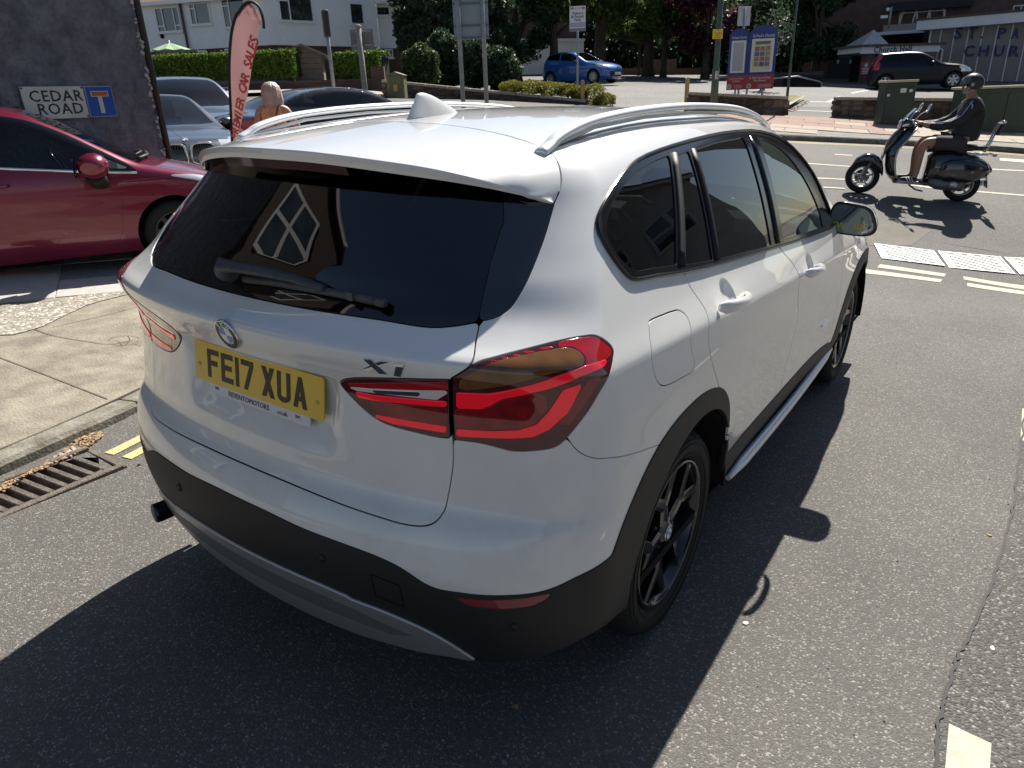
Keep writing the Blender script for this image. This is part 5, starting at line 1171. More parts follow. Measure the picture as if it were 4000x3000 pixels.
# green lamp post with yellow plate
a=at(2786,432,16.8); sg=thing('street_lamp','thick green lamp post with a yellow notice beside the blue boards','lamp post',(a[0],a[1],0),.62); z0=float(gz(*a[:2])); 
MB().tube([(0,0,z0-.1),(0,0,z0+1.1),(0,0,z0+1.15),(0,0,z0+7.2)],[.088,.085,.066,.05],16).build('post',GRNP,sg)
MB().tube([(0,0,z0+7.15),(0,-.3,z0+7.4),(0,-.9,z0+7.5)],.03,8).build('arm',GRNP,sg); MB().box((0,-1.1,z0+7.5),(.22,.6,.12),bev=.04).build('lantern',GALV,sg)
zz=at(2800,142,16.8)[2]; MB().box((-.045,-.09,zz),(.235,.008,.20),bev=.003).build('yellow_notice',mat('yellow_notice',(.72,.50,.05),rough=.5),sg)
for k,(tx,sz) in enumerate((('No cycling',.040),('please',.034),('keep clear',.034))):
    me=text_mesh(tx,sz,extrude=.001); o=link('notice_lettering',me,sg,INK); basis(o,(1,0,0),(0,0,1),(-.045,-.0955,zz+.02-k*.042))
MB().lathe([(0,.0),(.014,0)],10).build('notice_mark',mat('purple_mark',(.25,.05,.22)),sg,loc=(-.045,-.0955,zz+.075),rot=(math.pi/2,0,0))
zz=at(2790,295,16.8)[2]; MB().box((0,-.088,zz),(.075,.006,.17),bev=.004).build('number_plate',mat('sticker_white',(.6,.6,.62)),sg)
for k,tx in enumerate(('13','18')):
    o=link('number_lettering',text_mesh(tx,.065,extrude=.001),sg,INK); basis(o,(1,0,0),(0,0,1),(0,-.0925,zz+.038-k*.075))
# parking notice on a pole
a=at(2256,352,24); sg=thing('parking_sign','white parking notice on a slim pole in front of the blue car','sign',(a[0],a[1],0),.5); z0=float(gz(*a[:2]))-.2; zt=at(2262,38,24)[2]
MB().tube([(0,0,z0),(0,0,zt-.1)],.038,10).build('pole',GALV,sg); zb=at(2262,129,24)[2]; zc=(zt+zb)/2; hh=zt-zb
MB().box((0,-.05,zc),(.53,.014,hh),bev=.008).build('panel',mat('notice_white',(.70,.69,.70),rough=.5),sg)
MB().box((0,-.0585,zb+.045),(.52,.004,.085)).build('grey_band',mat('notice_grey',(.22,.21,.24),rough=.5),sg)
MB().box((0,-.0585,zb+.19),(.50,.004,.14)).build('lilac_band',mat('notice_lilac',(.42,.38,.48),rough=.5),sg)
for k,(tx,sz) in enumerate((('Visitors',.115),('& Permit',.115),('Park',.115))):
    o=link('notice_lettering',text_mesh(tx,sz,extrude=.001,offset=.002),sg,INK); basis(o,(1,0,0),(0,0,1),(0,-.0585,zt-.21-k*.098))
for x in (-.19,.19): MB().box((x,-.0585,zt-.06),(.085,.004,.075)).build('corner_emblem',mat('emblem_red',(.45,.20,.15)),sg)
o=link('notice_lettering',text_mesh('PRIVATE LAND',.045,extrude=.001),sg,INK); basis(o,(1,0,0),(0,0,1),(0,-.0585,zt-.06))
# small sign back behind the boards
a=at(2885,352,21.5); sg=thing('road_sign','small pale sign back rising above the blue notice boards','sign',(a[0],a[1],0),.6); z0=float(gz(*a[:2])); zt=at(2900,38,21.5)[2]; zb=at(2900,108,21.5)[2]
MB().tube([(0,0,z0),(0,0,zt-.03)],.035,8).build('post',GALV,sg); MB().box((0,.045,(zt+zb)/2),(.37,.01,zt-zb),bev=.004).build('panel',mat('pale_back',(.52,.54,.55),rough=.5,var=.08,scale=5),sg)
# thin camera-less green post and wooden posts
a=at(3074,385,18.5); o=thing('thin_post','thin green post beside the church drive','post',(a[0],a[1],0)); z0=float(gz(*a[:2])); MB().tube([(0,0,z0-.1),(0,0,z0+1.2),(0,0,z0+1.22),(0,0,z0+4.6)],[.035,.035,.026,.024],10).build('shaft',GRNP,o); MB().lathe([(.024,0),(.03,.02),(0,.04)],10,(0,0,z0+4.6)).build('cap',GRNP,o)
for px,pt,pb,t,lab in ((2276,317,395,18.4,'square timber post at the end of the flowered wall'),(2686,306,408,17.9,'square timber post left of the green lamp post')):
    a=at(px,pt,t); z0=float(gz(*a[:2]))-.1; o=thing('timber_post',lab,'post',(a[0],a[1],z0),.5,'timber posts either side of the car park entrance'); MB().box((0,0,(a[2]-z0)/2),(.10,.10,a[2]-z0),bev=.008).build('shaft',WOOD,o); MB().prism([(-.055,0),(.055,0),(0,.035)],-.055,.055,T=lambda v:v[:,[0,2,1]]).build('cap',mat('post_cap',(.6,.6,.6)),o,loc=(0,0,a[2]-z0))
# blue notice boards on red base
BLUEB=mat('board_blue',(.022,.045,.20),rough=.45,var=.08,scale=4); REDBD=mat('board_red',(.36,.035,.045),rough=.45,var=.08,scale=4); CREAM=mat('board_cream',(.60,.56,.36),rough=.6,var=.08,scale=6); FRM=mat('board_frame',(.66,.67,.68),rough=.4)
tb=19.6; a=at(2840,352,tb); b_=at(3014,345,tb); d=(b_-a)[:2]; L=np.linalg.norm(d); an=math.atan2(d[1],d[0])-.25; ctr=(a+b_)/2
nb=thing('notice_board','blue double notice board with arched tops and red base above the stone wall','notice board',(ctr[0],ctr[1],0),an)
zb=at(2930,349,tb)[2]; zm=at(2930,294,tb)[2]; zt=at(2990,104,tb)[2]
def arch(x0,x1,z0,z1,r_,n=14):
    c_=(x0+x1)/2; w_=(x1-x0)/2; return [(x0,z0),(x1,z0)]+[(c_+w_*math.cos(t),z1-r_+r_*math.sin(t)) for t in np.linspace(0,math.pi,n)]
tf=lambda y0:(lambda v:np.column_stack([v[:,0],y0+v[:,2],v[:,1]]))
W1=L*.40; x0=-L/2
MB().prism(arch(x0,x0+W1,zm,zt-.06,.20),-.03,.03,T=tf(0)).build('arched_panel',BLUEB,nb); MB().prism(arch(x0+W1+.01,L/2,zm,zt,.28),-.03,.03,T=tf(0)).build('arched_panel',BLUEB,nb)
MB().box((0,0,(zb+zm)/2),(L,.06,zm-zb)).build('red_base',REDBD,nb)
for (xa,xb,zlo,zhi,inner) in ((x0+.06,x0+W1-.06,zm+.07,zt-.36,mat('board_grey',(.40,.40,.42),rough=.5)),(x0+W1+.09,L/2-.08,zm+.07,zt-.34,CREAM)):
    fr_=MB().box(((xa+xb)/2,-.045,(zlo+zhi)/2),(xb-xa,.03,zhi-zlo),bev=.008).build('case_frame',FRM,nb); MB().box(((xa+xb)/2,-.0615,(zlo+zhi)/2),(xb-xa-.10,.004,zhi-zlo-.10)).build('case_backing',inner,fr_)
xa,xb,zlo,zhi=x0+W1+.09,L/2-.08,zm+.07,zt-.34
pw=(xb-xa-.16)/3; cols=[(.30,.16,.12),(.10,.12,.30),(.35,.20,.18),(.36,.28,.12),(.25,.22,.20),(.20,.16,.22)]
for i in range(3):
    for j in range(4): MB().box((xa+.08+pw*(i+.5),-.066,zhi-.25-j*(zhi-zlo-.32)/4),(pw*.86,.004,(zhi-zlo-.32)/4*.86)).build('photo_card',mat('card_%d'%((i*4+j)%6),cols[(i*4+j)%6],rough=.6,var=.4,scale=14),nb)
MB().box(((xa+xb)/2,-.066,zhi-.105),((xb-xa)*.66,.004,.075)).build('heading_card',mat('card_green',(.12,.18,.08),rough=.6),nb)
def word(tx,sz,x,z,m,y=-.034,sx=1.,name='board_lettering',parent=None):
    o=link(name,text_mesh(tx,sz,extrude=.002,offset=sz*.008,sx=sx),parent or nb,m); basis(o,(1,0,0),(0,0,1),(x,y,z)); return o
word("St Paul's Church",.095,x0+W1+.01+(L-W1)/2,zt-.27,FRM,sx=.90); word("St Paul's Church",.080,x0+W1/2,zt-.29,FRM,sx=.72)
word("St. Paul's Second Steps",.070,x0+W1+(L-W1)/2,zm-.075,FRM,sx=.86); word('Pre School',.070,x0+W1+(L-W1)/2,zm-.145,FRM); word("St. Paul's Second Steps",.055,x0+W1/2,zm-.075,FRM,sx=.72); word('Pre School',.06,x0+W1/2,zm-.14,FRM,sx=.8)
for x in (x0+.07,x0+W1+.10): MB().lathe([(0,0),(.065,0),(.065,.004)],18).build('round_emblem',FRM,nb,loc=(x,-.035,zb+.085),rot=(math.pi/2,0,0)); MB().lathe([(0,0),(.038,0)],14).build('emblem_star',mat('emblem_gold',(.45,.33,.10)),nb,loc=(x,-.041,zb+.085),rot=(math.pi/2,0,0))
for k in range(3): MB().box((x0+W1*.62,-.033,zb+.05+.028*k),(.20,.003,.007)).build('small_print',FRM,nb); MB().box((x0+W1+(L-W1)*.68,-.033,zb+.05+.028*k),(.34,.003,.007)).build('small_print',FRM,nb)
for x in (-L*.30,-L*.05,L*.28): MB().box((x,0.02,zb-.35),(.05,.05,.72)).build('leg',GALV,nb)
# raised bed with kerb and fallen leaves beside the drive
bed=[G(3052,445),G(3130,388),G(3085,384),G(3048,390)]
sheet('planting_bed',bed,.10,GRASSD,.15)
quad('bed_kerb',[(3050,432),(3140,388),(3142,392),(3056,444)],COPE,.12)
for q in ([(3250,398),(3275,376),(3283,378),(3226,398)],[(3160,396),(3260,399),(3260,401),(3160,398)],[(3118,431),(3250,436),(3250,438),(3118,433)],[(3322,362),(3400,349),(3404,351),(3330,366)]): quad('bay_line',q,mat('white_paint_line',(.5,.5,.48),rough=.8,var=.2,scale=20),.006)
sheet('car_park',[G(2200,410),G(3262,420),G(3640,345),G(3300,340),G(2960,330),G(2500,334),G(2180,340)],.004,ASPHL,.6)
LEAFM=mat('dry_leaf',(.34,.20,.10),rough=.8,col2=(.50,.36,.22),scale=30)
def litter(name,cat_,labelf,spots,m,size,group,me=None,flat=.004):
    for k,(px,py) in enumerate(spots):
        x,y=G(px,py); s=size*rng.uniform(.7,1.3); o=oriented(name,me,m,None,x,y,rng.uniform(0,6.28),flat+.002*rng.random()); o.scale=(s,s*rng.uniform(.5,1),s)
        tag(o,labelf,cat_,group)
def leafmesh(name,seed):
    r=np.random.default_rng(seed); o=[(0,-.5),(.28,-.25),(.34,.05),(.22,.3),(0,.5),(-.2,.3),(-.34,0),(-.26,-.28)]; b=MB(); b.add([(0,0,.10)]+[(x,y,r.uniform(-.02,.12)) for x,y in o],[(0,i+1,(i+1)%8+1) for i in range(8)]); return b.mesh(name)
# drifts of crisp fallen leaves: too many to count
def drift(name,poly,n,m,size):
    P=np.array([G(*p) for p in poly]); b=MB(); lo,hi=P.min(0),P.max(0); k=0
    while k<n:
        p=rng.uniform(lo,hi)
        if psdf(np.array([p]),P)[0]>0: continue
        k+=1; s=size*rng.uniform(.5,1.4); a=rng.uniform(0,6.28); z=float(gz(*p))+.006; tl=rng.uniform(-.5,.5,2)
        q=[(math.cos(a+t)*s*r_,math.sin(a+t)*s*r_) for t,r_ in ((0,.6),(1.2,.35),(2.2,.45),(3.14,.6),(4.2,.35),(5.2,.4))]
        b.add([(p[0]+x,p[1]+y,z+abs(x*tl[0]+y*tl[1])+.008*rng.random()) for x,y in q],[(0,1,2,3,4,5)])
    return tag(b.build(name,m),kind='stuff')
drift('fallen_leaves',[(3040,455),(3065,430),(3140,390),(3165,398),(3110,432)],120,LEAFM,.075)
drift('gutter_leaves',[(0,1905),(120,1850),(215,1790),(285,1735),(330,1705),(400,1690),(400,1712),(340,1760),(280,1790),(215,1818),(95,1870),(0,1940)],420,LEAFM,.016)
drift('gutter_litter',[(235,1790),(290,1750),(300,1775),(250,1805)],40,mat('litter_white',(.55,.52,.48),rough=.8),.018)
chip=leafmesh('paper_scrap',3)
for k,((px,py),lab) in enumerate((((2912,2436),'small white paper scrap on the sunlit road near the rear wheel'),((3877,2535),'white paper scrap on the darker road patch at right'),((3865,2092),'tiny tan scrap beside the road seam'),((3345,1205),'pale leaf on the road beside the front wheel'),((2012,2764),'curled brown leaf in the shadow behind the white car'))):
    x,y=G(px,py); o=oriented('paper_scrap' if 'scrap' in lab else 'fallen_leaf',chip,WHITE if k<2 else LEAFM,None,x,y,.6+k,.003); o.scale=(.030,.016,.03) if k!=4 else (.03,.022,.05); tag(o,lab,'litter'); 
    o.data=o.data.copy() if k else o.data; o.data.materials.clear(); o.data.materials.append(WHITE if k<2 else LEAFM)
# tiny loose stones and specks on the near road
b=MB()
for k in range(500):
    x=rng.uniform(-2.0,3.2); y=rng.uniform(-1.6,4.5); s=rng.uniform(.0025,.006); z=float(nearz(x,y))
    b.add([(x-s,y,z),(x+s*.6,y-s,z),(x+s*.5,y+s,z),(x,y,z+s*1.1)],[(0,1,3),(1,2,3),(2,0,3)])
tag(b.build('loose_grit',mat('grit',(.35,.33,.30),rough=.9)),kind='stuff')
# ------------------------------------------------------------------ rendered wall with the street sign, left
REND=mat('roughcast_render',(.12,.125,.145),rough=.95,spec=.15,col2=(.235,.24,.26),scale=4.5,detail=14,bump=1.,bscale=17)
n_=REND.node_tree
for nd in n_.nodes:
    if nd.type=='BUMP': nd.inputs['Distance'].default_value=.09
wx=-6.80; yc=3.08
bl=thing('corner_building','dark grey roughcast side wall carrying the road name plate','building',(wx,yc,0))
zg=float(gz(wx,1.0))
# front face with real lumps: displaced grid
ny,nz=150,90; ys=np.linspace(-12,0,ny)*1.0; ys=-12*(np.linspace(1,0,ny)**1.6); zs=np.linspace(-.3,6.5,nz); rr=np.random.default_rng(5)
Dm=rr.normal(0,.006,(ny,nz)); V=[(float(Dm[i,j]),float(ys[i]),float(zs[j])) for i in range(ny) for j in range(nz)]
F=[(i*nz+j,(i+1)*nz+j,(i+1)*nz+j+1,i*nz+j+1) for i in range(ny-1) for j in range(nz-1)]
b=MB().add(V,F,0,True); b.add([(-.02,-12,-.3),(-.02,0.0,-.3),(-.02,0.0,6.5),(-.02,-12,6.5),(-6,-12,-.3),(-6,0,-.3),(-6,0,6.5),(-6,-12,6.5)],[(1,5,6,2),(5,4,7,6),(4,0,3,7),(3,2,6,7)]); b.build('wall',REND,bl)
MB().tube([(.0,.045,-.2),(.0,.045,6.5)],.038,10).build('corner_pipe',mat('black_pipe',(.012,.012,.014),rough=.5),bl)
b=MB(); 
for k in range(140):
    z=rng.uniform(0,4.5); s=rng.uniform(.012,.03); b.lathe([(0,-s),(s*.7,-s*.5),(s,0),(s*.7,s*.5),(0,s)],5,(rng.uniform(-.01,.012),rng.uniform(-.03,.008),z))
tag(b.build('sunlit_render_edge',mat('sunlit_render_tone',(.45,.44,.43),rough=.95,var=.2,scale=20),bl),kind='stuff')  # rough wall edge; the sunlight on it is painted as paler render
# road name plate and no-through-road panel
SGW=mat('name_plate_white',(.50,.475,.44),rough=.6,col2=(.58,.555,.52),scale=5,detail=9); 
def wp(px,py): 
    p=onplane(px,py,(1,0,0),wx+.012); return p[1],p[2]
y0,z1=wp(72,341); y1,z1b=wp(425,330); ym=wp(318,334)[0]; zb=wp(452,454)[1]; zt=(z1+z1b)/2-.005
np_=thing('name_plate','white CEDAR ROAD street name plate fixed to the grey wall','sign',(wx+.02,(y0+ym)/2,(zb+zt)/2))
MB().box((0,0,0),(.014,ym-y0,zt-zb),bev=.004).build('panel',SGW,np_)
MB().box((-.004,0,0),(.010,ym-y0+.016,zt-zb+.016),bev=.004).build('border',mat('plate_border',(.12,.12,.14),rough=.6),np_)
hgt=zt-zb
for tx,z,yy in (('CEDAR',hgt*.19,.02),('ROAD',-hgt*.21,.035)):
    o=link('lettering',text_mesh(tx,.150,extrude=.001,offset=.0015,spacing=1.10,sx=1.02),np_,INK); basis(o,(0,1,0),(0,0,1),(.0085,yy,z))
for yy,zz in ((-.5,.5),(.5,.5),(.5,-.5),(-.5,-.5)): MB().lathe([(0,.004),(.008,.003),(.01,0)],8).build('screw',DARKIN,np_,loc=(.008,yy*(ym-y0-.03),zz*(hgt-.03)),rot=(0,math.pi/2,0))
ts=thing('no_through_sign','blue no through road panel with white stem and red bar','sign',(wx+.02,(ym+y1)/2+.012,(zb+zt)/2)); wd=y1-ym
BLS=mat('sign_blue',(.006,.07,.33),rough=.35,var=.05,scale=3); 
MB().box((0,0,0),(.014,wd,hgt*1.0),bev=.004).build('panel',mat('pale_edge',(.35,.38,.48)),ts); MB().box((.0035,0,0),(.012,wd-.016,hgt-.016)).build('blue_face',BLS,ts)
MB().box((.0105,-.004,-hgt*.06),(.002,wd*.155,hgt*.64)).build('white_stem',SGW,ts); MB().box((.0112,0,hgt*.25),(.002,wd*.64,hgt*.185)).build('bar_edge',SGW,ts); MB().box((.0125,0,hgt*.25),(.002,wd*.585,hgt*.135)).build('red_bar',mat('sign_red',(.42,.09,.035),rough=.45),ts)
# ------------------------------------------------------------------ other cars: one implicit builder, a parameter set for each kind
def split(V,F,f):
    return clip(V,F,f),clip(V,F,-np.asarray(f))
def gcar(P,label,group,paint,pos,heading,res=.04,name='parked_car',roofm=None):
    yr,yf,Wd=P['yr'],P['yf'],P['W']; TYc,TZc=P['TY'],P['TZ']; belt=P['belt']; rz=P['roofz']; wr=P['wr']; ya=P.get('rear_axle',0.); yb=P['wb']
    def wfun(y,z):
        plan=spl([yr,yr+.35,yr+.9,(yr+yf)/2,yf-1.0,yf-.4,yf],[.86,.955,.99,1.,.985,.93,.80],y); prof=spl([.12,.32,.60,belt-.08,belt+.02,(belt+rz)/2,rz+.08],[.90,.975,1.,.985,.945,.845,.665],z); 
        return Wd*plan*prof
    def zt(x,y): return spl(TYc,TZc,y)-P.get('crown',.06)*(np.minimum(np.abs(x),1.)/Wd)**2
    RZ_,RY_=P['RZ'],P['RY']; FZ_,FY_=P['FZ'],P['FY']
    def f(Q):
        x=np.abs(Q[...,0]);y=Q[...,1];z=Q[...,2]; xx=np.minimum(x,1.)
        fs=x-wfun(y,z); fr=(spl(RZ_,RY_,z)+.16*(xx/Wd)**2-y)*.9; ff=(y-spl(FZ_,FY_,z)+.24*(xx/Wd)**2.4)*.9; ft=(z-zt(x,y))*spl(TYc,P['TS'],y)
        return smax(smax(smax(fs,fr,.12),ff,.16),ft,.085)
    # columns: rear fan, sides, front fan; rows by elevation
    cols=[]; y0,y1=yr+.55,yf-.75
    nfan=max(8,int(1.0/res)); 
    for k in range(nfan): a=math.pi/2*(1-k/nfan); cols.append((y0,math.cos(a),-math.sin(a)))
    for y in np.arange(y0,y1,res): cols.append((y,1.,0.))
    for k in range(nfan+1): a=math.pi/2*k/nfan; cols.append((y1,math.cos(a),math.sin(a)))
    c=np.array(cols); hh=.62; ph=np.concatenate([np.linspace(-38,40,int(.95*2.3/res)),np.linspace(40,90,int(.9/res))[1:]]); ph=np.radians(ph)
    nu,nv=len(c),len(ph); S=np.zeros((nu,nv,3)); S[:,:,1]=c[:,0:1]; S[:,:,2]=hh; D=np.zeros_like(S); D[:,:,0]=c[:,1:2]*np.cos(ph); D[:,:,1]=c[:,2:3]*np.cos(ph); D[:,:,2]=np.sin(ph)
    S=S.reshape(-1,3);D=D.reshape(-1,3); t=march(S,D,f,t0=2.4,n=30); Pt=S+D*t[:,None]; N=grad(Pt,f); ok=np.abs(f(Pt))<5e-3
    V=np.hstack([Pt,N]); F=grid_faces(nu,nv,ok)
    car_=thing(name,label,'car',pos,math.radians(heading-90),group)
    big=lambda V,c_,v: np.where(c_,v,1.)
    V,F=clip(V,F,P['zb']-V[:,2])
    for yy in (ya,yb): V,F=clip(V,F,big(V,np.abs(V[:,3])>.25,-(np.hypot(V[:,1]-yy,V[:,2]-wr)-wr*1.17))*np.where(np.abs(V[:,3])>.25,1,-1))
    def cut(kind,poly,g=0.):
        poly=np.asarray(poly,float)
        if kind=='side': return lambda V: big(V,np.abs(V[:,3])>.35,psdf(V[:,[1,2]],poly)+g)
        if kind=='top': return lambda V: big(V,(V[:,5]>.12),psdf(np.column_stack([np.abs(V[:,0]),V[:,1]]),poly)+g)
        if kind=='rear': return lambda V: big(V,V[:,4]<-.12,psdf(np.column_stack([np.abs(V[:,0]),V[:,2]]),poly)+g)
        if kind=='front': return lambda V: big(V,V[:,4]>.12,psdf(np.column_stack([np.abs(V[:,0]),V[:,2]]),poly)+g)
    for nm,kind,poly,m_,off,sep in P['parts']:
        m_=paint if m_=='paint' else (P['mats'].get(m_) or MATS[m_]); ff_=cut(kind,poly)(V)
        g=.0035 if nm.endswith('door') or nm=='bonnet' else 0.
        (Vi,Fi)=clip(V,F,ff_+g) if g else clip(V,F,ff_); Vo,Fo=clip(V,F,-ff_)
        if Fi: finish(nm,Vi[:,:3],Vi[:,3:6],Fi,m_,car_,.008 if g else .006,.001,off,not sep,(1,-1) if sep else (1,))
        V,F=Vo,Fo
    finish('body',V[:,:3],V[:,3:6],F,paint,car_,.012,.0015,0,True,(1,))
    # dark liner, wheel wells, floor
    MB().box((0,(yr+yf)/2,.30),(Wd*1.7,(yf-yr)*.86,.06)).build('underbody',DARKIN,car_)
    for yy in (ya,yb):
        for sd in (1,-1):
            o=MB().lathe([(wr*1.18,Wd*.93),(wr*1.18,Wd*.55),(.05,Wd*.55)],28,(0,yy,wr),'x',a0=-.1,a1=math.pi+.1).build('wheel_well',DARKIN,car_); o.scale=(sd,1,1)
            xo=Wd-.015; tw=.20
            tb_=MB().lathe([(wr*.66,-.02),(wr*.72,.0),(wr*.86,.004),(wr*.95,-.012),(wr,-.04),(wr,-tw+.04),(wr*.95,-tw+.01),(wr*.7,-tw)],40,axis='x').build('wheel',RUB,car_); tb_.location=(sd*xo,yy,wr); tb_.scale=(sd,1,1)
            rm=MB().lathe([(wr*.69,-.018),(wr*.68,-.006),(wr*.64,-.010),(wr*.60,-.035),(wr*.58,-.15)],40,axis='x')
            rm.lathe([(wr*.60,-.09),(.02,-.09)],24,axis='x',mi=1)
            r_=rm.build('rim',[P['mats']['wheel'],DARKIN],tb_)
            sp=MB(); ns=P.get('spokes',7)
            for k in range(ns):
                a=2*math.pi*k/ns; ca,sa=math.cos(a),math.sin(a); hw0,hw1=P.get('sw',(.028,.020)); 
                q=[(-hw0,.02),(hw0,.02),(hw1,wr*.645),(-hw1,wr*.645)]
                for dx0,dx1 in ((-.012,-.035),):
                    vs_=[(dx0 if i>1 else dx0+.004,u*ca-v*sa,u*sa+v*ca) for i,(u,v) in enumerate(q)]+[(dx1,u*ca-v*sa,u*sa+v*ca) for u,v in q]
                    sp.add(vs_,[(0,1,2,3),(4,7,6,5),(0,4,5,1),(1,5,6,2),(2,6,7,3),(3,7,4,0)])
            sp.lathe([(0,-.004),(.045,-.006),(.055,-.02)],16,axis='x'); sp.build('spokes',P['mats']['wheel'],tb_)
    # mirrors
    my,mz=P['mirror']; ms=P.get('ms',1.)
    for sd in (1,-1):
        x0=wfun(np.array(my),np.array(mz-.06)).item()
        b=MB(); b.tube([(sd*(x0+.03),my,mz),(sd*(x0+.08),my+.02,mz),(sd*(x0+.16),my+.015,mz+.005),(sd*(x0+.215),my,mz-.005)],[.05,.085,.085,.05],14,ry=[.05,.078,.07,.035],up=(0,0,1)); mo=b.build('door_mirror',paint,car_); mo.matrix_local=Matrix.Translation((sd*x0,my,mz))@Matrix.Scale(ms,4)@Matrix.Translation((-sd*x0,-my,-mz))
        b=MB(); b.tube([(sd*(x0-.02),my+.03,mz-.12),(sd*(x0+.05),my+.02,mz-.085),(sd*(x0+.13),my+.01,mz-.06)],[.05,.06,.05],10,ry=[.03,.04,.03]).build('mirror_base',BLK,mo)
        MB().box((sd*(x0+.12),my-.078,mz),(.15,.012,.105),bev=.01).build('mirror_glass',MATS['mirror_glass'],mo)
        if P.get('repeater'): MB().box((sd*(x0+.165),my+.060,mz-.012),(.09,.03,.03),bev=.01,rz=-sd*.35).build('indicator',mat('repeater_lens',(.75,.68,.55),rough=.15,coat=1.),mo)
    # cabin
    seatm=P['mats'].get('seat',FAB)
    for sd in (1,-1):
        b=MB(); b.box((sd*.36,P['seaty']+.05,.55),(.48,.5,.18),bev=.05); R_=np.array(Matrix.Rotation(math.radians(16),3,'X')); b.box((sd*.36,P['seaty']-.25,.86),(.46,.14,.56),R=R_,bev=.05); s_=b.build('seat',seatm,car_); MB().box((sd*.36,P['seaty']-.35,1.20),(.25,.09,.16),R=R_,bev=.03).build('headrest',seatm,s_)
    b=MB(); b.box((0,P['seaty']-1.0,.60),(1.2,.5,.4),bev=.05); b.build('rear_bench',seatm,car_)
    MB().box((0,P['dashy'],belt-.12),(Wd*1.66,.42,.24),bev=.07).build('dashboard',P['mats'].get('dash',DARKIN),car_)
    MB().tube([(.36+.18*math.cos(a),P['dashy']-.33-.07*math.sin(a),belt-.02+.16*math.sin(a)) for a in np.linspace(0,2*math.pi,24,endpoint=False)],.015,8,closed=True).build('steering_wheel',GLOSSB,car_)
    for fn in P.get('extra',()): fn(car_,f,wfun)
    return car_
TSc=lambda n:[1.]*n
WG=mat('alloy_grey',(.42,.43,.45),rough=.3,metal=.7); LAMP=mat('clear_lamp',(.62,.66,.70),rough=.08,coat=1.,metal=.3); TINT=glass('car_glass',(.50,.56,.54),1.5); TINTD=glass('dark_car_glass',(.16,.18,.19),1.5)
def plate_at(x,y,z,rot,bg,parent):
    o=MB().box((0,0,0),(.52,.008,.111),bev=.003).build('number_plate',bg,parent); o.location=(x,y,z); o.rotation_euler=rot; return o
def fiesta(front_only=False,WS=[(0,1.24),(.50,1.25),(.60,1.42),(.72,2.02),(.5,2.10),(0,2.14)]):
    P=dict(yr=-.66,yf=3.28,W=.86,belt=.99,roofz=1.42,wr=.305,wb=2.49,zb=.17,
     TY=[-.70,-.60,-.42,-.1,.4,.9,1.25,1.6,1.95,2.12,2.3,2.7,3.05,3.28],TZ=[.98,1.15,1.36,1.425,1.475,1.46,1.40,1.24,1.07,1.005,.97,.895,.79,.68],TS=[.7,.7,.85,1,1,1,.9,.87,.87,.95,1,1,.95,.9],
     RZ=[.17,.3,.5,.72,.95,1.1,1.3,1.5],RY=[-.56,-.64,-.68,-.66,-.60,-.52,-.36,-.2],FZ=[.17,.3,.5,.66,.8,1.0],FY=[3.12,3.24,3.29,3.25,3.12,2.7],crown=.07,mirror=(1.62,.985),repeater=True,seaty=1.02,dashy=1.75,mats=dict(wheel=WG,dash=mat('dash_grey',(.10,.105,.11),rough=.7)),spokes=10)
    P['parts']=[
     ('windscreen','top',WS,'car_glass',-.002,False),
     ('rear_window','rear',[(0,1.06),(.50,1.06),(.53,1.12),(.47,1.33),(0,1.35)],'dark_car_glass',-.002,False),
     ('window_trim','side',crv([(-.30,1.30),(-.34,1.22),(-.22,1.135),(.2,1.085),(.9,1.035),(1.6,.985),(2.02,.955)]+[(2.02,.955)]+[(1.98,.99),(1.75,1.11),(1.45,1.25),(1.15,1.355),(.8,1.40),(.3,1.405),(-.05,1.375)],True,4),'gloss_black',-.001,True)]
    return P
def two(P,parts): P=dict(P); P['parts']=parts; return P
# --- red hatchback beside the wall
def red_extra(c,f,w):
    # bright strip along the window sill, door handle, headlamp, wiper
    for sd in (1,-1):
        pts=[]
        for y,z in ((-.1,1.115),(.4,1.075),(.9,1.033),(1.4,.975),(1.75,.935),(2.0,.910),(2.24,.888)):
            pts.append((sd*(float(w(np.array(y),np.array(z)))+.006),y,z))
        MB().tube(crv(pts,n=4),.005,6,ry=.013).build('sill_trim',CHROME,c)
        for y in (.14,1.12):
            x=float(w(np.array(y),np.array(.86))); MB().tube([(sd*x,y-.11,.855),(sd*(x+.03),y-.07,.857),(sd*(x+.035),y,.858),(sd*(x+.03),y+.08,.856),(sd*x,y+.11,.854)],[.012,.017,.018,.017,.012],8).build('door_handle',CARS['red'],c)
    MB().tube([(.1,2.30,1.05),(.35,2.32,1.045),(.66,2.26,1.035)],[.012,.014,.01],6).build('wiper',BLK,c)
    MB().tube([(-.70,2.28,1.005),(-.3,2.37,1.012),(.3,2.37,1.012),(.70,2.28,1.005)],.02,8,ry=.016).build('scuttle',BLK,c)
CARS=dict(red=mat('magenta_red_paint',(.19,.006,.036),rough=.28,metal=.30,coat=1.,coatr=.02,var=.06,scale=400))
P=fiesta(WS=[(0,1.40),(.50,1.41),(.60,1.56),(.72,2.22),(.5,2.32),(0,2.36)]); P.update(TY=[-.70,-.60,-.42,-.1,.4,.9,1.25,1.42,1.74,2.0,2.25,2.42,2.7,3.05,3.28],TZ=[.98,1.15,1.36,1.425,1.49,1.515,1.50,1.46,1.31,1.16,1.025,.975,.905,.79,.68],TS=[.7,.7,.85,1,1,1,1,.9,.87,.87,.92,1,1,.95,.9],mirror=(1.88,.975),ms=1.5,seaty=1.1,dashy=1.95,spokes=9); P['mats']=dict(P['mats'],wheel=mat('dark_alloy',(.03,.03,.032),rough=.3)); P['roofz']=1.46
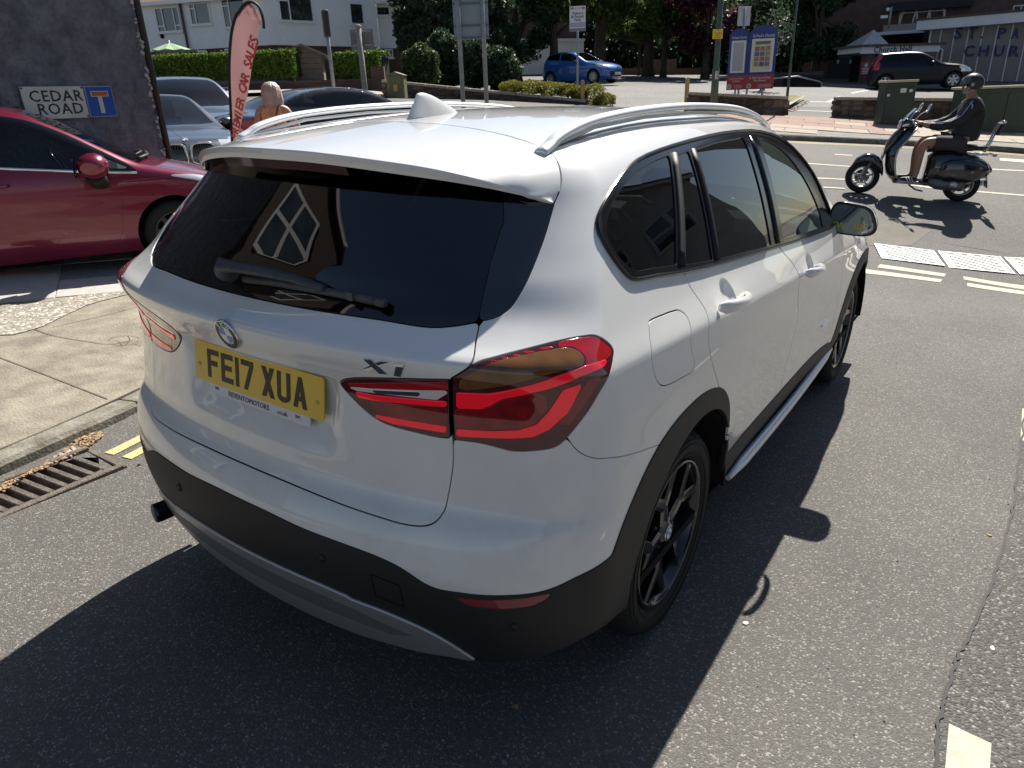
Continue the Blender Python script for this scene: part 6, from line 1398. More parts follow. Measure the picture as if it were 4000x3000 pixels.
FW=crv([(.62,1.345),(.66,1.10)]+[(.66,1.10)]+[(1.55,1.01)]+[(1.55,1.01)]+[(1.50,1.13),(1.30,1.255),(1.10,1.33),(.85,1.365)],True,3); 
P['parts']=[P['parts'][0],P['parts'][1],
 ('door_window','side',[(-.12,1.335),(-.18,1.16),(.62,1.09),(.62,1.40),(.2,1.385)],'car_glass',-.004,True),('door_window','side',[(.74,1.405),(.76,1.075),(1.79,.955),(1.72,1.12),(1.55,1.26),(1.33,1.36),(1.10,1.405)],'car_glass',-.004,True),('quarter_window','side',[(1.85,1.075),(1.87,.955),(2.20,.925),(2.06,1.005)],'car_glass',-.004,True),('window_trim','side',crv([(-.30,1.30),(-.34,1.22),(-.22,1.135),(.2,1.095),(.9,1.040),(1.6,.955),(2.25,.895)]+[(2.25,.895)]+[(2.20,.95),(1.98,1.10),(1.70,1.27),(1.45,1.38),(1.15,1.435),(.8,1.435),(.3,1.415),(-.05,1.375)],True,4),'gloss_black',-.001,True),
 ('headlamp','side',crv([(2.50,.845),(2.72,.83),(3.0,.76),(3.14,.68),(3.15,.62),(3.0,.68),(2.75,.775)],True,4),'clear_lamp',.001,True),
 ('front_door','side',[(.72,1.06),(1.60,.95),(2.0,.91),(2.04,.86),(2.07,.66),(2.02,.40),(1.96,.27),(.80,.27),(.74,.40),(.72,.70)],'paint',0,True),('rear_door','side',[(.70,1.065),(.70,.70),(.72,.40),(.76,.27),(.50,.27),(.42,.40),(.30,.62),(.05,.76),(-.12,.90),(-.16,1.14)],'paint',0,True),
 ('bonnet','top',[(0,2.40),(.5,2.36),(.70,2.28),(.66,2.7),(.52,3.05),(0,3.14)],'paint',.001,False),('rear_lamp','rear',[(.56,.72),(.84,.74),(.80,1.02),(.66,1.02)],'lamp_red',.001,True),('lower_grille','front',[(0,.30),(.5,.30),(.55,.46),(0,.48)],'black_plastic',.001,False)]
P['extra']=[red_extra]
a_=np.array([-5.524,1.145]); d_=np.array([math.cos(math.radians(62)),math.sin(math.radians(62))]); n_=np.array([-d_[1],d_[0]]); p_=a_-d_*1.48+n_*.855
gcar(P,'dark red hatchback parked on the forecourt slabs below the street name plate',None,CARS['red'],(p_[0],p_[1],.19),62,res=.026)
# --- dark blue older hatchback at the church, bright blue hatchback under the trees
P2=fiesta(); P2.update(TY=[-.68,-.58,-.44,-.1,.4,.9,1.3,1.6,1.9,2.1,2.3,2.7,3.0,3.2],TZ=[1.0,1.2,1.40,1.45,1.47,1.465,1.41,1.26,1.08,1.0,.97,.91,.82,.70],RY=[-.58,-.66,-.68,-.66,-.62,-.55,-.42,-.3],yf=3.22,FY=[3.08,3.18,3.22,3.19,3.08,2.7])
P2['parts']=[P2['parts'][0],P2['parts'][1],('door_window','side',[(-.22,1.33),(-.24,1.17),(-.1,1.06),(.50,1.055),(.50,1.37),(.1,1.37)],'car_glass',-.004,True),('door_window','side',[(.60,1.37),(.62,1.05),(1.60,1.0),(1.45,1.17),(1.2,1.30),(1.0,1.36)],'car_glass',-.004,True),
 ('rear_lamp','side',[(-.70,.80),(-.60,.80),(-.30,1.38),(-.42,1.40),(-.62,1.12)],'lamp_red',.002,True),('rear_lamp','rear',[(.60,.80),(.86,.80),(.80,1.12),(.72,1.38),(.60,1.36),(.66,1.1)],'lamp_red',.002,True),('headlamp','side',crv([(2.62,.78),(2.70,.85),(2.95,.76),(3.10,.66),(2.95,.64)],True,4),'clear_lamp',.001,True),('headlamp','front',[(.50,.60),(.84,.62),(.84,.78),(.50,.74)],'clear_lamp',.001,True),('side_strip','side',[(2.1,.50),(-.3,.50),(-.3,.56),(2.1,.56)],'black_plastic',.003,True)]
P2['mats']=dict(wheel=mat('wheel_trim_silver',(.50,.51,.53),rough=.4,metal=.4)); P2['repeater']=False; P2['sw']=(.05,.04); P2['spokes']=6
def chrome_lights(c,f,w):
    pass
pf=at(3452,353,29.6); CARS['navy']=mat('navy_paint',(.004,.007,.016),rough=.35,coat=.1,spec=.3); CARS['blue']=mat('bright_blue_paint',(.025,.13,.42),rough=.26,coat=1.,metal=.25)
hx=math.radians(12); off=np.array([-math.sin(hx),math.cos(hx)])*.84
gcar(P2,'dark navy hatchback with tall red tail lamps parked by the church hall',None,CARS['navy'],(pf[0]+off[0],pf[1]+off[1],pf[2]),12,res=.045)
P3=fiesta(); P3['parts']=[P3['parts'][0],P3['parts'][1],('door_window','side',[(-.26,1.33),(-.22,1.15),(.50,1.085),(.50,1.385),(.15,1.39)],'dark_car_glass',-.004,True),('door_window','side',[(.58,1.39),(.60,1.075),(1.72,.99),(1.45,1.20),(1.15,1.33),(.9,1.38)],'dark_car_glass',-.004,True),
 ('headlamp','side',crv([(2.62,.80),(2.75,.83),(3.0,.76),(3.14,.68),(3.0,.66)],True,4),'clear_lamp',.002,True),('headlamp','front',[(.42,.66),(.86,.70),(.86,.84),(.55,.78)],'clear_lamp',.002,True),('lower_grille','front',[(0,.28),(.46,.28),(.56,.50),(0,.52)],'black_plastic',.002,False),('rear_lamp','side',[(-.70,.86),(-.5,.86),(-.42,1.15),(-.55,1.15)],'lamp_red',.002,True)]
def blue_extra(c,f,w): plate_at(0,3.31,.41,(0,0,0),mat('plate_white',(.66,.66,.62),rough=.4),c); MB().lathe([(0,0),(.075,0)],16).build('badge',CHROME,c,loc=(0,3.275,.66),rot=(-math.pi/2,0,0)).scale=(1,.45,1)
P3['extra']=[blue_extra]
pb_=at(2149,322,34); hx=math.radians(-6); off=np.array([-math.sin(hx),math.cos(hx)])*.84
gcar(P3,'bright blue hatchback parked under the trees behind the flowered wall',None,CARS['blue'],(pb_[0]+off[0],pb_[1]+off[1],float(gz(pb_[0],pb_[1]))),-6,res=.05)
# --- grey saloon nose on behind the wall, silver car behind it
def saloon(): 
    P=dict(yr=-1.05,yf=3.72,W=.91,belt=.98,roofz=1.40,wr=.33,wb=2.88,zb=.17,TY=[-1.1,-.9,-.6,-.1,.5,1.1,1.5,1.85,2.25,2.42,2.8,3.3,3.6,3.75],TZ=[.95,1.02,1.07,1.30,1.43,1.45,1.41,1.26,1.06,1.0,.95,.87,.80,.70],TS=[.9,1,.9,.85,1,1,.9,.87,.87,.95,1,1,1,.9],RZ=[.17,.3,.5,.75,.95,1.2],RY=[-.9,-1.02,-1.06,-1.04,-.98,-.8],FZ=[.17,.3,.5,.7,.85,1.0],FY=[3.56,3.68,3.74,3.73,3.64,3.3],crown=.07,mirror=(1.95,1.0),seaty=1.35,dashy=2.1,mats=dict(wheel=WG),spokes=10)
    P['parts']=[('windscreen','top',[(0,1.46),(.50,1.48),(.60,1.60),(.74,2.28),(.5,2.38),(0,2.44)],'car_glass',-.002,False),('door_window','side',[(-.5,1.18),(-.2,1.09),(1.9,1.01),(1.75,1.17),(1.4,1.33),(.9,1.38),(.3,1.37)],'dark_car_glass',-.003,True),('rear_window','top',[(0,-.52),(.55,-.48),(.50,.15),(0,.2)],'dark_car_glass',-.002,False),
     ('bonnet','top',[(0,2.50),(.55,2.44),(.76,2.38),(.72,3.0),(.58,3.52),(0,3.60)],'paint',.001,False),('headlamp','front',[(.44,.66),(.90,.72),(.90,.84),(.44,.82)],'clear_lamp',.002,True),('headlamp','side',[(3.2,.72),(3.7,.66),(3.7,.80),(3.2,.82)],'clear_lamp',.002,True),('lower_intake','front',[(0,.24),(.75,.24),(.7,.40),(0,.40)],'black_plastic',.001,False),('rear_lamp','rear',[(.45,.78),(.95,.78),(.95,.95),(.45,.92)],'lamp_red',.002,True),('rear_lamp','side',[(-1.1,.78),(-.8,.80),(-.8,.93),(-1.1,.95)],'lamp_red',.002,True)]
    return P
CARS['grey']=mat('mineral_grey_paint',(.085,.092,.10),rough=.30,metal=.6,coat=1.,coatr=.03); CARS['silver']=mat('silver_blue_paint',(.22,.25,.29),rough=.28,metal=.7,coat=1.); CARS['black']=mat('black_blue_paint',(.006,.008,.013),rough=.16,coat=1.,metal=.2)
def kidney(c,f,w):
    for sd in (1,-1):
        sh=crv([(.035,.56),(.03,.66),(.06,.765),(.12,.785),(.30,.775),(.335,.74),(.33,.62),(.28,.535),(.10,.525)],True,5); k=len(sh)
        pts=[(sd*x,3.735-.30*(x/.9)**2-.35*(z-.62)**2,z) for x,z in sh]
        g_=MB().tube(pts,.016,8,closed=True).build('grille_ring',CHROME,c)
        MB().add([(sd*x,3.70-.30*(x/.9)**2,z) for x,z in sh],[tuple(range(k)) if sd<0 else tuple(range(k))[::-1]]).build('grille_opening',DARKIN,g_)
        for j in range(9):
            x=.06+j*.033; z0,z1=.545+(.02 if j>6 else 0),.77
            MB().box((sd*x,3.725-.30*(x/.9)**2,(z0+z1)/2),(.010,.03,z1-z0)).build('grille_bar',GLOSSB,g_)
    roundel(c,.041,(0,3.615,.835),(-1,0,0),(0,-.75,.66)); plate_at(0,3.76,.42,(0,0,0),mat('plate_white',(.66,.66,.62)),c)
P4=saloon(); P4['extra']=[kidney]
hd=math.radians(-20); dv=np.array([math.cos(hd),math.sin(hd)]); nose=at(737,600,9.3); q=nose[:2]-dv*3.70
gcar(P4,'grey saloon with twin chrome kidney grilles, nose towards the white car','cars parked on the forecourt',CARS['grey'],(q[0],q[1],nose[2]-.66),-20,res=.036)
P5=saloon(); P5.update(TY=[-1.1,-.9,-.6,-.1,.5,1.1,1.45,1.8,2.2,2.42,2.8,3.3,3.6,3.75],TZ=[1.15,1.35,1.50,1.58,1.60,1.60,1.55,1.40,1.16,1.06,1.0,.92,.84,.74]); P5['roofz']=1.55
def sil_extra(c,f,w): 
    MB().prism(rrect(1.0,.22,.09),0,.02).build('grille',BLK,c,loc=(0,3.72,.60),rot=(math.pi/2,0,math.pi)); 
    for k in range(5): MB().box((0,3.745,.53+k*.036),(.9,.008,.008)).build('grille_bar',CHROME,c)
P5['extra']=[sil_extra]
hd=math.radians(-22); dv=np.array([math.cos(hd),math.sin(hd)]); nose=at(835,505,11.6); q=nose[:2]-dv*3.70
gcar(P5,'silver blue car parked behind the grey saloon, sun glinting on its windscreen','cars parked on the forecourt',CARS['silver'],(q[0],q[1],nose[2]-.70),-22,res=.045)
P6=saloon(); P6.update(TY=[-1.1,-.9,-.6,-.1,.5,1.0,1.4,1.8,2.2,2.42,2.8,3.3,3.6,3.75],TZ=[.93,1.0,1.05,1.27,1.38,1.39,1.34,1.18,1.02,.97,.92,.84,.78,.70]); P6['roofz']=1.34; P6['mats']=dict(wheel=WG)
q=at(1010,520,11.3); hd=math.radians(80); dv=np.array([math.cos(hd),math.sin(hd)]); tail=at(862,478,11.2); nn=np.array([-dv[1],dv[0]]); q=tail[:2]+dv*1.0-nn*.05
gcar(P6,'glossy black coupe parked facing away beyond the woman','cars parked on the forecourt',CARS['black'],(q[0],q[1],float(gz(q[0],q[1]))-.02),80,res=.045)
# ------------------------------------------------------------------ trees, hedge, plants
def leafmat(name,c1,c2,trans=.35):
    if name in MATS: return MATS[name]
    mt=bpy.data.materials.new(name); mt.use_nodes=True; n=mt.node_tree; n.nodes.clear(); L=n.links; o=n.nodes.new('ShaderNodeOutputMaterial')
    at_=n.nodes.new('ShaderNodeAttribute'); at_.attribute_name='tint'; rp=n.nodes.new('ShaderNodeValToRGB'); L.new(at_.outputs['Fac'],rp.inputs[0]); rp.color_ramp.elements[0].color=tuple(c1)+(1,); rp.color_ramp.elements[1].color=tuple(c2)+(1,)
    d=n.nodes.new('ShaderNodeBsdfPrincipled'); d.inputs['Roughness'].default_value=.5; d.inputs['Specular IOR Level'].default_value=.22; t=n.nodes.new('ShaderNodeBsdfTranslucent'); mx=n.nodes.new('ShaderNodeMixShader'); mx.inputs[0].default_value=trans
    L.new(rp.outputs[0],d.inputs['Base Color']); L.new(rp.outputs[0],t.inputs[0]); L.new(d.outputs[0],mx.inputs[1]); L.new(t.outputs[0],mx.inputs[2]); L.new(mx.outputs[0],o.inputs[0]); MATS[name]=mt; return mt
def leaves(name,C,N_,size,m,parent,seed=0,aspect=.55,kind=None):
    """C: leaf centres; one leaf-shaped face each, randomly turned (biased to N_ when given)"""
    r=np.random.default_rng(seed); n=len(C); a=r.normal(size=(n,3)); 
    if N_ is not None: a=a*.55+N_*1.2
    a/=np.linalg.norm(a,axis=1,keepdims=True); b=r.normal(size=(n,3)); b-=a*(a*b).sum(1)[:,None]; b/=np.linalg.norm(b,axis=1,keepdims=True); c=np.cross(a,b)
    s=size*r.uniform(.55,1.35,n)[:,None]; w=aspect*s
    V=np.stack([C-b*s*.5,C+c*w*.5-b*s*.05+a*s*.06,C+b*s*.5,C-c*w*.5-b*s*.05+a*s*.06],1).reshape(-1,3)
    me=bpy.data.meshes.new(name); me.vertices.add(n*4); me.vertices.foreach_set('co',V.ravel()); me.loops.add(n*4); me.loops.foreach_set('vertex_index',np.arange(n*4,dtype=np.int32)); me.polygons.add(n); me.polygons.foreach_set('loop_start',np.arange(0,n*4,4,dtype=np.int32)); me.polygons.foreach_set('loop_total',np.full(n,4,dtype=np.int32)); me.update(calc_edges=True)
    at_=me.attributes.new('tint','FLOAT','FACE'); at_.data.foreach_set('value',np.clip(r.normal(.5,.28,n),0,1).astype(np.float32))
    o=link(name,me,parent,m)
    if kind: o['kind']=kind
    return o
BARK=mat('bark',(.05,.04,.032),rough=.95,spec=.1,col2=(.10,.08,.062),scale=9,bump=.7,bscale=25); PBARK=mat('pale_bark',(.17,.13,.11),rough=.9,col2=(.25,.20,.17),scale=9)
LG=leafmat('leaf_green',(.038,.075,.022),(.11,.17,.045),.45); LD=leafmat('leaf_dark',(.028,.052,.030),(.070,.11,.052),.40); LL=leafmat('leaf_light',(.060,.12,.022),(.14,.22,.045),.45); LP=leafmat('leaf_purple',(.045,.015,.024),(.12,.045,.055),.45); LH=leafmat('leaf_hedge',(.045,.10,.012),(.16,.25,.03),.42); LF=leafmat('leaf_yellowgreen',(.10,.13,.02),(.34,.28,.035)); LB_=leafmat('leaf_bush',(.035,.060,.020),(.085,.12,.045))
def tree(label,x,y,h,cr,zc,rz_,n,m,size=.24,seed=0,trunk=.22,bark=BARK,group='trees behind the church car park',name='tree',limbs=7,clumps=34,lean=0.,low=None):
    r=np.random.default_rng(seed+11); zb=float(gz(x,y))-.1; t_=thing(name,label,'tree',(x,y,zb),0,group)
    b=MB(); top=np.array([lean,0,zc-zb+rz_*.35]); b.tube([(0,0,0),(lean*.1,0,.5),(lean*.4,.05,(zc-zb)*.5),tuple(top*.8+np.array([0,0,0])),tuple(top)],[trunk*1.35,trunk,trunk*.8,trunk*.5,trunk*.2],10)
    cl=[]
    for k in range(clumps):
        v=r.normal(size=3); v/=np.linalg.norm(v); q=v*(r.uniform(.35,1.)**.5); p=np.array([q[0]*cr,q[1]*cr,(zc-zb)+q[2]*rz_]); 
        if low is not None and p[2]<low: p[2]=low+r.uniform(0,.8)
        cl.append(p)
    for k in range(limbs):
        e=cl[k%len(cl)]; s0=top*r.uniform(.35,.8); mid=(s0+e)/2+r.normal(0,.25,3); b.tube([tuple(s0),tuple(mid),tuple(e)],[trunk*.42,trunk*.25,trunk*.06],6)
    b.build('trunk',bark,t_)
    C=[];per=n//clumps
    for p in cl:
        sc=r.uniform(.16,.30)*cr+.25; d=r.normal(size=(per,3)); d/=np.linalg.norm(d,axis=1,keepdims=True); C.append(p+d*(r.uniform(.0,1.,(per,1))**.45)*np.array([sc,sc,sc*.75]))
    leaves('crown',np.vstack(C),None,size,m,t_,seed); return t_
def T_at(px,t): p=at(px,330,t); return p[0],p[1]
def tpx(label,px,pyc,t,rpx,rpy,n,m,seed,**k):
    p=at(px,pyc,t); s=t/FPX; zc=p[2]; return tree(label,p[0],p[1],0,rpx*s,zc,rpy*s,n,m,seed=seed,**k)
tpx('tall dark evergreen left of the big road sign',1680,40,31,120,230,9000,LD,1,size=.26,trunk=.25)
tpx('dark evergreen directly behind the big road sign',1830,60,33,150,260,11000,LD,2,size=.26,trunk=.25)
tpx('dark spreading tree right of the big road sign',2010,30,36,170,215,9500,LD,3,size=.28,trunk=.28)
tpx('broad dark tree over the rear of the blue hatchback',2160,-20,36,150,205,8000,LG,4,size=.27,trunk=.26,low=3.4)
tpx('tree with a thick trunk in front of the blue hatchback nose',2345,10,39,150,200,9000,LG,5,size=.28,trunk=.40,low=3.2)
tpx('leafy tree with light green outer leaves between the blue car and the lamp post',2540,20,42,190,225,11000,LG,6,size=.28,trunk=.34,low=2.6)
tpx('light green tree just left of the purple tree',2600,60,40,110,160,5500,LL,7,size=.24,trunk=.18,low=3.0)
tpx('purple leaved tree behind the green lamp post',2770,40,38,140,200,9000,LP,8,size=.26,trunk=.22,low=1.6)
tpx('open crowned tree above the blue notice boards',3010,60,40,170,160,5200,LD,9,size=.26,trunk=.18,low=3.4,bark=PBARK,clumps=46)
tpx('dense dark tree against the church wall',3210,60,36,130,240,10000,LD,10,size=.26,trunk=.2,low=1.4)
tpx('slim dark tree between purple tree and open crown',2890,120,44,90,170,4500,LD,12,size=.26,trunk=.16,low=1.5)
tpx('thin trunked young tree by the garden wall',2500,120,44,70,110,2600,LD,13,size=.24,trunk=.10,low=2.8)
tpx('bare limbed pale branched tree behind the notice boards',3000,110,26,85,95,420,LD,14,size=.16,trunk=.08,bark=PBARK,limbs=16,clumps=24)
# rounded bush, dark shrubs over the wall
def bush(label,px,py,t,rpx,rpy,n,m,seed,size=.10,name='bush',group=None,cat_='bush'):
    p=at(px,py,t); s=t/FPX; r=np.random.default_rng(seed+77); zb=float(gz(p[0],p[1])); t_=thing(name,label,cat_,(p[0],p[1],zb),0,group)
    v=r.normal(size=(n,3)); v/=np.linalg.norm(v,axis=1,keepdims=True); ra=r.uniform(.2,1.,(n,1))**.33; bump_=1+.12*np.sin(v[:,:1]*5+seed)*np.cos(v[:,2:]*6); C=v*ra*bump_*np.array([rpx*s,rpx*s,rpy*s]); C[:,2]+=p[2]-zb; C=C[C[:,2]>.02]
    leaves('foliage',C,None,size,m,t_,seed)
    MB().tube([(0,0,-.05),(.03,.02,(p[2]-zb)*.6)],[.05,.02],7).build('stem',BARK,t_)
    return t_
bush('rounded olive green bush behind the low wall',1645,262,23,75,78,5200,LB_,1,size=.13)
bush('dark shrub between the round bush and the big sign',1735,240,26,75,110,5000,LD,2,size=.16); bush('dark shrub behind the sign posts',1850,250,25.5,80,100,5000,LD,3,size=.16); bush('dark shrub with pale flecks right of the sign posts',1960,270,25,75,85,4200,LD,4,size=.15)
bush('dark ivy clump against the white house',1610,170,30,55,70,3600,LD,5,size=.18)
for k,(px,py,rx,ry) in enumerate(((2000,338,52,22),(2075,340,62,26),(2150,346,60,26),(2215,352,50,26),(2262,362,44,28),(2318,372,52,44),(2362,395,46,30))):
    bush(('low yellow flowered plant at the left end of the flowered wall','wide yellow flowered plant trailing over the wall','yellow flowered plant left of the parking notice pole','yellow flowered plant right of the parking notice pole','yellow flowered plant at the wall end by the timber post','large yellow flowered plant beside the timber post','yellow flowered plant spilling onto the drive')[k],px,py,18.75,rx,ry,2400,LF,20+k,size=.05,name='flowering_plant',group='yellow flowering plants along the wall',cat_='plant')
# far wood behind everything, reads as one mass
r_=np.random.default_rng(3); C=[]
for k in range(26000):
    px=r_.uniform(1500,3500); t=r_.uniform(52,62); p=at(px,300,t); C.append((p[0],p[1],2.+r_.uniform(0,1)**1.3*11*(.75+.25*math.sin(px*.011))))
leaves('far_wood',np.array(C),None,.75,LD,None,5,kind='stuff')
# hedge on the brick wall
def hedge(label,pxl,pxr,pyt,pyb,t,n,seed):
    a=at(pxl,pyt,t); b=at(pxr,pyt,t*.985); zt=(a[2]+b[2])/2; zb=at(pxl,pyb,t)[2]; d=(b-a)[:2]; L=np.linalg.norm(d); an=math.atan2(d[1],d[0]); h_=thing('hedge',label,'hedge',(a[0],a[1],zb),an,'clipped hedges in front of the white house'); H=zt-zb; r=np.random.default_rng(seed); W_=1.1
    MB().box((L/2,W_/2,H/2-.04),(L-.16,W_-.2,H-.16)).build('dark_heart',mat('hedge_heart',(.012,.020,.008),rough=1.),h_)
    n1=int(n*.62); n2=n-n1
    C1=np.column_stack([r.uniform(0,L,n1),r.normal(.02,.045,n1)+.03*np.sin(r.uniform(0,L,n1)*3),r.uniform(0,H,n1)]); N1=np.tile([0,-1,.35],(n1,1)); 
    C2=np.column_stack([r.uniform(0,L,n2),r.uniform(0,W_,n2),H+r.normal(0,.035,n2)+.02*np.sin(C1[:n2,0]*4)]); N2=np.tile([0,0,1.],(n2,1))
    leaves('foliage',np.vstack([C1,C2]),np.vstack([N1,N2]),.085,LH,h_,seed,aspect=.7)
hedge('long clipped green hedge behind the feather flag',520,1148,213,326,22.4,15000,1); hedge('shorter clipped green hedge right of the garden shed',1290,1478,208,322,22.6,6000,2)
# ------------------------------------------------------------------ white house, shed, garden wall, church
WREND=mat('white_render',(.80,.81,.80),rough=.9,spec=.2,var=.05,scale=1.5,bump=.25,bscale=40); BRICKD=mat('dark_brick',(.075,.045,.036),rough=.9,col2=(.13,.08,.065),scale=18); UPVC=mat('white_frame',(.74,.75,.75),rough=.4); 
WPANE=mat('window_pane',(.035,.042,.045),rough=.04,coat=1.,spec=.8,var=.5,scale=1.2); TILE=mat('brown_tile',(.20,.125,.085),rough=.9,col2=(.30,.21,.15),scale=12); TILED=mat('dark_tile',(.10,.065,.055),rough=.9,col2=(.15,.10,.085),scale=12)
PIPE=mat('red_brown_pipe',(.10,.045,.038),rough=.6); CURT=mat('curtain',(.40,.36,.24),rough=.9,var=.15,scale=5)
class Fac:
    """a vertical facade through two photo points: local x along it, z up, y into the building"""
    def __init__(s,label,name,cat_,pa,ta,pb,tb,z0=None,group=None):
        A=at(pa[0],pa[1],ta);B=at(pb[0],pb[1],tb); d=(B-A)[:2]; s.L=np.linalg.norm(d); s.an=math.atan2(d[1],d[0]); s.z0=float(gz(A[0],A[1]))-.6 if z0 is None else z0
        s.o=thing(name,label,cat_,(A[0],A[1],s.z0),s.an,group); s.A=A; s.d=d/s.L; s.n=np.array([s.d[1],-s.d[0],0])
    def w(s,px,py):
        p=onplane(px,py,s.n,s.n@s.A); return float((p-s.A)[:2]@s.d),float(p[2]-s.z0)
    def rect(s,x0,y0,x1,y1):
        q=[s.w(a,b) for a,b in ((x0,y0),(x1,y0),(x1,y1),(x0,y1))]; return (q[0][0]+q[3][0])/2,(q[1][0]+q[2][0])/2,(q[2][1]+q[3][1])/2,(q[0][1]+q[1][1])/2
    def box(s,name,x0,x1,z0,z1,y0,y1,m,parent=None,bev=0.): return MB().box(((x0+x1)/2,(y0+y1)/2,(z0+z1)/2),(x1-x0,y1-y0,z1-z0),bev=bev).build(name,m,parent or s.o)
    def window(s,px,bars_v=(),bars_h=(),curtain=False,fw=.055,m=None,raw=False):
        x0,x1,z0,z1=px if raw else s.rect(*px); fr=s.box('window',x0,x1,z0,z1,-.03,.06,m or UPVC,bev=0)
        # frame members stand proud of recessed panes
        fr.data.clear_geometry(); b=MB()
        for q in ((x0,x0+fw,z0,z1),(x1-fw,x1,z0,z1),(x0+fw,x1-fw,z0,z0+fw),(x0+fw,x1-fw,z1-fw,z1)): b.box(((q[0]+q[1])/2,.0,(q[2]+q[3])/2),(q[1]-q[0],.09,q[3]-q[2]))
        for v in bars_v: x=x0+(x1-x0)*v; b.box((x,-.002,(z0+z1)/2),(fw*.9,.088,z1-z0-2*fw))
        for (va,vb,h) in bars_h: xa,xb=x0+(x1-x0)*va,x0+(x1-x0)*vb; z=z0+(z1-z0)*h; b.box(((xa+xb)/2,-.004,z),(xb-xa,.085,fw*.85))
        me=b.mesh('window'); me.materials.append(m or UPVC); fr.data=me
        s.box('pane',x0+fw*.5,x1-fw*.5,z0+fw*.5,z1-fw*.5,.005,.02,WPANE,fr)
        if curtain: s.box('curtain',x0+(x1-x0)*.45,x1-fw,z0+fw,z0+(z1-z0)*.62,-.004,.004,CURT,fr)
        s.box('sill',x0-.06,x1+.06,z0-.06,z0,-.10,.03,m or UPVC,fr); return fr
h1=Fac('white rendered house with brown roof behind the long hedge','house','house',(490,195),33.6,(1052,174),31.9)
L=h1.L; zw=h1.w(748,194)[1]; ze=h1.w(740,12)[1]
h1.box('wall',-6,L,zw,ze,0.03,7,WREND); h1.box('brick_base',-6,L-.02,-.5,zw-.002,.15,6.9,BRICKD)
h1.window((610,27,706,126),(.30,.75),((0,.30,.25),(.75,1,.25))); h1.window((742,10,822,97),(.27,),((0,.27,.75),)); h1.window((870,-8,962,108),(.30,),((0,.30,.75),)); h1.window((520,80,548,118))
x,z=h1.w(703,10); x2,z2=h1.w(738,184); MB().tube([(x2,-.07,z2-.4),(x2,-.07,ze)],.055,8).build('drainpipe',PIPE,h1.o); h1.box('gutter',-6,L,ze-.02,ze+.12,-.35,-.2,UPVC); h1.box('soffit',-6,L,ze,ze+.04,-.33,.1,UPVC)
b=MB(); 
for k in range(14):
    y0_=-.32+k*.26; b.add([(-6,y0_,ze+.13+k*.16),(L+.3,y0_,ze+.13+k*.16),(L+.3,y0_+.30,ze+.30+k*.16),(-6,y0_+.30,ze+.30+k*.16),(-6,y0_,ze+.10+k*.16),(L+.3,y0_,ze+.10+k*.16)],[(0,1,2,3),(4,5,1,0)])
b.build('roof',TILE,h1.o); 
for px in ((775,196,806,211),(880,190,905,212)): 
    x0,x1,z0,z1=h1.rect(*px); h1.window((x0,x1,z0-.5,z1),raw=True)
MB().lathe([(0,.0),(.10,0),(.10,.03)],12).build('vent',DARKIN,h1.o,loc=(*[h1.w(634,142)[0]],-.0,h1.w(634,142)[1]),rot=(math.pi/2,0,0))
h2=Fac('white rendered house wing with wide picture window, right of the flag','house','house',(1053,174),31.9,(1484,184),35.8)
L2=h2.L; zw2=h2.w(1200,178)[1]; ze2=zw2+3.1; h2.box('wall',.0,L2,zw2,ze2,.02,6,WREND); h2.box('brick_base',.02,L2,-.6,zw2-.002,.18,5.9,BRICKD)
h2.window((1086,-60,1218,84),(.30,),((0,.30,.55),)); h2.window((1366,12,1420,95),()); h2.box('eaves',-.2,L2,ze2,ze2+.15,-.35,.1,UPVC)
h2.add=None
x0,x1,z0,z1=h2.rect(1400,190,1450,215); h2.window((x0,x1,z0-.4,z1),raw=True); b=MB(); 
for k in range(12): y0_=-.32+k*.26; b.add([(-.2,y0_,ze2+.16+k*.15),(L2,y0_,ze2+.16+k*.15),(L2,y0_+.30,ze2+.32+k*.15),(-.2,y0_+.30,ze2+.32+k*.15),(-.2,y0_,ze2+.13+k*.15),(L2,y0_,ze2+.13+k*.15)],[(0,1,2,3),(4,5,1,0)])
b.build('roof',TILE,h2.o)
h3=Fac('white house end with small paired windows under a low eave by the evergreens','house','house',(1486,185),36.2,(1640,190),36.8)
L3=h3.L; ze3=h3.w(1540,16)[1]; zw3=h3.w(1540,188)[1]; h3.box('wall',.01,L3,zw3,ze3,.03,6,WREND); h3.box('brick_base',.02,L3,-.6,zw3-.002,.16,5.9,BRICKD); h3.window((1470,24,1523,62)); h3.window((1536,30,1586,64)); h3.window((1503,192,1535,226)); h3.box('eaves',-.2,L3+.3,ze3,ze3+.14,-.5,.1,UPVC)
b=MB(); 
for k in range(12): y0_=-.45+k*.26; b.add([(-.2,y0_,ze3+.15+k*.15),(L3+.4,y0_,ze3+.15+k*.15),(L3+.4,y0_+.30,ze3+.31+k*.15),(-.2,y0_+.30,ze3+.31+k*.15),(-.2,y0_,ze3+.12+k*.15),(L3+.4,y0_,ze3+.12+k*.15)],[(0,1,2,3),(4,5,1,0)])
b.build('roof',TILE,h3.o)
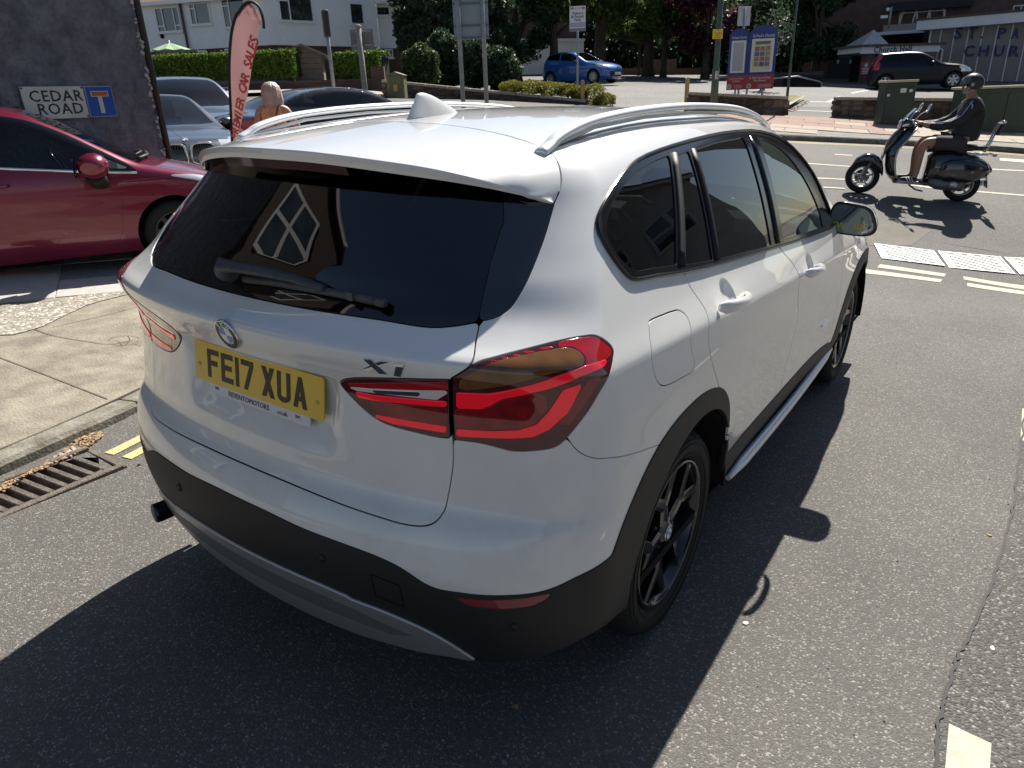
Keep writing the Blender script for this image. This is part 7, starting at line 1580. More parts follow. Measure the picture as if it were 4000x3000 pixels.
# brick garden wall with street name
gw=Fac('low dark brick garden wall below the hedges','garden_wall','wall',(520,330),22.0,(1490,326),22.6); Lg=gw.L; zt=gw.w(900,327)[1]; zb=gw.w(900,384)[1]
BW=mat('brick_courses',(.085,.050,.040),rough=.92)
nt_=BW.node_tree; br=nt_.nodes.new('ShaderNodeTexBrick'); br.inputs['Scale'].default_value=4.5; br.inputs['Color1'].default_value=(.085,.045,.036,1); br.inputs['Color2'].default_value=(.12,.07,.055,1); br.inputs['Mortar'].default_value=(.09,.08,.07,1); br.inputs['Mortar Size'].default_value=.015; tcn=nt_.nodes.new('ShaderNodeTexCoord'); mpn=nt_.nodes.new('ShaderNodeMapping'); mpn.inputs['Rotation'].default_value=(math.pi/2,0,0); nt_.links.new(tcn.outputs['Object'],mpn.inputs[0]); nt_.links.new(mpn.outputs[0],br.inputs[0]); nt_.links.new(br.outputs[0],nt_.nodes['Principled BSDF'].inputs['Base Color'])
gw.box('wall',0,Lg,-.2,zt-.06,0,.22,BW); 
for k in range(int(Lg/.45)): gw.box('coping_brick',k*.45,k*.45+.435,zt-.058,zt+.01,-.03,.25,BRICKD)
for x in (Lg-.3,): gw.box('pier',x,x+.42,-.2,zt+.35,-.06,.36,BW)
x0,x1,z0,z1=gw.rect(781,343,925,361); sn=thing('name_plate','white LOCARNO AVENUE street name plate on the brick garden wall','sign',tuple(gw.A[:2]+gw.d*(x0+x1)/2+gw.n[:2]*.03)+(gw.z0+(z0+z1)/2,),gw.an)
MB().box((0,0,0),(x1-x0,.02,(z1-z0)*1.25),bev=.005).build('panel',mat('name_plate_pale',(.62,.61,.60),rough=.5),sn); MB().box((0,.004,0),(x1-x0+.03,.018,(z1-z0)*1.25+.03)).build('border',DARKIN,sn)
o=link('lettering',text_mesh('LOCARNO AVENUE',.125,extrude=.002,offset=.002,spacing=1.02,sx=.98),sn,INK); basis(o,(1,0,0),(0,0,1),(0,-.012,0))
lp=sheet('left_pavement',[G(520,395),G(800,386),G(1150,372),G(1500,395),G(1500,372),G(1150,352),G(800,372),G(520,380)],.10,BUFF,.4)
for q in ([(620,432),(830,424),(830,427),(620,436)],[(700,408),(860,402),(860,404),(700,410)]): quad('lane_line',q,WLINE)
# shed
sh=Fac('small weathered timber shed standing between the two hedges','shed','shed',(1131,330),23.0,(1270,328),23.2); zt=sh.w(1200,205)[1]; za=sh.w(1196,178)[1]; SHW=mat('weathered_boards',(.15,.125,.10),rough=.9,col2=(.21,.18,.15),scale=8)
nb_=int((zt+.3)/.16)
for k in range(nb_): sh.box('board',0,sh.L,-.0+zt-(k+1)*.16,zt-k*.16-.012,0+.004*(k%2),.03,SHW)
MB().prism([(-.05,zt),(sh.L+.05,zt),(sh.L*.47,za)],0,.04,T=lambda v:v[:,[0,2,1]]).build('gable',SHW,sh.o)
for s_ in (0,1):
    xe=-.35 if s_==0 else sh.L+.2; xa=sh.L*.47
    ze_=zt-.10; MB().add([(xa,-.2,za+.06),(xe,-.2,ze_),(xe,2.2,ze_),(xa,2.2,za+.06),(xa,-.2,za),(xe,-.2,ze_-.06),(xe,2.2,ze_-.06),(xa,2.2,za)],[(0,1,2,3),(4,7,6,5),(0,4,5,1),(2,6,7,3),(1,5,6,2)]).build('roof_felt',mat('roof_felt',(.20,.175,.145),rough=.95,var=.15,scale=9),sh.o)
sh.box('side_wall',.02,.06,-.2,zt,.03,2.0,SHW); sh.box('side_wall',sh.L-.06,sh.L-.02,-.2,zt,.03,2.0,SHW)
# parasol and trellis behind the hedge
pa=at(661,166,26); zr=at(690,193,26)[2]; um=thing('parasol','pale green garden parasol showing above the long hedge','parasol',(pa[0],pa[1],zr-1.6)); UMB=mat('parasol_green',(.28,.42,.26),rough=.8,var=.06,scale=4)
for k in range(8):
    a0,a1=2*math.pi*k/8,2*math.pi*(k+1)/8; R_=.72; h_=pa[2]-zr; MB().add([(0,0,1.6+h_),(R_*math.cos(a0),R_*math.sin(a0),1.6),(R_*math.cos((a0+a1)/2)*.97,R_*math.sin((a0+a1)/2)*.97,1.55),(R_*math.cos(a1),R_*math.sin(a1),1.6)],[(0,1,2,3)]).build('panel',UMB,um)
MB().tube([(0,0,-.5),(0,0,1.6+h_+.08)],.02,8).build('pole',UPVC,um)
tr=Fac('dark timber trellis rail above the long hedge','trellis','fence',(605,212),25,(775,212),25.2); zt=tr.w(690,197)[1]
tr.box('rail',0,tr.L,zt-.04,zt+.02,0,.06,SHW); tr.box('rail',0,tr.L,zt-.30,zt-.26,0,.05,SHW)
for k in range(12): tr.box('slat',tr.L*k/12+.03,tr.L*k/12+.075,zt-.26,zt-.042,.01,.045,SHW)
# houses glimpsed under the trees
f1=Fac('brick and white house glimpsed under the trees left of the blue hatchback','house','house',(1965,330),47,(2250,318),49); f1.box('wall',0,f1.L,-1,7,0,6,BRICKD); x0,x1,z0,z1=f1.rect(2035,190,2115,292); f1.box('white_bay',x0-.3,x1+3.0,z0,z1+.4,-.5,0,WREND); f1.window((2048,212,2070,254),raw=False); f1.box('ledge',x0-.3,x1+3,z1+.4,z1+.55,-.7,0,UPVC)
gd=f1.rect(2130,205,2200,260); f1.box('garage_door',gd[0],gd[1],gd[2]-1.5,gd[3],-.52,-.48,UPVC)
f2=Fac('pale house front with white columns glimpsed under the trees','house','house',(2470,330),62,(2760,320),63); f2.box('wall',0,f2.L,-1,7,0,6,mat('pale_house',(.42,.40,.36),rough=.9,var=.15,scale=3))
for px in ((2578,205,2586,258),(2592,205,2600,262)):
    x0,x1,z0,z1=f2.rect(*px); f2.box('column',x0,x1,z0-1.2,z1,-.35,-.1,UPVC)
f2.window((2606,206,2636,266)); f2.window((2480,232,2530,262)); f2.window((2690,225,2720,262))
f3=Fac('pale wall and gate post beyond the far trees','garden_wall','wall',(2392,302),47,(2770,306),49); zt=f3.w(2480,266)[1]; f3.box('wall',0,f3.L*.42,-1,zt,0,.4,mat('far_stone',(.11,.075,.06),rough=.95,col2=(.18,.13,.10),scale=4)); f3.box('wall',f3.L*.60,f3.L,-1,zt-.1,0,.4,MATS['far_stone'])
for x in (.42,.57): f3.box('pier',f3.L*x,f3.L*x+.5,-1,zt+.5,-.1,.5,MATS['far_stone'])
# church hall
CBR=mat('church_brick',(.10,.058,.050),rough=.92,col2=(.15,.092,.078),scale=2.5,detail=10,bump=.2,bscale=60); PANEL=mat('grey_panel',(.27,.235,.22),rough=.85,var=.08,scale=1.2); FASC=mat('white_fascia',(.78,.79,.80),rough=.6,var=.05,scale=2); LETB=mat('letter_blue',(.030,.045,.14),rough=.6)
ch=Fac('grey panelled church hall wall with large blue letters and white fascia','church_hall','building',(3630,330),36.0,(4060,330),33.0); Lc=ch.L; zf0=ch.w(3800,104)[1]; zf1=ch.w(3800,66)[1]
ch.box('panel_wall',-.4,Lc+6,-.4,zf0-.002,0,8,PANEL); ch.box('fascia',-.9,Lc+6.2,zf0,zf1,-.55,7.8,FASC); ch.box('roof_edge',-.95,Lc+6.3,zf1+.001,zf1+.10,-.6,7.9,TILED)
xs=[ch.w(px,200)[0] for px in (3664,3715,3768,3826,3884,3942,3996)]; dx=np.mean(np.diff(xs)); x=xs[0]
xs=[x+dx*k for k in range(-0,14)]
for x in xs: ch.box('white_strip',x-.022,x+.022,-.4,zf0-.004,-.035,-.001,UPVC)
def letter(c,px0,py0,px1,py1):
    x0,x1,z0,z1=ch.rect(px0,py0,px1,py1); me=text_mesh(c,1.,extrude=.03,offset=.012); co=np.array([v.co[:] for v in me.vertices]); mn,mx=co.min(0),co.max(0)
    if c!='.': 
        co[:,0]=(co[:,0]-mn[0])/(mx[0]-mn[0])*(x1-x0)-(x1-x0)/2; co[:,1]=(co[:,1]-mn[1])/(mx[1]-mn[1])*(z1-z0)-(z1-z0)/2
        me.vertices.foreach_set('co',co.ravel())
        o=link('letter',me,ch.o,LETB); basis(o,(1,0,0),(0,0,1),((x0+x1)/2,-.034,(z0+z1)/2))
    else: ch.box('letter',x0,x1,z0,z1,-.05,-.001,LETB)
for c,px in (('S',3730),('T',3784),('P',3900),('A',3952),('U',4010),('L',4060),("'",4105),('S',4125)): letter(c,px,108,px+(30 if c!="'" else 8),152)
letter('.',3832,142,3840,150)
for c,px in (('C',3768),('H',3824),('U',3885),('R',3945),('C',4003),('H',4060)): letter(c,px,178,px+38,220)
MB().tube([(-.38+.05,-.08,zf0),(-.38+.05,-.08,zf0-.55),(.35,-.08,zf0-.95),(.35,-.08,-.2)],.05,8).build('drainpipe',FASC,ch.o)
can=Fac('white fascia canopy with Church Hall lettering over the entrance','canopy','canopy',(3352,300),33.6,(3652,300),34.2); z0,z1=can.w(3500,206)[1],can.w(3500,180)[1]; can.box('fascia',0,can.L,z0,z1,0,.12,FASC); can.box('roof',-.15,can.L+.2,z1+.001,z1+.10,-.15,2.2,TILED); can.box('soffit',.02,can.L,z0+.06,z1-.002,.122,2.0,FASC)
o=link('lettering',text_mesh('Church Hall',.36,extrude=.01,offset=.006,spacing=1.12),can.o,LETB); basis(o,(1,0,0),(0,0,1),(can.w(3488,190)[0],-.012,(z0+z1)/2))
MB().add([(.1,.2,z1+.1),(1.35,.0,z1+.1),(1.35,1.6,z1+.1),(.1,1.6,z1+.1),(.95,.7,z1+.78)],[(0,1,4),(1,2,4),(2,3,4),(3,0,4)]).build('lantern_roof',mat('lantern_metal',(.42,.42,.41),rough=.5,metal=.2,var=.2,scale=6),can.o)
can.box('brick_pier',.42,.85,-.5,z0,.15,.6,CBR); x0,x1,zz0,zz1=can.rect(3370,241,3404,292); can.box('red_notice',x0,x1,zz0,zz1,.118,.147,REDBD)
for k in range(4): can.box('notice_print',x0+.06,x1-.06,zz1-.30-k*.07,zz1-.27-k*.07,.108,.1175,FRM)
MB().lathe([(0,.0),(.09,0),(.09,.006)],16).build('round_emblem',FRM,can.o,loc=((x0+x1)/2,.112,zz1-.14),rot=(math.pi/2,0,0))
can.box('dark_entrance',.9,can.L+.6,-.5,z0,2.0,2.1,DARKIN)
uw=Fac('dark church wall with tall arched window glass above the canopy','church','church',(3130,330),43.5,(4060,330),38.5); uw.box('wall',0,uw.L+8,-.8,16,0,8,CBR)
w_=uw.rect(3512,44,3690,98); uw.window((3512,44,3690,98),(.33,.66),m=UPVC); 
sl=uw.rect(3452,112,3606,122); uw.box('pitched_hood',sl[0],sl[1],sl[2]-.1,sl[3]+.1,-2.4,0,mat('pale_slate',(.36,.31,.27),rough=.8)); uw.box('white_gutter',sl[0]-.3,sl[1],sl[2]-.26,sl[2]-.101,-2.6,-2.35,FASC); uw.box('bay_wall',sl[0]+.1,sl[1],z0,sl[2]-.27,-2.3,0,DARKIN)
uw.box('window_hood',w_[0]-.6,w_[1]+1.2,w_[3]+.05,w_[3]+.5,-.6,0,mat('dark_slate',(.025,.025,.028),rough=.8)); uw.box('ledge',*uw.rect(3735,62,3880,70)[:2],uw.rect(3735,62,3880,70)[2],uw.rect(3735,62,3880,70)[3],-.8,0,COPE); uw.window((3955,18,4060,64),(.3,))
# arch tracery in the big pane
for cx in (.22,.50,.80):
    x=w_[0]+(w_[1]-w_[0])*cx; MB().tube([(x+.42*math.cos(a),-.05,w_[2]+.15+.9*abs(math.sin(a))) for a in np.linspace(0,math.pi,14)],.05,6).build('arch_tracery',UPVC,uw.o)
dr=Fac('dark church side door under a small white gable sign','church_porch','building',(3180,330),40.,(3330,330),39.4); dz=dr.w(3300,190)[1]; dr.box('porch_wall',-.2,dr.L+.3,-.8,dz+.6,0,2.0,CBR); x0,x1,z0,z1=dr.rect(3284,200,3326,211); dr.box('door',x0-.5,x1+.3,-.8,dr.w(3300,222)[1],-.04,-.001,mat('dark_door',(.02,.018,.018),rough=.5)); MB().prism([(x0,z0),(x1,z0),(x1,z1-.05),((x0+x1)/2,z1+.30),(x0,z1-.05)],-.06,-.005,T=lambda v:v[:,[0,2,1]]).build('gable_sign',FASC,dr.o)
for px in (3272,3322): x,z=dr.w(px,243); MB().lathe([(0,.12),(.07,.08),(.05,-.08),(0,-.1)],10,(x,-.1,z)).build('lantern',UPVC,dr.o)
# steps and handrail
st_=Fac('dark steps with a pale handrail left of the church door','steps','steps',(3030,340),30,(3200,338),30.6); 
for k in range(5): st_.box('step',.2+k*.35,2.6,-.2,.55+.62-k*.14,.3,1.2,mat('dark_step',(.03,.03,.032),rough=.9))
x0,zz=st_.w(3126,298); x1,zz1=st_.w(3222,318); MB().tube([(0,.2,zz-.05),(x0,.2,zz),(x1-.1,.2,zz1),(x1,.2,zz1-.06),(x1,.2,zz1-.45)],.035,8).build('handrail',GALV,st_.o)
sheet('lawn',[G(3000,320),G(3180,330),G(3160,306),G(3000,300)],.05,GRASSD,.5)
# camera pole
p=at(3470,110,34.); o=thing('camera_pole','thin pole with small security cameras by the church hall','pole',(p[0],p[1],0)); MB().tube([(0,0,4.),(0,0,at(3483,30,34.)[2])],.05,8).build('pole',GALV,o); MB().box((-.25,-.1,at(3470,66,34.)[2]),(.3,.14,.12),rz=.4).build('camera',UPVC,o); MB().lathe([(0,-.1),(.08,-.06),(.08,.05),(0,.08)],10,(-.14,0,at(3472,38,34.)[2])).build('dome_camera',UPVC,o)
# ------------------------------------------------------------------ the street behind the camera, seen only as reflections
def backhouse(label,x,y,rz,W_,H_,gable,windows,wall,trim=None,depth_=8,timber=False):
    trim=trim or mat('weathered_trim',(.46,.46,.45),rough=.6); t=thing('house',label,'house',(x,y,float(gz(x,y))-.3),rz); MB().box((0,depth_/2,H_/2),(W_,depth_,H_)).build('wall',wall,t)
    MB().prism([(-W_/2,H_),(W_/2,H_),(0,H_+gable)],0,depth_,T=lambda v:v[:,[0,2,1]]).build('gable',wall,t)
    for s_ in (-1,1):
        L_=math.hypot(W_/2+.3,gable); a=math.atan2(gable,W_/2); o=MB().box((0,depth_/2,0),(L_+.2,depth_+.9,.10)).build('roof',TILED,t); o.location=(s_*(W_/4+.05),0,H_+gable/2+.05); o.rotation_euler=(0,s_*a,0)
        o=MB().box((0,-.42,0),(L_+.2,.06,.22)).build('bargeboard',trim,t); o.location=(s_*(W_/4+.05),0,H_+gable/2-.06); o.rotation_euler=(0,s_*a,0)
    for (wx_,wz,ww,wh) in windows:
        fr=MB().box((wx_,-.03,wz),(ww,.10,wh)).build('window',trim,t)
        for i in (0,1):
            for j in (0,1): MB().box((wx_+(i-.5)*ww*.48,-.085,wz+(j-.5)*wh*.48),(ww*.40,.02,wh*.40)).build('pane',WPANE,fr)
    if timber:
        for k in range(-4,5): MB().box((k*W_/10,-.03,H_+gable*.30*(1-abs(k)/6)),(.11,.05,gable*.6*(1-abs(k)/5.2))).build('timber',trim,t)
    return t
backhouse('dark brick gabled house behind the viewer, reflected in the rear window',-5.9,-4.2,math.radians(135),5.6,7.4,2.4,[(-.7,5.6,2.3,2.5),(.4,2.0,2.0,1.6)],mat('house_brick',(.06,.045,.04),rough=.9,var=.2,scale=6))
backhouse('white house with striped timber gable round the corner, reflected in the side windows',9.2,13.6,math.radians(-34),9.0,5.6,3.0,[(-2.6,4.3,1.6,1.4),(2.6,4.3,1.6,1.4),(0,4.5,1.8,1.6),(0,1.5,5.0,1.6)],mat('shop_render',(.38,.37,.35),rough=.9,var=.1,scale=3),timber=True)
backhouse('brick house down the side road behind the viewer',11.5,-4.5,math.radians(270),8,5.4,2.6,[(-2,3.4,1.4,1.3),(2,3.4,1.4,1.3)],MATS['house_brick'])
# ------------------------------------------------------------------ people, scooter, feather flag
def skin(name,V,E,m,parent=None,sub=2,root=0):
    """continuous figure grown over a skeleton: V = (x,y,z,radius[,radius2])"""
    me=bpy.data.meshes.new(name); me.from_pydata([v[:3] for v in V],E,[]); o=bpy.data.objects.new(name,me); SC.collection.objects.link(o)
    md=o.modifiers.new('skin','SKIN'); md.use_smooth_shade=True
    for i,v in enumerate(V):
        s=me.skin_vertices[0].data[i]; s.radius=(v[3],v[4] if len(v)>4 else v[3]); s.use_root=(i==root)
    sd=o.modifiers.new('sub','SUBSURF'); sd.levels=sub; sd.render_levels=sub
    dg_=bpy.context.evaluated_depsgraph_get(); dg_.update(); nm=bpy.data.meshes.new_from_object(o.evaluated_get(dg_)); bpy.data.objects.remove(o); bpy.data.meshes.remove(me)
    nm.polygons.foreach_set('use_smooth',np.ones(len(nm.polygons),bool)); nm.materials.clear(); return link(name,nm,parent,m)
SKIN_=mat('skin',(.50,.27,.185),rough=.5,var=.08,scale=20); SKIN2=mat('tanned_skin',(.34,.185,.125),rough=.5,var=.1,scale=20)
PEACH=mat('peach_cotton',(.78,.40,.17),rough=.85,var=.08,scale=14,bump=.2,bscale=60); HAIR=mat('blonde_pink_hair',(.45,.27,.28),rough=.45,col2=(.74,.56,.36),scale=7,bump=.6,bscale=45); STRAP=mat('tan_strap',(.25,.07,.035),rough=.6); DENIM=mat('dark_trousers',(.05,.055,.08),rough=.8)
# woman seen from behind: local +y is the way she faces, z up
wp_=at(1050,330,8.4); wz=float(gz(wp_[0],wp_[1])); Hh=wp_[2]-wz+.0; k=Hh/1.66
wo=thing('person','woman with blonde pink bob in a peach sleeveless top, seen from behind','person',(wp_[0],wp_[1],wz),math.radians(38)); wo.scale=(k,k,k)
B=[(0,0,.92,.145,.105),(0,.0,1.05,.125,.09),(.0,.005,1.18,.135,.092),(0,.0,1.30,.155,.095),(0,.0,1.385,.10,.075),(0,.015,1.44,.052),(.005,.03,1.50,.052),(.01,.04,1.56,.075,.085),(.01,.035,1.61,.06),
   (-.165,0,1.365,.055),(-.205,-.02,1.24,.047),(-.225,-.06,1.08,.040),(-.20,.06,.96,.033),(-.19,.13,.92,.026),
   (.165,.0,1.365,.055),(.23,-.01,1.25,.047),(.31,.0,1.11,.041),(.36,.14,1.06,.033),(.36,.21,1.05,.027),
   (-.085,0,.86,.095),(-.09,.01,.50,.062),(-.09,0,.10,.042),(-.09,.10,.035,.03),(.085,0,.86,.095),(.09,.01,.50,.062),(.09,0,.10,.042),(.09,.10,.035,.03)]
E_=[(0,1),(1,2),(2,3),(3,4),(4,5),(5,6),(6,7),(7,8),(4,9),(9,10),(10,11),(11,12),(12,13),(4,14),(14,15),(15,16),(16,17),(17,18),(0,19),(19,20),(20,21),(21,22),(0,23),(23,24),(24,25),(25,26)]
body=skin('body',B,E_,SKIN_,wo)
for hx,hy,hz,dx in ((-.19,.15,.91,-1),(.36,.23,1.05,1)):
    for q,(oy,l) in enumerate(((-.022,.07),(-.008,.082),(.008,.078),(.022,.062))): skin('finger',[(hx+oy,hy-.01,hz,.010),(hx+oy,hy+l*.55,hz-.006,.009),(hx+oy,hy+l,hz-.022,.007)],[(0,1),(1,2)],SKIN_,body,1)
    skin('thumb',[(hx+dx*-.02,hy-.03,hz,.011),(hx-dx*.045,hy+.01,hz-.005,.010),(hx-dx*.05,hy+.04,hz-.01,.008)],[(0,1),(1,2)],SKIN_,body,1)
skin('top',[(0,0,.88,.165,.125),(0,0,1.0,.142,.108),(0,.003,1.12,.142,.105),(0,0,1.24,.165,.112),(0,-.002,1.335,.172,.112),(-.10,-.005,1.395,.066,.064),(.10,-.005,1.395,.066,.064),(0,.0,1.40,.105,.088)],[(0,1),(1,2),(2,3),(3,4),(4,5),(4,6),(4,7)],PEACH,wo)
# teardrop opening at the nape, strap across the back
ptsk=crv([(0,1.375),(-.018,1.335),(-.022,1.30),(0,1.275),(.022,1.30),(.018,1.335)],True,4); MB().add([(x,-.118-.004*math.sin((z-1.27)*20),z) for x,z in ptsk],[tuple(range(len(ptsk)))]).build('keyhole_opening',SKIN_,wo)
MB().tube([(.10,-.045,1.43),(.085,-.10,1.37),(.055,-.118,1.28),(.03,-.118,1.15),(.02,-.118,1.02),(.01,-.13,.90)],.013,6,ry=.004).build('bag_strap',STRAP,wo)
skin('trousers',[(0,0,.93,.150,.115),(0,0,.86,.155,.12),(-.09,0,.76,.095),(-.09,.01,.48,.075),(-.09,0,.12,.06),(.09,0,.76,.095),(.09,.01,.48,.075),(.09,0,.12,.06)],[(0,1),(1,2),(2,3),(3,4),(1,5),(5,6),(6,7)],DENIM,wo)
for x in (-.09,.09): MB().tube([(x,-.06,.045),(x,.04,.045),(x,.15,.03)],[.035,.042,.03],10,ry=[.045,.04,.025]).build('shoe',WHITE,wo)
hb=MB()
for j in range(64):
    a=2*math.pi*j/64; 
    fr=math.sin(a)   # front when >0
    prof=[(0.0,1.695),(.058,1.685),(.102,1.64),(.120,1.575),(.127,1.49),(.120,1.415),(.092,1.385)]
    if fr>.55: prof=[(0.0,1.685),(.055,1.677),(.090,1.645),(.098,1.615),(.10,1.60),(.098,1.595),(.09,1.59)]
    for i,(r_,z) in enumerate(prof): w_=1+.05*math.sin(j*2.1+i*.8)+.035*math.sin(j*5.3); hb.v.append((.01+r_*w_*math.cos(a),.02+r_*w_*math.sin(a)*1.05,z+.010*math.sin(j*3.1)*(i>4)))
hb.f+=[(j*7+i,((j+1)%64)*7+i,((j+1)%64)*7+i+1,j*7+i+1) for j in range(64) for i in range(6)]; hb.mi=[0]*len(hb.f); hb.sm=[True]*len(hb.f); hb.build('hair',HAIR,wo)
face=MB(); face.lathe([(0,.016),(.012,.010),(.016,0)],8,(.03,.125,1.565)); face.build('nose',SKIN_,wo,)
for x in (-.02,.055): MB().lathe([(0,.008),(.011,.004),(.013,0)],8).build('eye',WHITE,wo,loc=(x,.115,1.59),rot=(-math.pi/2,0,0))
MB().tube([(-.005,.118,1.525),(.015,.124,1.523),(.04,.12,1.525)],.006,6).build('mouth',mat('lips',(.40,.14,.12),rough=.5),wo)
MB().tube([(.112,.10,1.595),(.117,.05,1.60),(.10,.0,1.60)],.003,5).build('glasses',INK,wo)
# ------------------------------------------------------------------ scooter and rider, heading left across the view
sF=np.array(G(3352,752)); sR=np.array(G(3735,785)); sd_=sF-sR; wbS=np.linalg.norm(sd_); dS=sd_/wbS; aS=math.atan2(dS[1],dS[0]); zF,zR=float(gz(*sF)),float(gz(*sR)); ks=wbS/1.325
sc=thing('scooter','black scooter with chrome mirrors ridden to the left along the main road','scooter',(sR[0],sR[1],zR),aS); sc.rotation_euler=(0,-math.atan2(zF-zR,wbS),aS); sc.scale=(ks,)*3
SB_=mat('scooter_black',(.010,.013,.018),rough=.14,coat=1.); ENG=mat('engine_grey',(.16,.165,.17),rough=.5,metal=.6); SEATB=mat('seat_vinyl',(.015,.015,.016),rough=.45); SRIM=mat('scooter_rim',(.50,.51,.53),rough=.35,metal=.8)
def Z5(X,Y,y=0.): xl=(1385-X)/746.; return (xl,y,(1360-.0867*(1385-X)-Y)/746.)
def loft(name,secs,m,parent=sc,n=14):
    """secs: (x,z,half-height,half-width) rings across y"""
    b=MB(); k=len(secs); V=[]
    for (x,z,hz,hy,tx) in secs:
        for j in range(n):
            a=2*math.pi*j/n; ca,sa=math.cos(a),math.sin(a); e=.7
            V.append((x+tx*hz*math.copysign(abs(sa)**e,sa),hy*math.copysign(abs(ca)**e,ca),z+hz*math.copysign(abs(sa)**e,sa)))
    F=[(i*n+j,i*n+(j+1)%n,(i+1)*n+(j+1)%n,(i+1)*n+j) for i in range(k-1) for j in range(n)]+[tuple(range(n))[::-1],tuple((k-1)*n+j for j in range(n))]
    b.add(V,F,0,True); o=b.build(name,m,parent); return o
def swheel(x):
    t=MB().lathe([(.150,.045),(.165,.058),(.205,.060),(.228,.045),(.236,.018),(.236,-.018),(.228,-.045),(.205,-.060),(.165,-.058),(.150,-.045)],36,axis='y').build('wheel',RUB,sc); t.location=(x,0,.236)
    r=MB().lathe([(.152,.048),(.146,.052),(.138,.044),(.134,.0),(.138,-.044),(.146,-.052),(.152,-.048)],36,axis='y'); 
    for q in range(5):
        a=2*math.pi*q/5+.3; r.tube([(.03*math.cos(a),0,.03*math.sin(a)),(.09*math.cos(a),.012,.09*math.sin(a)),(.142*math.cos(a),.02,.142*math.sin(a))],[.026,.020,.018],8,ry=[.03,.016,.014])
    r.lathe([(0,.045),(.035,.04),(.04,-.04),(0,-.045)],14,axis='y'); r.build('rim',SRIM,t)
    MB().lathe([(.05,-.05),(.105,-.05),(.105,-.055),(.05,-.055)],28,axis='y').build('brake_disc',DISC,t)
swheel(0); swheel(1.325)
loft('front_mudguard',[(1.50,.40,.012,.03,0),(1.46,.455,.045,.075,0),(1.36,.505,.065,.09,0),(1.24,.50,.075,.09,0),(1.16,.45,.085,.085,0),(1.09,.37,.075,.07,0),(1.06,.30,.04,.05,0)],SB_)
MB().tube([(1.325,.085,.24),(1.30,.085,.36),(1.24,.05,.50)],.022,8).build('fork',ENG,sc)
# leg shield: curved sheet from headset to floor, with bright rim
LS=[(.875,.985,.10),(.93,.90,.155),(1.00,.78,.19),(1.075,.66,.20),(1.085,.55,.20),(1.065,.43,.20),(1.03,.32,.195),(.96,.245,.18)]
b=MB(); n=9; V=[]
for lay in (0,1):
    for (x,z,w_) in LS:
        for j in range(n): s_=(j/(n-1)*2-1); V.append((x-.10*s_*s_-(.03 if lay else 0),w_*s_,z))
k=len(LS); idx=lambda l,i,j:l*k*n+i*n+j
F=[(idx(0,i,j),idx(0,i,j+1),idx(0,i+1,j+1),idx(0,i+1,j)) for i in range(k-1) for j in range(n-1)]+[(idx(1,i,j),idx(1,i+1,j),idx(1,i+1,j+1),idx(1,i,j+1)) for i in range(k-1) for j in range(n-1)]
b.add(V,F,0,True); ls=b.build('leg_shield',SB_,sc)
for s_ in (-1,1): MB().tube([(x-.115,w_*s_*1.01,z) for x,z,w_ in LS]+[(.88,.17*s_,.215),(.52,.165*s_,.21)],.011,6).build('rim_trim',SRIM,sc)
loft('front_fairing',[(.93,.93,.06,.075,.2),(1.02,.80,.09,.085,.2),(1.10,.66,.09,.085,.1),(1.125,.54,.08,.08,0),(1.11,.43,.07,.075,0),(1.07,.34,.05,.06,0)],SB_)
b=MB(); b.box((.68,0,.225),(.50,.33,.06),bev=.02); b.build('floorboard',SB_,sc)
# rear bodywork with the rounded cowls
loft('rear_body',[(.52,.40,.20,.13,0),(.42,.45,.25,.17,0),(.28,.47,.235,.205,0),(.10,.475,.205,.215,0),(-.10,.475,.165,.19,0),(-.22,.46,.12,.13,0),(-.30,.44,.05,.06,0)],SB_)
for s_ in (-1,1):
    o=loft('side_cowl',[(.36,.42,.10,.03,0),(.26,.43,.155,.055,0),(.08,.435,.165,.065,0),(-.10,.44,.13,.05,0),(-.22,.44,.07,.02,0)],SB_); o.location=(0,s_*.185,0)
loft('seat',[(.55,.68,.035,.10,0),(.44,.715,.055,.13,0),(.25,.735,.055,.145,0),(.05,.74,.045,.135,0),(-.12,.755,.035,.11,0),(-.19,.765,.018,.07,0)],SEATB)
MB().tube([(.05,.16,.66),(-.08,.15,.665),(-.20,.10,.67),(-.22,0,.672),(-.20,-.10,.67),(-.08,-.15,.665),(.05,-.16,.66)],.010,8).build('grab_rail',CHROME,sc)
loft('rear_lamp',[(-.20,.53,.05,.045,0),(-.27,.49,.055,.05,0),(-.325,.455,.03,.035,0)],mat('scooter_lamp',(.22,.015,.03),rough=.2,coat=1.))
b=MB(); b.box((-.285,0,.33),(.012,.19,.22),R=np.array(Matrix.Rotation(.28,3,'Y')),bev=.004); b.build('number_plate',INK,sc); b=MB(); b.box((-.295,0,.30),(.006,.17,.13),R=np.array(Matrix.Rotation(.28,3,'Y'))); b.build('yellow_plate',YEL,sc)
loft('engine',[(.46,.25,.05,.06,0),(.34,.235,.085,.09,0),(.14,.235,.085,.09,0),(.0,.24,.07,.07,0)],ENG).location=(0,.10,0)
MB().lathe([(0,.03),(.04,.028),(.055,.01),(.06,-.02)],18,axis='y').build('engine_cap',SRIM,sc,loc=(.14,.195,.24))
MB().tube([(.30,-.12,.20),(.10,-.16,.19),(-.15,-.17,.23),(-.30,-.17,.27)],[.03,.05,.055,.045],12).build('silencer',SRIM,sc)
MB().tube([(.70,.13,.19),(.60,.15,.13),(.50,.17,.115)],.012,6).build('stand',INK,sc)
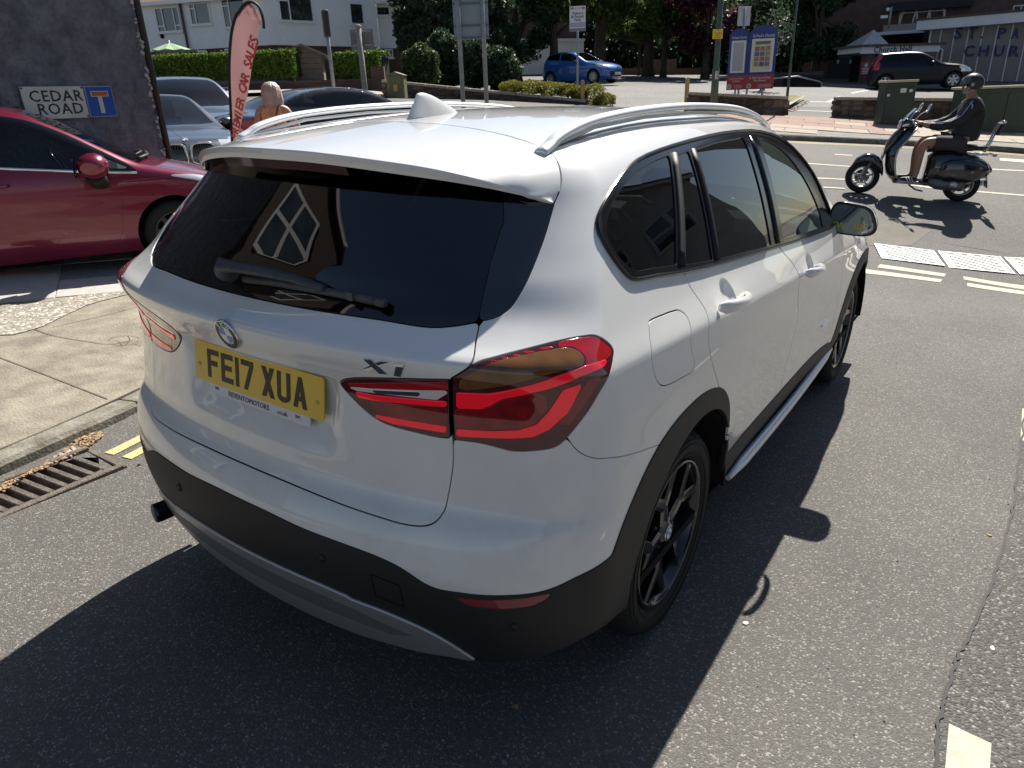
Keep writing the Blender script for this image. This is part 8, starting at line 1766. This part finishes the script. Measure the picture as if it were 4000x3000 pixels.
# handlebar, headset, mirrors, screen
loft('headset',[(.80,.99,.03,.05,0),(.86,1.01,.07,.10,.2),(.93,1.02,.07,.10,.2),(.985,1.0,.045,.07,0)],SB_)
for s_ in (-1,1):
    MB().tube([(.88,.05*s_,1.02),(.84,.18*s_,1.03),(.78,.33*s_,1.005)],.016,8).build('handlebar',CHROME,sc); MB().tube([(.80,.24*s_,1.018),(.765,.355*s_,1.0)],.020,10).build('grip',RUB,sc)
    MB().tube([(.86,.16*s_,1.04),(.80,.27*s_,1.16),(.74,.33*s_,1.205)],.008,6).build('mirror_stalk',CHROME,sc)
    o=MB().lathe([(0,.025),(.035,.02),(.052,.0),(.05,-.006),(0,-.006)],18).build('mirror',CHROME,sc); o.location=(.725,.345*s_,1.235); o.rotation_euler=(0,math.radians(75),math.radians(-8)*s_); o.scale=(1.25,.85,1)
    MB().tube([(.90,.20*s_,1.0),(.98,.23*s_,.99)],[.02,.014],8).build('lever',CHROME,sc)
b=MB(); V=[(x,y,z) for (x,z) in ((.985,1.05),(.93,1.14),(.86,1.23)) for y in (-.15,-.08,0,.08,.15)]; V=[(x-.35*y*y*2,y,z) for x,y,z in V]; b.add(V,[(i*5+j,i*5+j+1,(i+1)*5+j+1,(i+1)*5+j) for i in range(2) for j in range(4)],0,True); b.build('fly_screen',mat('smoked_screen',(.10,.11,.12),rough=.08,coat=1.,alpha=.75),sc)
MB().lathe([(0,.03),(.05,.025),(.07,.0)],16).build('headlamp',LAMP,sc,loc=(.985,0,1.0),rot=(0,math.pi/2,0))
# rear carrier with folded backrest
MB().tube([(-.16,.06,.70),(-.20,.055,.82),(-.22,.05,.95)],.014,8).build('carrier_tube',CHROME,sc); MB().tube([(-.16,-.06,.70),(-.20,-.055,.82),(-.22,-.05,.95)],.014,8).build('carrier_tube',CHROME,sc); b=MB(); b.box((-.255,0,1.02),(.05,.26,.17),R=np.array(Matrix.Rotation(-.30,3,'Y')),bev=.02); b.build('backrest',SEATB,sc); MB().tube([(-.285,-.12,1.11),(-.29,.0,1.115),(-.285,.12,1.11)],.018,8).build('backrest_rail',CHROME,sc)
MB().tube([(-.24,.02,.68),(-.27,.12,.67),(-.28,.19,.675)],.018,8).build('indicator',CHROME,sc)
me=text_mesh('Vespa',.060,extrude=.002,shear=.3); o=link('script_lettering',me,sc,SRIM); basis(o,(-1,0,0),(0,0,1),(.02,.238,.44))
# rider (local x forward, y to his left): seated, arms to the bars, feet on the board
rd_=thing('person','scooter rider in black jacket, grey shorts, trainers and black open face helmet','person',(sR[0],sR[1],zR),aS); rd_.rotation_euler=sc.rotation_euler; rd_.scale=sc.scale
JK=mat('black_jacket',(.012,.013,.016),rough=.62,var=.3,scale=9,bump=.7,bscale=14); SHO=mat('grey_shorts',(.045,.043,.045),rough=.85,var=.12,scale=12); SHOE=mat('black_trainer',(.012,.012,.014),rough=.6)
BV=[(.13,0,.80,.095,.11),(.12,0,.98,.10,.12),(.12,0,1.13,.125,.175),(.135,0,1.27,.12,.17),(.16,0,1.37,.075,.09),(.19,0,1.43,.058),(.215,0,1.50,.07,.075),(.22,0,1.57,.085,.08),
 (.19,.10,.79,.095),(.62,.16,.80,.072),(.66,.165,.70,.060),(.66,.165,.56,.057),(.645,.165,.38,.042),(.65,.165,.30,.04),(.72,.17,.265,.035),(.80,.17,.255,.026),
 (.19,-.10,.79,.095),(.62,-.16,.80,.072),(.66,-.165,.70,.060),(.66,-.165,.56,.057),(.645,-.165,.38,.042),(.65,-.165,.30,.04),(.72,-.17,.265,.035),(.80,-.17,.255,.026),
 (.16,.20,1.31,.062),(.30,.26,1.10,.052),(.52,.285,1.00,.043),(.72,.29,1.03,.030),(.76,.29,1.04,.034,.022),
 (.16,-.20,1.31,.062),(.30,-.26,1.10,.052),(.52,-.285,1.00,.043),(.72,-.29,1.03,.030),(.76,-.29,1.04,.034,.022)]
BE=[(0,1),(1,2),(2,3),(3,4),(4,5),(5,6),(6,7),(0,8),(8,9),(9,10),(10,11),(11,12),(12,13),(13,14),(14,15),(0,16),(16,17),(17,18),(18,19),(19,20),(20,21),(21,22),(22,23),(3,24),(24,25),(25,26),(26,27),(27,28),(3,29),(29,30),(30,31),(31,32),(32,33)]
rb=skin('body',BV,BE,SKIN2,rd_)
jv=[list(v) for v in BV]; jk=[0,1,2,3,4,24,25,26,27,29,30,31,32]; mp={a:i for i,a in enumerate(jk)}; JV=[]
for a in jk:
    v=list(BV[a]); v=v+[v[3]] if len(v)==4 else v; add=.028 if a<5 else .022; JV.append((v[0],v[1],v[2]+(0 if a else -.02),v[3]+add,v[4]+add))
JV[mp[27]]=(.68,.288,1.022,.042,.042); JV[mp[32]]=(.68,-.288,1.022,.042,.042); JV[mp[4]]=(.165,0,1.385,.088,.10); JV[0]=(.14,0,.82,.185,.215); JV[1]=(.12,0,.96,.160,.195)
skin('jacket',JV,[(mp[a],mp[b]) for a,b in BE if a in mp and b in mp],JK,rd_)
SV=[(.13,0,.88,.180,.205),(.19,.105,.79,.118,.12),(.44,.14,.795,.10,.10),(.55,.155,.80,.098,.095),(.19,-.105,.79,.118,.12),(.44,-.14,.795,.10,.10),(.55,-.155,.80,.098,.095)]
skin('shorts',SV,[(0,1),(1,2),(2,3),(0,4),(4,5),(5,6)],SHO,rd_)
for s_ in (-1,1):
    sh_=skin('trainer',[(.61,.165*s_,.285,.045,.042),(.66,.168*s_,.27,.048,.045),(.74,.172*s_,.262,.042,.045),(.82,.174*s_,.256,.030,.038),(.855,.174*s_,.252,.018,.022)],[(0,1),(1,2),(2,3),(3,4)],SHOE,rd_)
    MB().tube([(.59,.165*s_,.240),(.70,.17*s_,.235),(.86,.172*s_,.236)],[.03,.042,.03],10,ry=.010).build('sole',WHITE,sh_)
    for q in range(3): MB().tube([(.665+.035*q,.218*s_,.245),(.685+.035*q,.216*s_,.27),(.705+.035*q,.205*s_,.295)],.006,5).build('stripe',WHITE,sh_)
    MB().tube([(.20,.235*s_,1.36),(.30,.30*s_,1.165),(.42,.325*s_,1.085),(.60,.335*s_,1.055)],.009,6).build('sleeve_piping',mat('grey_piping',(.40,.40,.42),rough=.6),rd_)
    MB().tube([(.225,.255*s_,1.345),(.20,.285*s_,1.30),(.195,.27*s_,1.24)],.016,6,ry=.006).build('reflective_band',mat('grey_piping',(.40,.40,.42)),rd_)
    # fingers closed round the grip
    for q in range(4): 
        yy=(.262+.024*q)*s_; skin('finger',[(.745,yy,1.052,.013),(.80,yy,1.052,.012),(.822,yy,1.020,.011),(.795,yy,.990,.010)],[(0,1),(1,2),(2,3)],SKIN2,rb,1)
    skin('thumb',[(.735,.255*s_,1.03,.013),(.765,.235*s_,1.005,.012),(.79,.235*s_,.995,.010)],[(0,1),(1,2)],SKIN2,rb,1)
# helmet, visor, face and grey beard
b=MB(); V=[];n=28
for i,th in enumerate(np.linspace(0,1,13)):
    for j in range(n):
        a=2*math.pi*j/n; open_=max(0,math.cos(a)); zmin=-.085+.115*(open_>.35); ph=th*(math.pi*.5+.62*(1-(.85 if open_>.35 else 0)))
        V.append((.215+.140*math.sin(ph)*math.cos(a),.122*math.sin(ph)*math.sin(a),1.585+.128*math.cos(ph)))
F=[(i*n+j,i*n+(j+1)%n,(i+1)*n+(j+1)%n,(i+1)*n+j) for i in range(12) for j in range(n)]; b.add(V,F,0,True); he=b.build('helmet',mat('helmet_black',(.022,.022,.024),rough=.42,coat=.2),rd_)
b=MB(); V=[(.215+.152*math.cos(e)*math.cos(a),.133*math.cos(e)*math.sin(a),1.585+.135*math.sin(e)) for e in np.linspace(-.12,.55,7) for a in np.linspace(-1.15,1.15,15)]; b.add(V,[(i*15+j,i*15+j+1,(i+1)*15+j+1,(i+1)*15+j) for i in range(6) for j in range(14)],0,True); b.build('visor',mat('smoked_screen',(.10,.11,.12)),he)
for s_ in (-1,1): MB().lathe([(0,.012),(.018,.010),(.022,0)],14).build('visor_pivot',mat('grey_piping',(.4,.4,.42)),he,loc=(.235,.124*s_,1.565),rot=(-s_*math.pi/2,0,0)); MB().tube([(.21,.105*s_,1.50),(.25,.09*s_,1.465),(.29,.05*s_,1.452)],.008,6).build('chin_strap',mat('grey_piping',(.4,.4,.42)),he)
skin('beard',[(.27,0,1.47,.045,.05),(.30,0,1.455,.038,.035),(.245,.055,1.50,.026),(.245,-.055,1.50,.026)],[(0,1),(0,2),(0,3)],mat('grey_beard',(.38,.33,.28),rough=.9,var=.25,scale=40,bump=.5,bscale=80),rd_)
MB().tube([(.300,0,1.555),(.322,0,1.525),(.325,0,1.512),(.305,0,1.508)],[.010,.014,.016,.010],8).build('nose',SKIN2,rd_)
for s_ in (-1,1): MB().lathe([(0,.006),(.010,.004),(.012,0)],8).build('eye',WHITE,rd_,loc=(.293,.030*s_,1.55),rot=(0,math.pi/2,0)); MB().lathe([(0,.012),(.018,.008),(.02,-.008)],8).build('ear',SKIN2,rd_,loc=(.215,.082*s_,1.52),rot=(-s_*math.pi/2,0,0))
MB().tube([(.318,-.022,1.487),(.325,0,1.485),(.318,.022,1.487)],.006,6).build('mouth',mat('lips',(.40,.14,.12)),rd_)
# ------------------------------------------------------------------ feather flag on the forecourt
tF=9.6; base=at(918,600,tF); zb=float(gz(base[0],base[1])); fl=thing('feather_flag','tall faded pink feather flag with red lettering and a black edge','flag',(base[0],base[1],0),math.atan2(CR[1],CR[0]))
FC=np.array([base[0],base[1]]); ex=np.array([CR[0],CR[1]]); ex/=np.linalg.norm(ex); en=np.array([-ex[1],ex[0],0])
def fpt(px,py): p=onplane(px,py,en,en@base); return float((p-base)[:2]@ex),float(p[2])
LE=[(912,600),(911,530),(908,470),(905,400),(902,330),(901,260),(904,190),(910,130),(920,85),(936,45),(955,18),(974,8)]
RE=[(931,560),(936,530),(944,480),(956,420),(967,360),(977,300),(986,250),(995,200),(1004,150),(1014,110),(1018,75),(1010,48)]
Lp=crv([fpt(*q) for q in LE],n=5); Rp=crv([fpt(*q) for q in RE],n=5); n=min(len(Lp),len(Rp)); m_=9; b=MB(); V=[]
for i in range(n):
    for j in range(m_): s_=j/(m_-1); x=Lp[i][0]*(1-s_)+Rp[i][0]*s_; z=Lp[i][1]*(1-s_)+Rp[i][1]*s_; V.append((x,.02*math.sin(i*.23+s_*3)*s_+(.018*math.sin(s_*9+i*.5) if i>n-9 else 0),z))
b.add(V,[(i*m_+j,i*m_+j+1,(i+1)*m_+j+1,(i+1)*m_+j) for i in range(n-1) for j in range(m_-1)],0,True); b.build('cloth',mat('faded_pink_cloth',(.42,.24,.235),rough=.85,var=.08,scale=5,bump=.12,bscale=14),fl)
_n=MATS['faded_pink_cloth'].node_tree; _t=_n.nodes.new('ShaderNodeBsdfTranslucent'); _t.inputs[0].default_value=(.46,.26,.25,1); _m=_n.nodes.new('ShaderNodeMixShader'); _m.inputs[0].default_value=.3; _o=_n.nodes['Material Output']; _n.links.new(_n.nodes['Principled BSDF'].outputs[0],_m.inputs[1]); _n.links.new(_t.outputs[0],_m.inputs[2]); _n.links.new(_m.outputs[0],_o.inputs['Surface'])
edge=[fpt(*q) for q in LE]+[fpt(*q) for q in ((992,10),(1010,24),(1022,50),(1029,80),(1031,112))]
e3=crv(edge,n=4); sl=[(x-.018 if i<len(e3)*.55 else x,0,z) for i,(x,z) in enumerate(e3)]; MB().tube([(sl[0][0],0,zb-.1)]+sl,np.r_[.02,np.interp(np.linspace(0,1,len(sl)),[0,.35,.6,.72,1],[.022,.026,.040,.044,.026])],8,ry=.018).build('pole_sleeve',mat('black_sleeve',(.012,.012,.014),rough=.7),fl)
b=MB(); b.lathe([(0,0),(.22,0),(.22,.03),(0,.05)],20,(0,0,zb)); b.build('base',INK,fl)
FRED=mat('flag_lettering_red',(.55,.09,.07),rough=.8)
p0,p1=np.array(fpt(921,548)),np.array(fpt(1001,150)); dv=(p1-p0)/np.linalg.norm(p1-p0); Lh=np.linalg.norm(p1-p0); a_=math.atan2(dv[1],dv[0])
txt='PREMIER CAR SALES'; 
for i_,chh in enumerate(txt):
    if chh==' ': continue
    s_=(i_+.5)/len(txt); sz=.125+.045*s_; me=text_mesh(chh,sz,extrude=.0012,offset=.005,shear=.25); 
    # letters follow the curve of the right-hand edge
    q=p0+dv*Lh*s_+np.array([dv[1],-dv[0]])*(-.025*math.sin(s_*math.pi))
    for off,nm in ((-.042,'lettering'),): o=link(nm,me,fl,FRED); basis(o,(math.cos(a_),0,math.sin(a_)),(-math.sin(a_),0,math.cos(a_)),(q[0],off,q[1]))
# sticker lettering on the right-hand mirror glass of the white car
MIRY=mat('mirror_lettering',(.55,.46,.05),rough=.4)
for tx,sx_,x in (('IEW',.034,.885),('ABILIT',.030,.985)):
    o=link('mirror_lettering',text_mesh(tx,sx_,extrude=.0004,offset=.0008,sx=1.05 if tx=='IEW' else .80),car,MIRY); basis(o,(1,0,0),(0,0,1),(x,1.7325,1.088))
